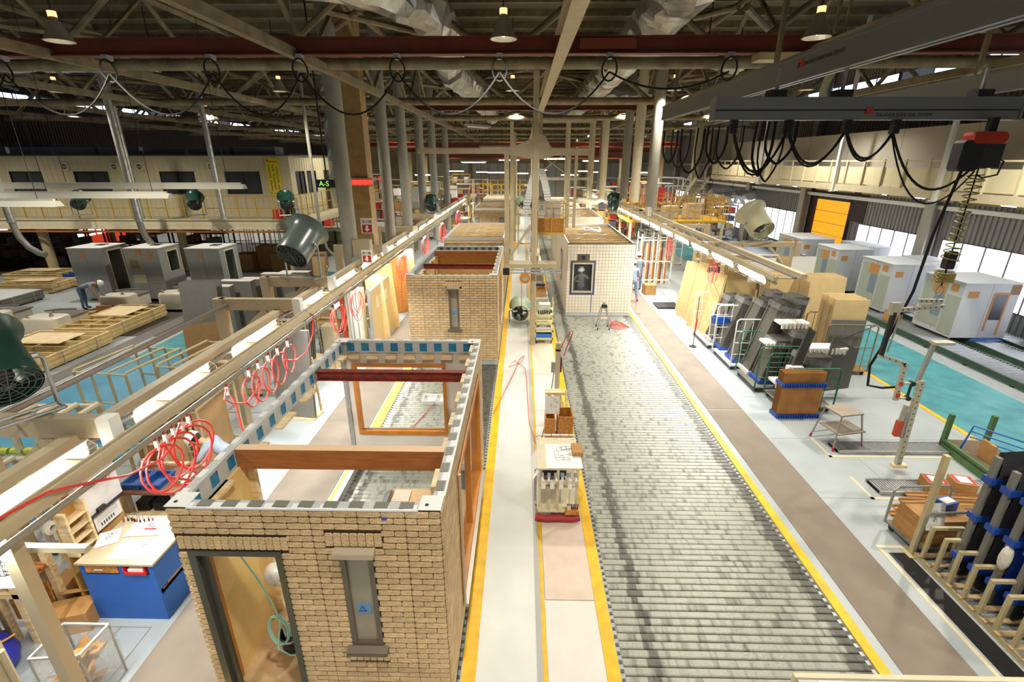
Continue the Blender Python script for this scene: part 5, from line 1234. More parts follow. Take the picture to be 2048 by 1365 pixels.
for a, c in wn:
    f = B().box(a, -.03, 4.1, a+.05, .06, 5.2).box(c-.05, -.03, 4.1, c, .06, 5.2).box(a+.05, -.03, 5.15, c-.05, .06, 5.2).box(a+.05, -.03, 4.1, c-.05, .06, 4.15).box((a+c)/2-.02, .0, 4.15, (a+c)/2+.02, .06, 5.15).mk('window_frame', black_m, t); B().box(a+.05, .03, 4.15, c-.05, .04, 5.15).mk('pane', M('dark_glass', '#2a2c2c', .08), f)
b = B().box(XW-.1, .1, z0, XW, 7, 4.0).box(XW-.1, .1, 5.2, XW, 7, z1)
for a, c in ((.1, .6), (1.7, 2.0), (3.2, 7)): b.box(XW-.1, a, 4.0, XW, c, 5.2)
b.mk('side_wall', wp, t); B().box(XW, 4.4, z0, XW+.02, 5.2, 5.2).mk('side_door', M('door_black', '#26241f', .5), t)
rb = B(); y = .3
while y < 7: rb.box(XW, y, 5.25, XW+.015, y+.05, z1).box(XW, y, z0, XW+.015, y+.05, 3.95); y += .3
rb.mk('siding_rib', wp, t, stuff=True)
for a, c in ((.6, 1.7), (2.0, 3.2)):
    f = B().box(XW-.06, a, 4.0, XW+.02, a+.05, 5.2).box(XW-.06, c-.05, 4.0, XW+.02, c, 5.2).box(XW-.06, a, 5.15, XW+.02, c, 5.2).box(XW-.06, (a+c)/2-.02, 4.0, XW+.02, (a+c)/2+.02, 5.2).mk('window_frame', black_m, t); B().box(XW-.04, a, 4.0, XW-.03, c, 5.2).mk('pane', M('dark_glass', '#2a2c2c', .08), f)
B().box(XL, -.1, z1, XW+.1, 7, z1+.06).mk('roof', M('roof_edge', '#3d3a33', .6), t)
for k in range(7): B().box(XL+.4+k*2.4, 1.0, z1+.06, XL+2.6+k*2.4, 2.0, z1+.45).mk('roof_unit', M('unit_gray', '#6c6d78', .5), t)
for k, x in enumerate((-23.5, -20.9, -19.2-.4, -15.9)):
    f = B().box(x-.18, -.12, 5.25, x+.18, 0, 5.62).mk('wall_fan', cream_m, t); B().cyl((x, -.125, 5.43), (x, -.12, 5.43), .13, 14).mk('fan_hole', M('fan_hole', '#5b5236', .6), f); B().box(x-.1, -.13, 5.41, x+.1, -.126, 5.45).mk('fan_blade', cream_m, f)
bn = B().box(-13.1, -.05, 4.15, -12.4, -.035, 5.85).mk('banner', M('banner_yellow', '#e0c81e', .5), t, label='yellow banner with columns of dark writing')
tx = B()
for cidx in range(3):
    for k in range(16):
        zz = 5.5-.08*k-.02; xx = -12.55-.19*cidx
        if (k*7+cidx*5) % 11 == 0: continue
        tx.box(xx-.05, -.055, zz, xx+.05, -.05, zz+.012); tx.box(xx-.012-.02*((k+cidx) % 3-1), -.055, zz-.03, xx+.012-.02*((k+cidx) % 3-1), -.05, zz+.035); tx.box(xx-.04, -.055, zz-.03, xx+.04, -.05, zz-.02)
tx.mk('lettering', M('ink_navy', '#24406a', .6), bn)
B().box(-13.02, -.056, 5.66, -12.92, -.05, 5.78).box(-12.88, -.056, 5.66, -12.48, -.05, 5.7).mk('logo', M('logo_red', '#d0362c', .5), bn)
cbox('red bucket shaped bin on the left gallery', (-12.6, 24.9, 2.95), .35, .35, .45, m=M('bucket_red', '#c23322', .4), tape=False)
B_ = thing('air_unit', 'grey cabinet unit on the left gallery beside the red bin', 'unit', (-12.1, 25.1, 2.95)); B().box(0, 0, 0, .6, .4, 1.0).mk('case', M('case_gray', '#8c8875', .5), B_); B().box(.05, -.01, .1, .55, 0, .7).mk('grille', black_m, B_)
# silver hoses hanging over the yard
def drop_hose(label, x, y, z0, z1, r, bend=None, m=None):
    t = thing('drop_duct', label, 'duct', (x, y, 0), 0, 'silver hoses over the yard'); zj = z0+(1.6 if bend else .0)
    B().cyl((0, 0, zj), (0, 0, z1), r, 12).mk('duct', m or silver_m, t, True)
    if bend: B().tube([(0, 0, zj), (.02, 0, zj-.3), (.12, 0, zj-.7), (.38*bend, 0, zj-1.1), (.75*bend, 0, zj-1.35), (1.0*bend, 0, zj-1.42)], r*.9, 12).mk('elbow', M('hose_gray', '#8c8a82', .5, .2), t, True)
    B().cyl((0, 0, zj-.05), (0, 0, zj+.05), r*1.1, 12).mk('clamp', steel_m, t); return t
drop_hose('silver hanging hose with a curled end, farthest left over the yard', -21.7, 20.6, 1.7, 10.58, .14, 1)
drop_hose('silver hanging hose with a curled end over the middle grey cabin', -16.5, 21, 1.7, 10.58, .14, 1)
drop_hose('straight silver hanging hose before the second gallery window', -17.9, 23, 3.2, 10.58, .12)
drop_hose('straight silver hanging hose before the third gallery window', -14.0, 23, 3.2, 10.58, .12)
drop_hose('thin pale pipe dropping at the gallery corner', -9.3, 22.5, 1.4, 10.58, .07, .5, gray_m)
# hanging strip light troughs
tr_m = M('trough_white', '#c4c2b4', .5)
def trough(label, x0, x1, y, z):
    t = thing('light_trough', label, 'lamp', (x0, y, z), 0, 'unlit light troughs over the yard')
    L_ = x1-x0; B().prism([(0, -.14, 0), (0, .14, 0), (0, .05, .13), (0, -.05, .13)], (L_, 0, 0)).mk('trough', tr_m, t)
    B().box(.1, -.03, .13, L_-.1, .03, .18).mk('ballast', tr_m, t)
    for k in range(4): x = .5+(L_-1)*k/3; B().cyl((x, 0, .18), (x, 0, 10.58-z), .008, 5).mk('wire', black_m, t)
    return t
trough('uppermost long white light trough hung before the gallery windows', -24, -8.3, 15, 4.92); trough('second white light trough hung just below the longest one', -20, -9.9, 14, 4.72); trough('short dark edged light trough at the left edge of the picture', -17, -11.3, 12, 4.66)
# toast racks of beige tube on the blue floor
rk = M('rack_tube', '#c2b48c', .5, var=.1, vs=5)
def hoop_rack(label, x, y, n, pitch, d, h, rz=0, r=.028, group='beige tube racks', m=None, board=0, mid=True):
    t = thing('tube_rack', label, 'rack', (x, y, 0), rz, group); m = m or rk; W = (n-1)*pitch
    hp = B().tube([(0, 0, .12), (0, 0, h-.03), (0, .03, h), (0, d-.03, h), (0, d, h-.03), (0, d, .12)], r, 8).mesh('hoop', m, True)
    for k in range(n): put('hoop', hp, t, (k*pitch, 0, 0))
    for z in ((.15, h*.5, h*.97) if mid else (.15, h*.97)):
        for yy in (0, d): B().cyl((0, yy, z), (W, yy, z), r*.85, 6).mk('rail', m, t, True)
    for yy in (0, d): B().box(-.05, yy-.04, .08, W+.05, yy+.04, .13).mk('base_rail', m, t)
    for xx in (0, W):
        for yy in (0, d): c = B().box(xx-.03, yy-.03, .05, xx+.03, yy+.03, .09).mk('caster', black_m, t)
    for xx in (0, W):
        for yy in (0, d): B().cyl((xx-.02, yy, .04), (xx+.02, yy, .04), .04, 10).mk('wheel', rubber_m, t)
    for k in range(board):
        B().box(W*(.15+.7*k/max(1, board-1))-.01, .1, .15, W*(.15+.7*k/max(1, board-1))+.012, d-.1, h*.9).mk('board', M('tan_sheet', '#a9875c', .6, var=.1, vs=5), t)
    return t
hoop_rack('empty beige hoop rack on the blue floor, farthest left of the row', -9.6, 9.3, 4, .42, 1.5, 1.5, -.12)
hoop_rack('empty beige hoop rack on the blue floor, behind the second lamp', -8.0, 9.6, 4, .38, 1.6, 1.5, -.1)
hoop_rack('beige hoop rack close behind the left rail with timber in it', -7.1, 7.6, 5, .3, 1.3, 1.45, .05, board=3)
hoop_rack('beige hoop rack beyond the timber filled one', -7.3, 11.2, 4, .4, 1.5, 1.5, -.05)
hoop_rack('beige hoop rack under the lamp rail next to the work bench', -6.6, 7.2-.9+.55, 3, .3, .7, 1.3, 0, board=2)
t = hoop_rack('tube rack padded with wrapped cream sleeves at the left edge', -9.5, 7.35, 4, .4, .95, 1.2, .05, r=.06, m=M('wrap_cream', '#cfc6ad', .7, var=.1, vs=8))
for k in range(4): B().cyl((.25*k, .0, .75), (.25*k+.2, 0, .75), .065, 8).mk('tape_band', M('tape_yg', '#b9bf4a', .5), t)
hoop_rack('second padded tube rack behind the short arm of the near post', -8.2, 5.6, 4, .35, 1.0, 1.15, .1, r=.05, m=M('wrap_cream', '#cfc6ad', .7, var=.1, vs=8))
# boards leaning and standing
def boards(label, x, y, w, h, n, rz, lean, m, th=.02, pitch=.05, z=0, group=None, rack=True):
    """upright sheets leaning against a small frame; each sheet is a part"""
    t = thing('board_stack', label, 'boards', (x, y, z), rz, group)
    me = B().box(0, 0, 0, w, th, h).mesh('board', m)
    for k in range(n): put('board', me, t, (.01*(k % 3), k*pitch, .06 if rack else 0), (-math.radians(lean), 0, 0))
    if rack:
        B().box(0, -.05, 0, w, n*pitch+.3, .06).mk('skid', wood_m, t)
        for xx in (.06, w-.06): B().bar((xx, n*pitch+h*math.sin(math.radians(lean))+.08, .06), (xx, n*pitch+h*.7*math.sin(math.radians(lean))+.07, h*.7), .04).mk('prop', green_m if n > 6 else wood_m, t)
    return t
wt = M('white_board', '#dedbd2', .5)
boards('large grey gypsum board standing beside the nearest cabin under the hoses', -5.75, 10.0, .95, 2.1, 2, math.radians(-8), 6, grayb_m)
boards('grey boards on a green prop behind the nearest cantilever arm', -9.5, 12.6, 1.0, 2.5, 4, .1, 8, grayb_m, pitch=.1)
boards('tan and grey boards leaning in front of the big grey ones', -8.6, 11.3, 1.0, 1.7, 3, .35, 10, M('tan_sheet', '#a9875c', .6, var=.1, vs=5), pitch=.08)
for k in range(6):
    t = thing('door_panel', 'thick white edged panel standing in the row behind the second arm, %s from the front' % od[k], 'panel', (-10.6+.42*k, 15.2+.55*k, 0), 0, 'white edged panels')
    B().box(0, 0, 0, 1.05, .28, 1.85+.05*(k % 2)).mk('core', grayb_m, t); B().box(-.01, -.01, 1.85+.05*(k % 2), 1.06, .29, 1.87+.05*(k % 2)).mk('top_edge', wt, t)
boards('grey and mustard boards behind the fan arm', -8.6, 17.8, 1.1, 2.3, 3, 0, 4, grayb_m, pitch=.12)
boards('mustard board beside the grey boards behind the fan arm', -7.8, 17.6, .45, 2.3, 2, 0, 4, tanb_m, pitch=.1)
boards('narrow grey boards by the second cantilever post', -7.0, 13.4, .7, 2.0, 4, -.2, 8, grayb_m, pitch=.09)
crate('upper blue stacking crate by the nearest cabin corner', (-6.35, 14.1, .34), .5, .42, .34, blue_pl); crate('lower blue stacking crate by the nearest cabin corner', (-6.35, 14.1, 0), .5, .42, .33, blue_pl)
cbox('pale wooden box beside the blue stacking crates', (-5.75, 13.0, 0), .45, .4, .45, 0, m=frame_w, tape=False)
t = thing('work_table', 'long work table with machine parts behind the left rail', 'table', (-7.4, 15.9, 0)); B().box(0, 0, .85, 1.9, .8, .9).mk('table_top', frame_w, t); B().box(0, .0, .35, 1.9, .8, .38).mk('shelf', frame_w, t)
for x in (0, .9, 1.82):
    for y in (0, .72): B().box(x, y, 0, x+.08, y+.08, .85).mk('leg', wood_m, t)
for k in range(7): B().bev(.1+.25*k, .1+.1*(k % 3), .9, .28+.25*k, .4+.1*(k % 3), 1.02+.08*(k % 2), .03, 1).mk('machine_part', M(('mp_a', 'mp_b', 'mp_c')[k % 3], ('#2a2a2a', '#b9b9b0', '#365d86')[k % 3], .4), t)
# white cupboards and panels along the left walkway
t = thing('white_cupboard', 'tall cream cupboard with conduits, on the left walkway past the nearest cabin', 'cupboard', (-5.45, 14.3, 0)); B().box(0, 0, 0, .5, .4, 2.0).mk('body', cream_m, t); B().box(.06, -.02, .05, .44, 0, 1.95).mk('door', white_m, t)
for x in (.1, .2, .36): B().cyl((x, -.05, .0), (x, -.05, 2.0), .015, 6).mk('pipe', steel_m, t)
o = B().box(-5.6, 14.25, 0, -5.5, 14.35, 2.3).mk('red_pole', M('pole_orange', '#b8492a', .5)); tag(o, 'orange red square pole beside the cream cupboard', 'pole')
t = thing('sliding_door', 'big cream panel with notices standing along the left walkway', 'panel', (-4.78, 14.5, 0)); B().box(0, 0, 0, .06, 2.4, 1.9).mk('panel', M('panel_beige', '#d2c4a4', .5), t)
for k in range(3): B().box(.06, .6+.5*k, 1.2, .066, .85+.5*k, 1.55).mk('notice', paper_m, t)
B().box(-.02, -.05, 0, .08, -.01, 2.0).box(-.02, 2.41, 0, .08, 2.45, 2.0).mk('stile', steel_m, t)
t = thing('white_cupboard', 'long low cream cupboard before the tall one', 'cupboard', (-5.75, 13.9, 0)); B().box(-.4, 0, 0, .0, .4, .95).mk('body', cream_m, t)
for k in range(4): boards('brown timber panel leaning by the left rail, %s from the camera' % od[k], -4.95, (15.2, 16.3, 18.3, 19.4)[k], .6+.06*k, 2.2+.1*(k % 2), 2, math.radians(40), 8, osb_m if k == 2 else tanb_m, rack=False)
# grey ducts and signs along the left rail
for k, y in enumerate((15.5, 20.45, 23.7, 27.7, 31.6, 36.9)):
    t = thing('spiral_duct', 'grey spiral duct rising beside the left rail, %s from the camera' % od[k], 'duct', (-5.5, y, 0), 0, 'grey spiral ducts'); r = .24 if k == 0 else .22
    B().cyl((0, 0, .9), (0, 0, 10.58), r, 18).mk('duct', gray_m, t, True)
    rg = B().cyl((0, 0, -.02), (0, 0, .02), r*1.03, 18).mesh('ring', gray_m)
    for q in range(5): put('ring', rg, t, (0, 0, 1.6+q*1.8))
    B().cyl((0, 0, 0), (0, 0, .9), .03, 6).mk('stand', steel_m, t)
t = column(-5.57, 17.6, 10.58, .3, 'big square beige column beside the nearest grey duct', False, M('column_tan', '#a08352', .6, var=.25, vs=5))
def ext_sign(t, x, y, z, w=.3):
    s = B().box(x-w/2, y-.01, z, x+w/2, y, z+w*1.25).mk('sign', white_m, t, label='white fire extinguisher sign with a red arrow panel'); B().box(x-w*.4, y-.014, z+w*.06, x+w*.4, y-.01, z+w*.72).mk('red_field', M('sign_red', '#b3202a', .5), s)
    B().prism([(x, y-.018, z+w*.12), (x+w*.22, y-.018, z+w*.36), (x+w*.1, y-.018, z+w*.36), (x+w*.1, y-.018, z+w*.64), (x-w*.1, y-.018, z+w*.64), (x-w*.1, y-.018, z+w*.36), (x-w*.22, y-.018, z+w*.36)][::-1], (0, .003, 0)).mk('arrow', white_m, s)
    text('消火器', w*.3, black_m, s, (x, y-.013, z+w*.85), (PI/2, 0, 0), align='CENTER')
ext_sign(t, .1, -.305, 3.3, .42)
t = thing('hanging_sign', 'white fire extinguisher sign with a red arrow on the left lamp rail', 'sign', (-4.62, 14.3, 2.75)); B().cyl((0, 0, 0), (0, 0, .1), .015, 6).mk('stem', steel_m, t); ext_sign(t, 0, 0, .1, .3)
t = thing('led_sign', 'black display with green letters hung beside the big column', 'sign', (-7.0, 17.2, 4.85)); B().box(0, 0, 0, .75, .1, .26).mk('case', black_m, t); text('A-S', .24, M('led_green', '#9be06a', .4, emit=1.2), t, (.06, -.004, .05), (PI/2, 0, 0)); B().box(.3, .05, .26, .34, .09, 5.5).mk('hanger', black_m, t)
t = thing('signal_lamps', 'cluster of red signal lamps on the big column', 'lamp', (-5.9, 17.1, 4.95)); b = B()
for k in range(5): B().bev(.16*k, 0, 0, .16*k+.14, .12, .16, .03, 1).mk('red_lens', M('lens_red', '#ff4a35', .3, emit=.9), t)
B().box(0, .12, -.05, .8, .16, .22).mk('bracket', steel_m, t)
t = thing('gray_cabinet', 'grey electrical cabinet with a small lamp on the left rail', 'cabinet', (-5.35, 15.25, 2.75)); B().box(0, 0, 0, .55, .3, .62).mk('body', M('cab_tan', '#a59a80', .5), t); B().cyl((.05, -.12, .0), (.05, -.02, .0), .12, 12).mk('lamp_head', steel_m, t)
# cartons and stock under the gallery
for k in range(5): cbox('large brown carton under the left gallery, %s from the left' % od[k], (-15.8+1.0*k, 26.2+.5*(k % 2), 0), .95, .9, .9+.35*(k % 2), .05*k, m=M('card_dark', '#8d6a42', .75))
for k in range(4):
    t = thing('stock_pallet', 'olive wrapped stock pallet behind the fan, %s of the row' % ('leftmost', 'second', 'third', 'rightmost')[k], 'pallet', (-13.8+1.75*k, 31.5, 0)); B().box(0, 0, 0, 1.6, 1.2, .12).mk('base', wood_m, t); B().box(.02, .02, .12, 1.58, 1.18, .75).mk('load', M('olive_wrap', '#7d7a58', .6, var=.1, vs=5), t); B().box(.02, .02, .8, 1.58, 1.18, 1.45).mk('load', M('olive_wrap', '#7d7a58', .6), t); B().box(0, 0, 1.45, 1.6, 1.2, 1.55).mk('white_top', wt, t)
for k in range(4): hoop_rack('silver sheet rack beneath the far end of the left gallery, %s from left' % od[k], -20.5+1.9*k, 29.5, 5, .35, 1.2, 1.9, 0, m=silver_m, group='silver racks under the gallery')

for k in range(7):
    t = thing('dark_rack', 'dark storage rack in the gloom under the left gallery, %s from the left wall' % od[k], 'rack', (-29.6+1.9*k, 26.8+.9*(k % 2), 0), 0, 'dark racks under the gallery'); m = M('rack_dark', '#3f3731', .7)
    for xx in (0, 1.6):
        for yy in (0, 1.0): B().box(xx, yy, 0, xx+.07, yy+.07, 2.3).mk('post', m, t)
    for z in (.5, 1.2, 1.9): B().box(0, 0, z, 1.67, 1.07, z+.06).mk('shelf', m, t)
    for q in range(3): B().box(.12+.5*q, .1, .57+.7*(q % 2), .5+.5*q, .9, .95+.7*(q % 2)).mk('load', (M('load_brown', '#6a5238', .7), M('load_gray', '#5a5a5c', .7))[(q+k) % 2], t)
# ---------------------------------------------------------------- right bay: sash trolleys
wtube = M('trolley_white', '#e4e3dc', .4); gtube = M('trolley_green', '#2f6a4c', .4); rtube = M('trolley_rust', '#8a7a5a', .5, .2)
sash_m = M('sash_gray', '#5f5d57', .4, .3, var=.1, vs=5, rnd=.12); foam_m = M('foam_white', '#efece2', .8); film_m = M('clear_film', '#dde4e8', .1, alpha=.2)
def trolley(label, x, y, w, d, h, m, rz=0, mesh=True, deckm=None):
    t = thing('sash_trolley', label, 'trolley', (x, y, 0), rz); r = .02
    B().box(0, 0, .12, w, d, .15).mk('deck', deckm or M('deck_gray', '#77746c', .6), t)
    for yy in (0, d):
        B().tube([(0, yy, .12), (0, yy, h-.06), (.06, yy, h), (w-.06, yy, h), (w, yy, h-.06), (w, yy, .12)], r, 8).mk('end_hoop', m, t, True)
        if mesh:
            for k in range(1, 4): B().cyl((0, yy, .15+(h-.15)*k/4), (w, yy, .15+(h-.15)*k/4), .012, 6).mk('cross_bar', m, t)
            for k in range(1, 4): B().cyl((w*k/4, yy, .15), (w*k/4, yy, h), .01, 6).mk('upright_bar', m, t)
    for xx in (.08, w-.08):
        for yy in (.08, d-.08):
            c = B().box(xx-.03, yy-.03, .08, xx+.03, yy+.03, .12).mk('caster', steel_m, t); B().cyl((xx-.02, yy, .055), (xx+.02, yy, .055), .055, 10).mk('wheel', rubber_m, c, True)
    return t
trolley('white tube trolley at the far end of the sash row', 6.0, 14.7, .9, 1.5, 1.5, wtube, 0, deckm=white_m)
trolley('second white tube trolley in the sash row, with upright bars', 6.05, 13.0, .9, 1.4, 1.55, wtube, 0, deckm=white_m)
trolley('green tube trolley in the middle of the sash row', 6.1, 11.55, 1.0, 1.2, 1.3, gtube)
trolley('green tube trolley behind the corrugated board stack', 6.3, 10.5, 1.2, .95, 1.15, gtube)
crate('blue wire basket hung on the farthest white trolley', (6.0, 14.45, .95), .45, .24, .18, blue_pl)
def sash(x, y, z, h, lean, tilt, label, n=1, w=.07, d=.55):
    t = thing('sash_bundle', label, 'sash', (x, y, z), tilt, 'grey window sash bundles'); me = B().box(0, 0, 0, w*.82, .05, h).box(0, d-.05, 0, w*.82, d, h).box(0, .05, 0, w*.82, d-.05, .06).box(0, .05, h-.06, w*.82, d-.05, h).box(w*.3, .05, .06, w*.5, d-.05, h-.06).mesh('sash', sash_m)
    for k in range(n): put('sash', me, t, (k*w, 0, 0), (0, math.radians(lean), 0))
    B().box(-.02, -.02, 0, n*w+.02, d+.02, .1).mk('corner_pad', blue_pl if n % 2 else foam_m, t)
    q = B().box(-.015, -.015, h-.16, n*w+.015, d+.015, h-.02); q.xf(Matrix.Rotation(math.radians(lean), 4, 'Y')); q.mk('film_wrap', film_m, t)
    return t
sp = [(6.15, 14.9, 1.6, 16, 6), (6.2, 14.2-.0, 1.75, 17, 5), (6.2, 13.2, 1.95, 17, 7), (6.25, 12.35-.0, 2.1, 15, 8), (6.9, 13.7, 2.0, 10, 6), (6.95, 12.7, 2.15, 10, 6)]
for k, (x, y, h, ln, n) in enumerate(sp): sash(x, y, .16, h, ln, 0, 'tall bundle of film wrapped grey sashes leaning in the trolley row, %s from the far end' % od[-1-k] if 0 else 'tall bundle of film wrapped grey sashes, number %s counted from the far trolley' % ('one', 'two', 'three', 'four', 'five', 'six')[k], n)
sash(6.3, 11.75, .16, 1.25, 12, 0, 'short grey sash bundle in the green trolley, left of the foam pads', 5)
sash(6.75, 11.7, .16, 1.5, 8, 0, 'grey sash bundle capped by the white foam strip', 6)
sash(6.55, 10.75, .16, 1.2, 10, 0, 'grey sash bundle right behind the corrugated board stack', 9)
t = thing('rail_bundle', 'slim leaning bundle of long grey rails before the green trolley', 'sash', (6.15, 10.6, 0))
for k in range(5): B().bar((.04*k, 0, .0), (.62+.04*k, .3, 2.05-.03*k), .035, .05).mk('rail', sash_m, t)
B().box(.2, .05, 1.0, .55, .2, 1.12).mk('tape_band', foam_m, t)
for k, (x, y, z, L_) in enumerate(((6.7, 12.0, 1.72, .75), (6.3, 11.8, 1.25, .6), (7.0, 11.1, 1.38, .95), (6.3, 11.0, .5, .5))):
    t = thing('foam_strip', 'notched white foam pad on the sash trolleys, %s' % ('topmost by the green panel', 'left one above the green trolley', 'largest, right of the leaning rails', 'lowest beside the leaning rails')[k], 'foam', (x, y, z)); B().box(0, 0, 0, L_, .35, .06).mk('pad', foam_m, t); tm = B().box(0, -.05, -.09, .06, .0, .06).mesh('tooth', foam_m)
    for q in range(int(L_/.1)): put('tooth', tm, t, (q*.1+.02, 0, 0))
o = B().box(6.75, 12.55, .16, 7.2, 12.6, 2.0).mk('green_panel', M('panel_green', '#129169', .4)); tag(o, 'bright green panel standing among the grey sashes', 'panel')
o = B().prism([(7.35, 11.0, .3), (8.3, 11.25, .3), (8.3, 11.25, 1.35), (7.5, 11.05, 1.75)], (0, .05, 0)).mk('curved_sheet', M('panel_dark', '#57534c', .5)); tag(o, 'dark grey curved sheet leaning between the trolleys and the wire cage', 'panel')
# corrugated stack in front
t = thing('board_stack', 'stack of corrugated brown sheets held by blue comb pads', 'boards', (6.04, 10.2, .005), math.radians(2)); cg = M('corrugated_brown', '#a8743c', .7, var=.12, vs=5)
me = B().box(0, 0, 0, .98, .012, 1.1).mesh('sheet', cg)
for k in range(6): put('sheet', me, t, (0, .03+.045*k, .05), (0, 0, 0))
for z in (.0, .8):
    pad = B().box(-.02, 0, z, 1.02, .3, z+.09).mk('comb_pad', blue_pl, t, label='blue notched plastic pad'); tm = B().box(0, -.03, z-.005, .03, 0, z+.095).mesh('tooth', blue_pl)
    for q in range(18): put('tooth', tm, pad, (-.01+q*.0575, 0, 0))
# wire cage with boards
t = trolley('big wire cage trolley loaded with tall panels', 8.45, 12.75, 1.3, 1.2, 1.5, rtube, math.radians(-3), mesh=False, deckm=M('deck_wood', '#b98d55', .6))
for yy in (0, 1.2):
    for k in range(1, 6): B().cyl((1.3*k/6, yy, .15), (1.3*k/6, yy, 1.5), .012, 6).mk('upright_bar', rtube, t)
    for z in (.3, .85): B().cyl((0, yy, z), (1.3, yy, z), .015, 6).mk('cross_bar', rtube, t)
B().cyl((.15, -.01, .95), (1.2, -.01, 1.5), .012, 6).mk('diagonal_strap', black_m, t)
for k in range(8): B().box(.12+.02*(k % 3), .12+.11*k, .16, 1.02+.03*(k % 2), .16+.11*k, 2.15 if k != 0 else 1.6).mk('panel', tanb_m if k else grayb_m, t)
boards('tall yellow brown boards standing behind the wire cage', 8.9, 14.6, 1.1, 2.3, 5, 0, 5, tanb_m, pitch=.16); boards('yellow board pile with a white cap left of the wire cage', 8.1, 15.4, 1.0, 2.2, 4, .05, 5, tanb_m, pitch=.2); boards('tan boards behind the gate post of the right bay', 9.6, 17.6, 1.2, 2.3, 4, .05, 5, tanb_m, pitch=.18)
boards('mustard board pile deep under the gate arm', 8.0, 18.6, 1.3, 2.2, 3, .0, 4, tanb_m, pitch=.2); boards('grey panel set under the gate arm', 8.3, 16.4, .8, 1.6, 4, 0, 5, grayb_m, pitch=.12)
t = thing('pipe_trolley', 'low pipe trolley frame behind the wire cage', 'trolley', (9.5, 15.6, 0)); 
for x in (0, .8): B().tube([(x, 0, .05), (x, 0, .9), (x, .4, .9), (x, .4, .05)], .02, 6).mk('hoop', rtube, t)
for z in (.2, .55, .88): B().cyl((0, 0, z), (.8, 0, z), .018, 6).mk('bar', rtube, t)
for k, (x, z, w) in enumerate(((7.85, 1.75, .85), (9.25, 1.8, .8))):
    t = thing('hung_sheet', 'square white sheet hung on the gate post, %s one' % ('left', 'right')[k], 'panel', (x, 16.65, z)); B().box(0, 0, 0, w, .012, .85).mk('sheet', white_m, t); B().box(w/2-.05, .012, .85, w/2+.05, .2, .9).mk('hook', steel_m, t)
t = thing('bent_pipe', 'white bent pipe reaching from the right lamp rail to the gate post', 'pipe', (6.3, 16.6, 0)); B().tube([(0, -.8, 3.0), (.1, -.4, 2.95), (.5, -.2, 2.75), (1.6, -.1, 2.72), (2.4, 0, 2.7), (2.7, .2, 2.4)], .03, 8).mk('pipe', white_m, t, True)
# tall timber panels leaning behind the right walkway
for k in range(6): boards('tall yellow timber panel leaning behind the right walkway, %s from the camera' % od[k], 6.1+.12*(k % 2), 15.9+.62*k, .5, 2.25-.1*(k % 3), 2, math.radians(-70), 9, tanb_m if k % 3 else frame_w, rack=False)
t = thing('timber_rack', 'white framed rack of upright timber lengths by the walkway worker', 'rack', (5.6, 23.0, 0))
for x in (0, .75, 1.5):
    for y in (0, .8): B().box(x, y, 0, x+.05, y+.05, 2.5).mk('post', white_m, t)
for z in (.3, 1.2, 2.2): B().box(0, 0, z, 1.55, .04, z+.05).box(0, .8, z, 1.55, .84, z+.05).mk('bar', white_m, t)
for k in range(14): B().bar((.08+.1*k, .3+.1*(k % 3), .05), (.12+.1*k, .5+.1*(k % 3), 2.3-.1*(k % 4)), .06, .05).mk('length', (wood_m, glulam_m, M('stock_dark', '#59483a', .6))[k % 3], t)
cbox('brown carton on the floor by the walkway worker', (5.6, 21.4, 0), .5, .5, .45, .1)
o = B().box(5.6, 19.2, .0, 6.5, 20.0, .07).mk('black_mat', black_m); tag(o, 'black recessed mat at the foot of the leaning timber panels', 'mat')
t = thing('hose_stand', 'thin black stand with a hose on the right walkway edge', 'stand', (5.62, 14.9, 0)); B().cyl((0, 0, 0), (0, 0, 1.7), .012, 6).mk('rod', black_m, t); B().cyl((0, 0, 0), (0, 0, .02), .12, 10).mk('foot', black_m, t); B().cyl((0, 0, .5), (.02, 0, .95), .03, 8).mk('gun', M('pole_orange', '#b8492a', .5), t)
# ---------------------------------------------------------------- right bay: bath cabins on roller tracks
def track(label, x, w, y0, y1):
    t = thing('roller_track', label, 'track', (x, y0, 0)); L_ = y1-y0
    for xx in (0, w-.07): B().box(xx, 0, .06, xx+.07, L_, .22).mk('side_rail', track_m, t)
    k = 0
    while k*1.5 < L_: B().box(.02, k*1.5, 0, w-.02, k*1.5+.08, .06).mk('foot', track_m, t); k += 1
    rm = B().cyl((.07, 0, .19), (w-.07, 0, .19), .028, 8).mesh('roller', alu_m, True)
    for k in range(min(300, int(L_/.11))): put('roller', rm, t, (0, .06+k*.11, 0))
    return t
track('dark green roller track nearest to the teal floor strip', 13.15, 1.0, 6, 32); track('second dark green roller track, under the near bath cabins', 14.6, .9, 6, 30); track('third dark green roller track, close to the right wall', 15.8, .8, 6, 30)
bl_m = M('bath_white', '#c7c8cb', .55, var=.04, vs=4); gl_s = M('bath_greenish', '#a9ada0', .5, var=.06, vs=4); lidw = M('lid_bright', '#e6e7ea', .6)
def rbath(label, x, y, w, d, h=1.8, z0=.3):
    return bath(label, x, y, w, d, h, z0, shell=bl_m, top=lidw, group='white bathroom cabins by the right wall', face='y',
      patches=(('l', d*.12, d*.3, h*.82, h*.95, tape_o), ('l', d*.38, d*.95, h*.1, h*.92, gl_s), ('l', .02, d*.34, h*.05, h*.75, gl_s), ('l', d*.4, d*.62, h*.3, h*.7, M('film_blue', '#7d8a9d', .3)), ('l', d*.4, d*.7, h*.72, h*.92, tape_o), ('f', w*.1, w*.28, h*.75, h*.86, tape_o)))
rb1 = rbath('white bath cabin nearest the camera on the right tracks, with a dark window strip', 13.93, 15.1, 1.75, 1.6)
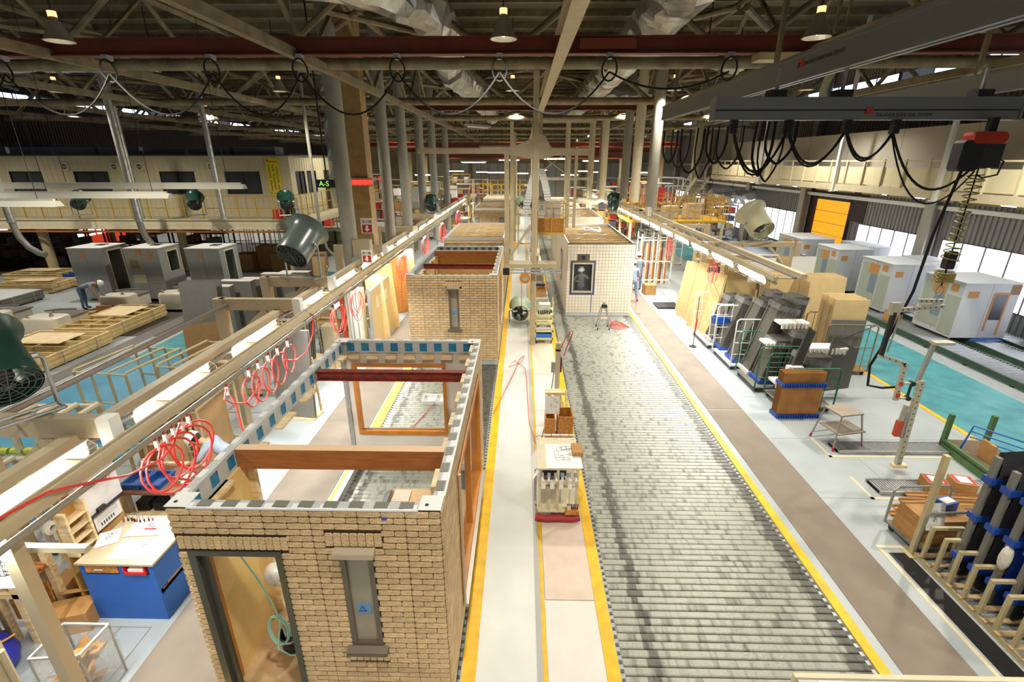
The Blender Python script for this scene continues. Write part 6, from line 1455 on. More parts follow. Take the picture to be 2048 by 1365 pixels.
B().box(1.02, -.012, .62, 1.4, -.006, 1.45).mk('window_strip', M('slit_dark', '#43454c', .3), rb1); B().box(.96, -.009, .25, 1.02, -.005, 1.5).box(1.02, -.009, 1.45, 1.46, -.005, 1.52).box(1.4, -.009, .1, 1.46, -.005, 1.45).mk('tape_strip', tape_o, rb1); B().box(1.45, -.008, 1.45, 1.75, -.004, 1.76).mk('tape_patch', M('tape_brown', '#8f6a44', .6), rb1)
t = thing('blue_film', 'crumpled blue plastic film under the nearest white bath cabin', 'film', (14.6, 15.05, .225)); b = B().ball((.5, .0, .0), .55, .14, .08, 14, 6); b.v = [(x+.03*math.sin(20*y+9*x), y+.02*math.sin(14*x), max(-.0, z+.02*math.sin(17*x))) for x, y, z in b.v]; b.mk('film', M('film_royal', '#2a4f9f', .3, bump=.5, bs=14), t, True)
rbath('white bath cabin second from the camera on the right tracks', 13.75, 18.0, 1.5, 1.7)
rbath('white bath cabin third in line beyond the second on the inner track', 13.7, 21.2, 1.5, 1.6); rbath('white bath cabin fourth in line, farthest on the inner track', 13.7, 24.2, 1.6, 2.2)
rbath('white bath cabin on the wall side, nearer of two', 15.65, 18.6, .98, 1.6, 1.75); rbath('white bath cabin on the wall side, farther of two', 15.6, 22.2, 1.0, 1.9, 1.75)
cbox('small brown carton beside the inner track before the second white cabin', (13.35, 16.9, .225), .45, .35, .42, .2)
t = thing('roll_rack', 'rack of leaning paper tubes by the right wall', 'rack', (15.75, 13.7, 0)); 
for k in range(5): B().cyl((.1*k, .1*k, 0), (.25+.1*k, .3+.1*k, .95-.06*k), .055, 10).mk('tube_roll', M('roll_tan', '#b59f80', .6, rnd=.1), t)
B().box(-.1, -.1, 0, .8, .8, .03).mk('base', wood_m, t)
# ---------------------------------------------------------------- right gallery
t = thing('gallery', 'right gallery with a cream parapet running along the wall', 'gallery', (12.5, 0, 0)); par = M('parapet_cream', '#e6dcb8', .5, var=.05, vs=2)
B().box(0, 7, 4.68, 4.4, 34, 4.78).mk('deck', beige_m, t); B().box(-.06, 7, 4.62, 0, 34, 4.86).mk('edge_beam', cream_m, t)
for k in range(27): B().box(.0, 7.02+k, 4.9, .03, 7.98+k, 5.5).mk('panel', par, t); B().box(-.06, 6.97+k, 4.86, 0, 7.03+k, 5.75).mk('rail_post', cream_m, t)
B().box(-.05, 7, 5.68, .01, 34, 5.73).mk('handrail', cream_m, t); B().box(-.02, 33.97, 4.78, 4.4, 34.03, 5.6).mk('end_panel', par, t)
for k in range(18): B().box(.1, 7.5+k*1.5, 4.55, .16, 8.5+k*1.5, 4.68).mk('soffit_bracket', beige_m, t)
t = thing('gallery_wall', 'long smooth cream wall panel behind the right gallery rail', 'panel', (13.6, 0, 0)); gw = M('gallery_wall', '#b5afa2', .7)
for k in range(9): B().box(0, 7+k*3, 4.79, .1, 9.985+k*3, 6.78).mk('panel', gw, t)
for k, y in enumerate((11.0, 15.4, 20.5, 27)): t = thing('gallery_post', 'slim white post from the right gallery up to the roof, %s from the camera' % od[k], 'post', (12.4, y, 0)); B().box(-.05, -.06, 4.6, .05, .06, 10.58).mk('shaft', white_m, t); B().box(-.1, -.1, 4.56, .06, .1, 4.6).mk('bracket', white_m, t)
for k in range(8):
    y = 11+k*2.7; t = thing('strip_lamp', 'lit strip lamp under the right gallery, %s from the camera' % od[k], 'lamp', (13.6, y, 4.5), 0, 'strip lamps under the right gallery')
    B().box(-.09, 0, .06, .09, 1.3, .1).mk('reflector', refl_m, t); B().cyl((0, .02, .03), (0, 1.28, .03), .03, 8).mk('tube', tube_e, t); B().box(-.02, .3, .1, .02, 1.0, .18).mk('bracket', white_m, t); lamp('AREA', 'tube_light', (0, .65, -.02), 26, TUBEC, t, shape='RECTANGLE', size=.15, size_y=1.3)
t = thing('staircase', 'cream steel stair descending from the far end of the right gallery', 'stairs', (11.6, 34.2, 0))
for s in (0, .8): B().bar((s, 0, 4.7), (s, 6, 1.2), .06, .25).mk('stringer', cream_m, t); B().bar((s, 0, 5.6), (s, 6, 2.1), .04).mk('handrail', cream_m, t)
for k in range(16): B().box(.03, .1+.37*k, 4.6-.216*k, .77, .38+.37*k, 4.63-.216*k).mk('tread', beige_m, t)
B().box(0, 6, 0, .8, 7.2, 1.2).mk('landing', cream_m, t)
# yellow railed platform
t = thing('platform', 'yellow railed platform crossing behind the right lamp rail', 'platform', (5.9, 27.6, 0)); W_ = 5.4
B().box(0, 0, 2.5, W_, 3.2, 2.6).mk('deck', yrail_m, t)
k = 0
while k*.45 <= W_: B().box(k*.45-.018, -.02, 2.6, k*.45+.018, .02, 3.85).mk('rail_post', yrail_m, t); B().box(k*.45-.018, 3.18, 2.6, k*.45+.018, 3.22, 3.85).mk('rail_post', yrail_m, t); k += 1
for z in (3.2, 3.55, 3.82): B().box(0, -.018, z, W_, .018, z+.03).box(0, 3.182, z, W_, 3.218, z+.03).box(W_-.018, .02, z, W_+.018, 3.18, z+.03).mk('handrail', yrail_m, t)
for k in range(9): B().box(W_-.02, .3+.32*k, 2.6, W_+.02, .34+.32*k, 3.85).mk('rail_post', yrail_m, t)
for x in (.1, 2.7, 5.2):
    for y in (.1, 3.0): B().box(x, y, 0, x+.12, y+.12, 2.5).mk('leg', cream_m, t)
for k in range(3): cbox('carton on the yellow platform, %s from the left' % od[k], (6.8+1.3*k, 28.4, 2.6), .8, .7, .55+.15*k, .1*k, m=cream_m, tape=False)
hoop_rack('pale rack under the yellow platform', 7.0, 28.2, 6, .45, 1.4, 1.9, 0, m=white_m, group='racks under the yellow platform'); 
for k in range(4): t = thing('bench_unit', 'cluttered bench behind the right rail, %s from the camera' % od[k], 'bench', (8.9+.3*(k % 2), 19.8+1.9*k, 0)); B().box(0, 0, .8, 1.8, .7, .86).mk('bench_top', wood_m, t); B().box(0, .0, 0, .06, .7, .8).box(1.74, 0, 0, 1.8, .7, .8).mk('leg', cream_m, t); B().box(.2, .2, .86, .9, .6, 1.2).mk('carton', card_m, t); B().box(1.1, .2, .86, 1.5, .6, 1.05).mk('tote', blue_pl, t); B().box(0, .66, .86, 1.8, .7, 1.5).mk('back_panel', cream_m, t)
# right ducts
for k, (y, m, x) in enumerate(((21.3, gray_m, 5.4), (24.2, cream_m, 5.35), (27, gray_m, 5.4), (33, cream_m, 5.2), (34.5, gray_m, 5.3))):
    t = thing('spiral_duct', 'round duct hanging over the right lamp rail, %s from the camera' % od[k], 'duct', (x, y, 0), 0, 'ducts over the right rail'); B().cyl((0, 0, 3.9), (0, 0, 10.58), .22, 16).mk('duct', m, t, True)
    if k == 0: B().cyl((0, 0, 3.5), (0, 0, 3.9), .12, 12, .22).mk('reducer', silver_m, t, True)
    elif k == 3: B().tube([(0, 0, 3.9), (0, 0, 3.6), (-.1, 0, 3.35), (-.4, 0, 3.2), (-1, 0, 3.25), (-1.6, 0, 3.3)], .2, 12).mk('elbow', m, t, True)
    else: B().cyl((0, 0, 3.85), (0, 0, 3.9), .24, 16).mk('collar', m, t, True)
# ---------------------------------------------------------------- right apron, near
def apron_conv(label, x, y, w, d, n):
    t = thing('roller_strip', label, 'conveyor', (x, y, .0)); B().box(0, 0, 0, w, .04, .07).box(0, d-.04, 0, w, d, .07).mk('side_rail', steel_m, t); B().box(0, .04, 0, w, d-.04, .01).mk('pan', black_m, t)
    rm = B().cyl((0, .04, .045), (0, d-.04, .045), .02, 8).mesh('roller', alu_m, True)
    for k in range(n): put('roller', rm, t, (.04+(w-.08)*k/(n-1), 0, 0))
    return t
apron_conv('low roller strip let into the right apron behind the step stool', 6.6, 8.72, 2.6, .42, 52); apron_conv('low roller strip on the right apron with two red labelled cartons', 6.55, 7.4, 2.5, .42, 50)
for x0, y0, x1, y1 in ((6.35, 8.6, 9.3, 8.66), (6.35, 8.6, 6.41, 9.3), (6.32, 7.28, 9.1, 7.34), (6.32, 7.28, 6.38, 7.95), (5.62, 2.5, 5.68, 6.1), (5.62, 6.1, 6.4, 6.16)): strip('trim_apron', cream_m, x0, x1, y0, y1, 0, .006)
red_l = M('label_red', '#c22433', .5)
for k in range(2):
    c = cbox('brown carton with a red bordered white label on the roller strip, %s one' % ('left', 'right')[k], (7.35+.5*k, 7.42, .07), .34, .3, .2, -.25, tape=False); B().box(.02, .03, .2, .32, .27, .203).mk('red_label', red_l, c); B().box(.07, .05, .203, .27, .25, .205).mk('label_face', paper_m, c)
for k in range(6):
    t = thing('card_profile', 'long folded cardboard edge strip on the apron, %s from the front' % od[k], 'cardboard', (6.35+.12*k, 6.85+.09*k, .0), -.05, 'cardboard edge strips'); L_ = 1.9-.1*k; z = .0+.055*(k % 2); B().prism([(0, 0, z), (0, .09, z), (0, .09, z+.05), (0, .075, z+.05), (0, .075, z+.012), (0, 0, z+.012)], (L_, 0, 0)).mk('angle', card_m, t); B().box(0, .0, z+.012, L_*.4, .04, z+.03).mk('inner_fold', card_m, t)
t = trolley('low trolley of brown cartons with papers clipped on it, beside the dark pit', 6.05, 5.95, .95, .62, .8, M('trolley_alu', '#9a9c98', .4, .5), .05, mesh=False)
for k in range(4): cbox('flat brown carton on the low carton trolley, %s from below' % od[3-k] if 0 else 'flat brown carton on the low carton trolley, layer %s' % ('one', 'two', 'three', 'four')[k], (6.1+.01*k, 6.0, .151+.11*k), .85, .5, .108, .05, tape=False)
for k in range(3): c = cbox('blue and white slim box stacked on the brown cartons, %s of three' % ('lowest', 'middle', 'top')[k], (6.55, 6.2, .593+.055*k), .26, .18, .05, .3, m=M('box_bluew', '#3158a8', .5), tape=False); B().box(.03, .03, .05, .23, .15, .052).mk('label_face', paper_m, c)
sheet('curled white sheets clipped on the corner of the carton trolley', (6.08, 5.93, .5), 0, .3, .42, 8, tilt=(math.radians(75), 0, .1), seed=31)
o = B().box(5.72, 2.5, .0, 6.0, 6.0, .006).mk('pit_strip', black_m); tag(o, 'flat black strip for the dark pit along the slotted rack on the right apron', 'strip')  # darkness of the pit put in as a flat black strip
t = thing('slot_rack', 'long slotted rack of beige tube stands along the black strip', 'rack', (6.05, 3.2, 0)); lg = M('slot_wood', '#c7ad83', .6)
B().box(0, 0, 0, .05, 2.75, .08).box(.75, 0, 0, .8, 2.75, .08).mk('base_rail', rk, t)
for k in range(15): B().box(-.02, .04+.185*k, .08, .82, .11+.185*k, .1).mk('slat', lg, t)
for k in range(11): y = .2+.24*k; B().box(.0, y, .1, .045, y+.045, .62).box(.0, y, .62, .42, y+.045, .665).box(.42, y, .1, .465, y+.045, .665).mk('stand', rk, t)
o = thing('tall_stand', 'tall beige square post at the far end of the slotted rack', 'post', (6.06, 5.99, 0)); B().box(-.035, -.035, 0, .035, .035, 1.78).mk('post', rk, o); B().box(-.1, -.1, 0, .1, .1, .015).mk('foot_plate', rk, o)
cov_k = M('cover_dark', '#35363a', .55, bump=.3, bs=18); cov_b = M('cover_blue', '#1f3fa0', .5, var=.15, vs=8, bump=.5, bs=10)
for k in range(8):
    y = 5.55-.24*k; h = 2.0-.06*(k % 3); m_ = (cov_k, cov_k, cov_b, cov_k, cov_b, cov_k, cov_b, cov_b)[k]
    t = thing('padded_panel', '%s padded cover in the slotted rack, %s from its far end' % ('dark grey' if m_ is cov_k else 'royal blue', od[k]), 'cover', (6.32+.03*k, y, .1), 0, 'padded covers in the slotted rack')
    def pf(u, v, q=1):
        return (.95*u, q*(.05+.03*math.sin(PI*u)+.012*math.sin(v*17+u*5+k)), v*h)
    g = B().grid(lambda u, v: pf(u, v), 8, 14); n_ = len(g.v); g2 = B().grid(lambda u, v: pf(u, v, -1), 8, 14); g2.f = [f[::-1] for f in g2.f]; g.add(g2.v, g2.f); g.mk('cover', m_, t, True)
    B().bar((-.03, 0, 0), (-.03, 0, h-.05), .06, .07).mk('edge_post', M('edge_gray', '#7b7c78', .5), t)
    for z in (.25, .95, 1.55): B().box(-.08, -.07, z, .3, .07, z+.09).mk('blue_band', blue_pl, t)
    if k in (2, 4): B().ball((-.05, -.02, .75), .07, .07, .2).mk('film_wad', M('wad_white', '#dcdad2', .6, bump=.7, bs=14), t, True)
t = thing('stillage', 'green steel stillage with posts and a blue tube frame lying on it', 'pallet', (8.75, 7.3, 0), math.radians(-4)); gs = M('stillage_green', '#4f7444', .5, var=.2, vs=5)
B().box(0, 0, .14, .9, 1.75, .19).mk('deck', M('deck_brown', '#6b5b45', .6), t); B().box(0, 0, 0, .07, 1.75, .14).box(.83, 0, 0, .9, 1.75, .14).box(0, 0, .14, .06, 1.75, .24).mk('rail', gs, t)
for x, y in ((0, 1.67), (.82, 1.67), (0, 0), (.82, 0)): B().box(x, y, 0, x+.08, y+.08, .8).mk('post', gs, t)
for y in (.3, .75, 1.2): B().box(.07, y, .02, .83, y+.06, .1).mk('cross_member', gs, t)
fb = M('frame_blue', '#2a58b5', .4); b = B(); b.tube([(.15, 1.4, .2), (.2, 1.35, .75), (.8, .6, .75), (.8, .6, .2)], .02, 6); b.mk('blue_frame', fb, t); B().cyl((.2, 1.35, .5), (.8, .6, .5), .015, 6).cyl((.2, 1.35, .62), (.8, .6, .62), .015, 6).mk('blue_bar', fb, t); B().box(.3, .9, .19, .36, 1.2, .55).mk('card_piece', card_m, t)
# ---------------------------------------------------------------- cabin cut by the bottom edge
t = thing('framed_cabin', 'steel top edge of a cabin cut by the bottom of the picture, right lane', 'cabin', (1.72, -2.4, .012)); W, L, Hc = 2.5, 4.5, 2.71
B().box(0, 0, .15, .08, L, 2.45).box(W-.08, 0, .15, W, L, 2.45).box(.08, L-.08, .15, W-.08, L, 2.45).box(.08, 0, .15, W-.08, .08, 2.45).mk('wall', gyps_m, t); B().box(0, 0, 0, W, L, .15).mk('base_frame', chan_m, t)
B().box(0, L-.1, 2.45, W, L, Hc-.02).box(0, 0, 2.45, .1, L-.1, Hc-.02).box(W-.1, 0, 2.45, W, L-.1, Hc-.02).mk('frame_beam', chan_m, t); B().box(-.02, L, Hc-.12, W+.02, L+.03, Hc).mk('cream_edge', cream_m, t)
for k in range(8): B().box(.12+.3*k, L-.095, Hc-.02, .27+.3*k, L-.005, Hc-.014).mk('clip_plate', plate_m, t)
for k in range(5): B().cyl((.2+.5*k, L-.05, Hc-.02), (.2+.5*k, L-.05, Hc-.012), .02, 10).mk('bolt_hole', black_m, t)
# ---------------------------------------------------------------- cranes, rails, hoist, ducts
rope_m = M('black_cable', '#101010', .9)
def girder(label, x0, x1, y, zb, zt, ties=()):
    t = thing('crane_girder', label, 'crane', (0, y, 0)); B().box(x0, -.12, zt-.03, x1, .12, zt).mk('top_flange', red_m, t); B().box(x0, -.12, zb, x1, .12, zb+.03).mk('bottom_flange', red_m, t); B().box(x0, -.025, zb+.03, x1, .025, zt-.03).mk('web', red_m, t)
    for x in ties: B().box(x-.04, -.04, zt, x+.04, .04, 10.58).mk('hanger', tube_m, t)
    return t
g = girder('near red crane girder spanning the hall across the top of the picture', XL+.5, XR-.5, 12, 7.86, 8.2, (-25, -15, -5, 6.2, 11.5)); B().box(1.2, -.13, 7.95, 2.4, -.1, 8.15).mk('trolley_box', M('box_rust', '#7d3a22', .5), g); B().box(5.0, -.2, 7.72, 7.0, .2, 7.86).mk('trolley', M('trolley_cream', '#b3a271', .5), g)
girder('second red crane girder behind the mast', -5.8, 7.0, 25.8, 8.0, 8.33, (-5, 6.2))
for k, y in enumerate((40, 46, 53, 60)): girder('far red orange crane girder down the hall, %s of four' % ('nearest', 'second', 'third', 'farthest')[k], -12+k, 12, y, 6.2-.25*k+.5, 6.55-.25*k+.5, (-5, 6.2))
hx = [-13.9, -11.4, -9.07, -6.78, -4.84, -2.72, -.51, 1.85, 4.4]
t = thing('cable_festoon', 'black cable hanging in swags from trolleys under the near red girder', 'cable', (0, 11.9, 0)); b = B()
for a, c in zip(hx, hx[1:]):
    n = 14; pts = [(a+(c-a)*i/n, -.1, 7.5-3.6*.92*(i/n)*(1-i/n)*(1 if c < 3 else .4)) for i in range(n+1)]; b.tube(pts, .02, 6)
for x in hx: b.tube([(x+.16*math.sin(q), -.1+.05*math.cos(q), 7.55-.22*math.cos(q)) for q in [2*PI*j/14 for j in range(14)]], .02, 6, close=True)
b.mk('cable', rope_m, t, True)
for x in hx: B().box(x-.06, -.15, 7.76, x+.06, .05, 7.86).mk('trolley', steel_m, t)
# light alloy rails of the balancing hoist
ral = M('alloy_rail', '#8f9190', .4, .55); mk_r = M('mark_red', '#c03a2a', .5); mk_k = M('mark_black', '#2a2a2e', .5)
def alloy(label, x, y0, y1, z0, z1, side):
    t = thing('alloy_rail', label, 'rail', (x, 0, 0)); B().box(-.09, y0, z0+.1, .09, y1, z1-.06).mk('body', ral, t); B().box(-.11, y0, z1-.06, .11, y1, z1).box(-.1, y0, z0, -.03, y1, z0+.1).box(.03, y0, z0, .1, y1, z0+.1).mk('flange', ral, t)
    for y in (y0+2, (y0+y1)/2, y1-1): B().box(-.04, y-.04, z1, .04, y+.04, 10.58).mk('hanger', tube_m, t)
    return t
a1 = alloy('big light alloy rail crossing the upper right of the picture', 4.9, 3.0, 18.5, 7.02, 7.46, -1)
B().box(-.1, 9.55, 7.22, -.092, 9.72, 7.34).mk('logo', mk_r, a1); B().box(-.101, 9.63, 7.22, -.1, 9.7, 7.3).mk('logo_dark', mk_k, a1)
text('BALANCE SLIDE RAIL SYSTEM', .085, mk_k, a1, (-.093, 9.5, 7.24), (PI/2, 0, -PI/2))
a2 = alloy('farther light alloy rail at the right edge above the gallery', 9.6, 5, 18.5, 7.0, 7.4, -1)
t = thing('hoist_rail', 'light alloy cross rail carrying the red hoist', 'rail', (0, 8.4, 0)); B().box(2.98, -.08, 6.45, 7.62, .08, 6.62).mk('upper_track', ral, t); B().box(2.98, -.06, 6.3, 7.62, .06, 6.43).mk('lower_track', ral, t); B().box(2.98, -.04, 6.42, 7.62, .04, 6.46).mk('slot', mk_k, t); B().box(2.95, -.09, 6.29, 2.98, .09, 6.63).box(7.62, -.09, 6.29, 7.65, .09, 6.63).mk('end_cap', alu_m, t)
for x in (3.9, 4.9, 7.0): B().box(x-.12, -.1, 6.62, x+.12, .1, 6.72).mk('carriage', black_m, t); B().box(x-.02, -.02, 6.72, x+.02, .02, 7.02).mk('hanger', steel_m, t)
B().box(5.28, -.09, 6.38, 5.38, -.082, 6.48).mk('logo', mk_r, t); text('BALANCE SLIDE RAIL SYSTEM', .065, mk_k, t, (5.46, -.062, 6.35), (PI/2, 0, 0))
t = thing('cable_loops', 'tangle of black cables looping under the left end of the alloy cross rail', 'cable', (3.0, 8.3, 0)); b = B()
for k in range(9):
    x = -.0+.13*k; dy = 2.4-.28*k if k < 6 else 0; r = .09+.02*(k % 3); d_ = .62+.09*(k % 4)
    b = B(); w_ = .13+.04*(k % 3)
    b.tube([(x-w_*math.cos(q*PI/12), dy+.05*math.sin(q), 6.28-d_*math.sin(q*PI/12)**.6) for q in range(13)], .022-.006*(k % 2), 6).mk('loop', rope_m, t, True)
sw = B(); xs = [3.3, 4.15, 5.05, 5.8]
for a, c, d_ in zip(xs, xs[1:], (.62, .5, .42)): sw.tube([(p[0]-3.0, p[1]-8.3, p[2]) for p in sag((a, 8.35, 6.2), (c, 8.35, 6.12), d_, 12)], .02, 6).tube([(p[0]-3.0, p[1]-8.3, p[2]) for p in sag((a, 8.38, 6.2), (c, 8.38, 6.12), d_*1.08, 12)], .016, 6)
sw.tube([(p[0]-3.0, p[1]-8.3, p[2]) for p in sag((5.8, 8.35, 6.1), (7.05, 8.2, 5.6), .55, 14)], .02, 6).tube([(p[0]-3.0, p[1]-8.3, p[2]) for p in sag((5.8, 8.38, 6.1), (7.1, 8.2, 5.55), .75, 14)], .014, 6); sw.mk('swags', rope_m, t, True)
for x in xs: B().box(x-3.05, 0, 6.1, x-2.95, .1, 6.3).mk('clip', black_m, t)
t = thing('hoist', 'red bodied hoist hanging from the alloy cross rail', 'hoist', (7.15, 8.2, 0)); hr = M('hoist_red', '#b3321f', .4)
B().bev(-.3, -.12, 5.95, .2, .12, 6.12, .05, 1).mk('body', hr, t, False); B().bev(-.42, -.1, 5.55, -.1, .1, 6.0, .04, 1).mk('motor', black_m, t); B().box(-.05, -.05, 6.12, .05, .05, 6.32).mk('hook_top', black_m, t); B().box(-.1, -.06, 5.6, .25, .06, 5.95).mk('control_box', M('ctrl_gray', '#2b2b2e', .5), t)
B().tube([(.2, 0, 5.75), (.35, 0, 5.7), (.32, 0, 5.5), (.1, 0, 5.45), (0, 0, 5.5)], .014, 6).tube([(-.25, 0, 5.55), (-.35, .05, 4.6), (-.4, .05, 3.6), (-.55, .05, 2.9), (-.78, .05, 2.2), (-.72, .05, 1.8), (-.45, .05, 1.75), (-.1, .05, 1.78)], .022, 8).mk('cable', rope_m, t, True)
ch = B(); n = 160
ch.tube([((.13-.05*abs(math.sin(i*.02)))*math.cos(i*.55)+.0, (.13-.05*abs(math.sin(i*.02)))*math.sin(i*.55), 5.5-i*.0085) for i in range(n)], .012, 5); ch.mk('spring_cord', M('cord_yellow', '#8a7a34', .5), t, True)
ch = B(); ch.tube([(.14*math.cos(i*.6), .14*math.sin(i*.6), 3.95-i*.0025) for i in range(70)], .012, 5); ch.mk('spring_coil', M('cord_yellow', '#8a7a34', .5), t, True)
B().cyl((0, 0, 3.7), (0, 0, 5.6), .012, 6).mk('wire', rope_m, t); B().bev(-.07, -.06, 4.0, .07, .06, 4.3, .02, 1).mk('swivel', black_m, t); B().tube([(.06*math.cos(a), 0, 3.62+.09*math.sin(a)) for a in [2*PI*i/14 for i in range(14)]], .012, 6, close=True).mk('ring', steel_m, t, True); B().cyl((0, 0, 3.44), (0, 0, 3.55), .012, 6).mk('eye', steel_m, t)
t = thing('lifting_jig', 'pale steel lifting jig with drilled arms hanging below the hoist', 'jig', (7.15, 8.15, 0)); jg = M('jig_steel', '#b9b6a6', .4, .3)
def drilled(b_name, p, q, w, th, n):
    p, q = Vector(p), Vector(q); o = B().bar(p, q, th, w, (0, 0, 1) if abs((q-p).normalized().z) < .7 else (1, 0, 0)).mk(b_name, jg, t)
    for i in range(n): c = p.lerp(q, (i+.5)/n); B().cyl(c+Vector((0, -th/2-.003, 0)), c+Vector((0, -th/2, 0)), .014, 8).mk('hole', black_m, o)
drilled('top_arm', (-.72, 0, 3.28), (.1, 0, 3.36), .07, .05, 9); drilled('top_arm', (-.3, .06, 3.44), (.12, .06, 3.44), .06, .04, 5); B().box(-.78, -.03, 3.2, -.62, .05, 3.42).mk('corner', jg, t)
B().bar((-.7, 0, 3.25), (-.72, 0, 2.45), .06, .07).mk('drop_post', black_m, t); B().bar((-.58, 0, 3.2), (-.62, 0, 2.5), .02, .02).mk('drop_rod', steel_m, t)
drilled('mid_arm', (-.75, 0, 2.45), (-.25, 0, 2.28), .07, .05, 4); drilled('mid_post', (-.25, 0, 2.3), (-.22, 0, 1.55), .08, .05, 6); B().box(-.26, -.03, 1.62, -.18, -.028, 1.7).box(-.26, -.03, 1.85, -.18, -.028, 1.93).mk('red_mark', mk_r, t)
drilled('lift_mast', (.14, 0, 1.95), (.2, 0, .14), .1, .07, 15); B().bar((.12, .05, 1.9), (.2, .05, 2.65), .06).mk('upper_mast', steel_m, t); B().box(.15, -.04, 2.65, .5, .1, 2.7).mk('fork', jg, t)
for z in (1.6, 1.9): B().cyl((-.2, -.01, z), (.1, -.01, z), .025, 8).mk('link_rod', jg, t); B().cyl((-.02, -.05, z), (-.02, .03, z), .045, 10).mk('knob', black_m, t)
B().bar((-.02, 0, 1.6), (-.02, 0, 1.9), .03).mk('damper', black_m, t); B().cyl((.0, .0, 1.1), (.02, 0, 1.45), .045, 10).mk('drive', silver_m, t, True); B().box(-.06, -.05, .8, .04, .04, 1.12).mk('switch_box', M('pole_orange', '#b8492a', .5), t); B().bar((.06, 0, 1.3), (.1, 0, .75), .04).mk('cylinder', steel_m, t); B().box(.1, -.06, .1, .36, .06, .16).mk('wood_foot', wood_m, t)
t = thing('cable_bundle', 'bunch of pale cables lit up above the alloy cross rail', 'cable', (9.6, 16, 0)); b = B()
for k in range(6): b.tube([(.06*k-.9, 0, 7.0), (.03*k-.85, .1, 7.7), (.05*k-.7, .1, 8.3), (.12*k-.9, .2, 8.6)], .02, 6)
b.mk('cable', M('cable_pale', '#d8d2b0', .5), t, True); B().box(-.95, 0, 8.55, -.2, .3, 8.65).mk('tray', beige_m, t); B().box(-.5, .1, 8.65, -.44, .16, 10.58).mk('hanger', tube_m, t)
# insulated ducts under the roof
rj = lambda: (random.random()-.5)*.13
def foil_duct(label, pts, r):
    t = thing('foil_duct', label, 'duct', (0, 0, 0), 0, 'foil wrapped ducts under the roof'); P_ = [Vector(p) for p in pts]; fine = []
    for a, c in zip(P_, P_[1:]):
        n = max(2, int((c-a).length/.3)); fine += [a.lerp(c, i/n) for i in range(n)]
    fine.append(P_[-1]); b = B(); b.tube(fine, r, 14)
    b.v = [(x+rj(), y+rj(), z+rj()) for x, y, z in b.v]; b.mk('duct', silver_m, t)
    for k in (0, len(fine)//2, len(fine)-1): p = fine[k]; B().cyl(p+Vector((0, 0, r*.8)), (p.x, p.y, 10.58), .02, 6).mk('hanger', black_m, t)
    return t
foil_duct('foil wrapped duct stepping across the roof left of centre, near part', [(-4.2, 10.2, 9.0), (-2.9, 11.2, 9.0), (-2.2, 12.8, 8.95), (-2.2, 16, 8.9), (-2.6, 19, 8.9)], .5)
foil_duct('long foil wrapped duct along the roof left of centre', [(-2.7, 20.2, 8.9), (-2.4, 24, 8.9), (-2.3, 40, 8.9)], .55)
foil_duct('long foil wrapped duct along the roof right of centre', [(3.2, 9.0, 9.0), (3.3, 18, 8.9), (3.4, 40, 8.9)], .55)
foil_duct('short foil duct branching to the right over the red girder', [(3.9, 17.2, 8.9), (5.8, 17.6, 8.9), (7.2, 18.6, 8.8)], .38); foil_duct('short foil duct branching to the right farther down the roof', [(3.95, 26.6, 8.8), (5.6, 27, 8.8), (6.9, 28, 8.7)], .38)
foil_duct('foil wrapped duct over the left yard', [(-25, 18.5, 9.0), (-19, 18.2, 9.0), (-12.5, 18.4, 9.0)], .45); foil_duct('foil duct running by the right wall under the gallery end', [(13.2, 35.6, 3.4), (16.2, 35.8, 3.3)], .5)
foil_duct('tall foil wrapped duct hanging beside the gallery corner', [(-9.7, 27.2, 3.6), (-9.7, 27.3, 9.9)], .6)
# suspended fixtures in mid hall
for k, (x, y, z, L_, rz) in enumerate(((-2.6, 24, 7.2, 1.6, .9), (-3.0, 36, 6.6, 5, 0), (-2.2, 46, 5.8, 2, 0), (2.0, 50, 5.9, 2.5, 0), (6, 52, 5.7, 2.5, 0), (-6, 50, 5.6, 2.5, 0))):
    t = thing('strip_lamp', 'hanging white strip lamp in the middle of the hall, %s from the camera' % od[k], 'lamp', (x, y, z), rz, 'hanging strip lamps mid hall'); B().prism([(0, -.12, 0), (0, .12, 0), (0, .05, .1), (0, -.05, .1)], (L_, 0, 0)).mk('trough', tr_m, t); B().cyl((.1, 0, -.02), (L_-.1, 0, -.02), .03, 8).mk('tube', tube_e if k > 1 else tr_m, t)
    for q in (.15, .85): B().cyl((L_*q, 0, .1), (L_*q, 0, 10.58-z), .008, 5).mk('wire', black_m, t)
# ---------------------------------------------------------------- the far half of the hall
far_p = M('far_panel', '#d8d6cc', .6)
tall = M('far_cream', '#cbbd97', .5, var=.1, vs=3)
t = thing('portal_frame', 'bright cream scaffold portal over the right lane behind the mast', 'frame', (0, 34, 0))
for x in (3.0, 4.6):
    for y in (0, 1.5): B().box(x-.09, y-.09, 0, x+.09, y+.09, 8.2).mk('post', cream_m, t)
for z in (4.6, 6.4, 8.1): B().box(.6, -.08, z-.09, 4.7, .08, z+.09).mk('beam', cream_m, t)
B().bar((.9, 0, 4.8), (3.0, 0, 6.3), .05).bar((.9, 0, 6.3), (3.0, 0, 4.8), .05).mk('brace', cream_m, t); B().box(.6, -.08, 0, .78, .08, 8.2).mk('post', cream_m, t)
for k in range(6):
    t = thing('hall_column', 'square cream column beyond the mast, %s of its row' % ('first', 'second', 'third', 'fourth', 'fifth', 'sixth')[k], 'column', ((-.55, .95)[k % 2], 27+5*k, 0), 0, 'cream columns beyond the mast'); B().box(-.09, -.09, 0, .09, .09, 7.6).mk('shaft', tall, t); B().box(-.2, -.2, 0, .2, .2, .04).mk('base_plate', tall, t)
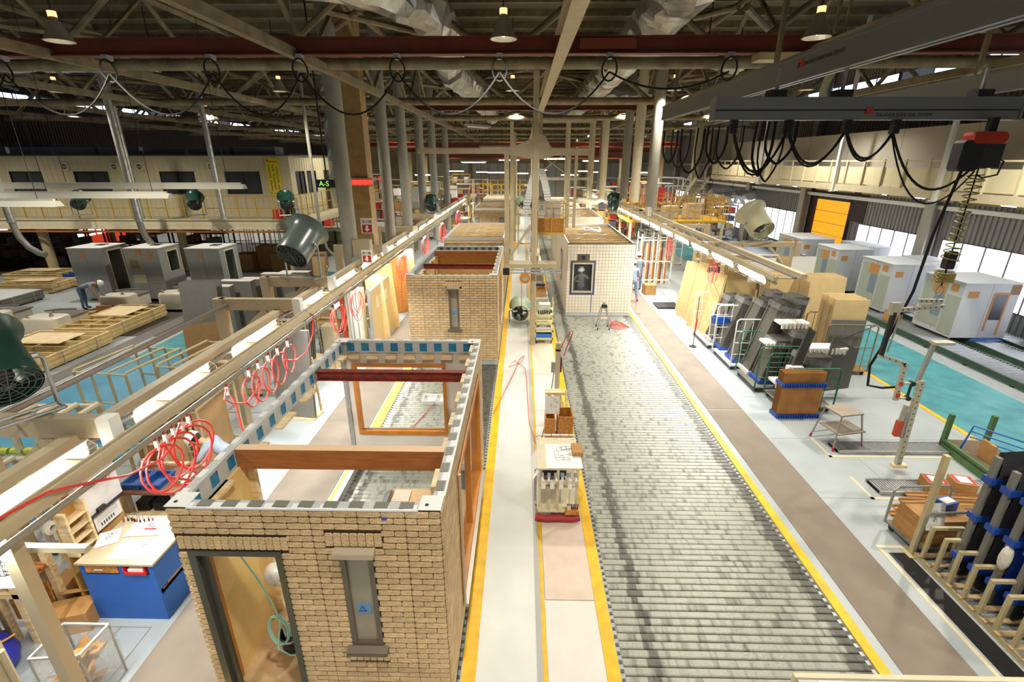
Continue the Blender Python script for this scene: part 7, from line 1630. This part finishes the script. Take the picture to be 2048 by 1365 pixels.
t = thing('walk_platform', 'raised platform over the middle aisle where a worker stands', 'platform', (-.3, 31.5, 0)); B().box(0, 0, 2.4, 1.3, 3.5, 2.49).mk('deck', cream_m, t)
for x in (0, 1.22):
    for y in (0, 3.42): B().box(x, y, 0, x+.08, y+.08, 2.4).mk('leg', cream_m, t)
for x in (.0, 1.26): B().box(x, 0, 3.3, x+.04, 3.5, 3.34).mk('handrail', yrail_m, t); [B().box(x, .85*k, 2.49, x+.04, .85*k+.04, 3.3).mk('rail_post', yrail_m, t) for k in range(5)]
for k in range(2): fan('pale green fan head of the aisle platform, %s' % ('left', 'right')[k], (-.05+.7*k, 31.9, 3.19), .3, .3, .3, M('fan_pale', '#9fb29a', .4), drop=.7)
rr = random.Random(5)
hue = ('#c9bf9c', '#b59a63', '#d9a62a', '#e6e2d2', '#8d7a55', '#a3a7a8')
names = ['work station', 'storage rack', 'panel rack', 'machine cabinet', 'yellow guard frame', 'parts shelf']
def station(x, y, w, d, h, i, side):
    m = M('far_%d' % (i % 6), hue[i % 6], .5, var=.1, vs=3); nm = names[i % 6]
    col = ('cream', 'tan', 'yellow', 'white', 'brown', 'grey')[i % 6]
    t = thing(nm.replace(' ', '_'), '%s %s, %s' % (col, nm, side), 'equipment', (x, y, 0), 0)
    for xx in (0, w-.08):
        for yy in (0, d-.08): B().box(xx, yy, 0, xx+.08, yy+.08, h).mk('post', m, t)
    n = 2+i % 3
    for k in range(n+1): z = .25+(h-.3)*k/n; B().box(0, 0, z, w, d, z+.05).mk('shelf', m, t)
    for k in range(n):
        z = .3+(h-.3)*k/n
        for q in range(1+i % 3): a = w*(.08+.3*q); B().box(a, .05, z, a+w*.24, d*.8, z+(h/n)*(.35+.4*rr.random())).mk('load', (card_m, white_m, yboard_m, M('unit_gray', '#6c6d78', .5), redhose_m, cream_m)[(i+q+k) % 6], t)
    return t
i = 0
for row, y in enumerate((38, 43, 48, 54, 61, 69)):
    for c, x in enumerate((-26, -22.5, -19, -15.5, -12, -8.6, -6.4, 6.6, 9.2, 11.8, 14.2)):
        h = 2.2+2.2*rr.random()
        if x < -11.5 and y < 39: continue
        place = 'far hall row %s, %s place from the left' % (('one', 'two', 'three', 'four', 'five', 'six')[row], od[c])
        station(x, y+rr.random()*1.5, 2.2, 1.4, h, i, place); i += 1
for k in range(10):
    t = thing('far_strip_lamp', 'lit strip lamp glowing over the far lanes, %s from the left' % od[k], 'lamp', (-9.3+2.1*k, 44+6*(k % 3), 4.6+.2*(k % 2)), 0, 'far glowing strip lamps'); B().box(0, -.06, 0, 1.5, .06, .05).mk('reflector', refl_m, t); B().cyl((.03, 0, -.03), (1.47, 0, -.03), .035, 6).mk('tube', tube_e, t); B().cyl((.2, 0, .05), (.2, 0, 5.99-.2*(k % 2)), .01, 5).cyl((1.3, 0, .05), (1.3, 0, 5.99-.2*(k % 2)), .01, 5).mk('wire', black_m, t); lamp('AREA', 'tube_light', (.75, 0, -.08), 60, TUBEC, t, shape='RECTANGLE', size=1.5, size_y=.15)
for k in range(8):
    t = thing('hall_column', 'plain building column of the far hall, %s in its row' % od[k], 'column', ((-11.9, 12.0)[k % 2], 36+9*(k//2), 0), 0, 'building columns of the far hall'); B().box(-.2, -.2, 0, .2, .2, 10.58).mk('shaft', colm, t); B().box(-.35, -.35, 0, .35, .35, .04).mk('base_plate', colm, t)

for k in range(12):
    x = -4.5+.85*k if k < 6 else -4.5+.85*(k-6); y = 47 if k < 6 else 58
    t = thing('far_guard_rail', 'yellow guard rail section across the far lanes, %s of the %s line' % (od[k % 6], ('nearer', 'farther')[k//6]), 'railing', (x, y, 0), 0, 'yellow guard rails in the far lanes')
    for q in (0, .8): B().box(q, 0, 2.6, q+.04, .04, 3.7).mk('post', yrail_m, t); B().box(q, .1, 0, q+.06, .16, 2.6).mk('leg', cream_m, t)
    for z in (2.6, 3.1, 3.66): B().box(0, 0, z, .84, .16 if z < 3 else .04, z+.05).mk('rail', yrail_m, t)
for k in range(5):
    t = thing('wall_bay', 'pale cladding bay on the far end wall, %s from the left' % od[k], 'panel', (-14+6*k, YB-.15, 0)); 
    for q in range(4): B().box(1.35*q, 0, .3, 1.35*q+1.28, .1, 5.4).mk('panel', far_p if (q+k) % 2 else cream_m, t)
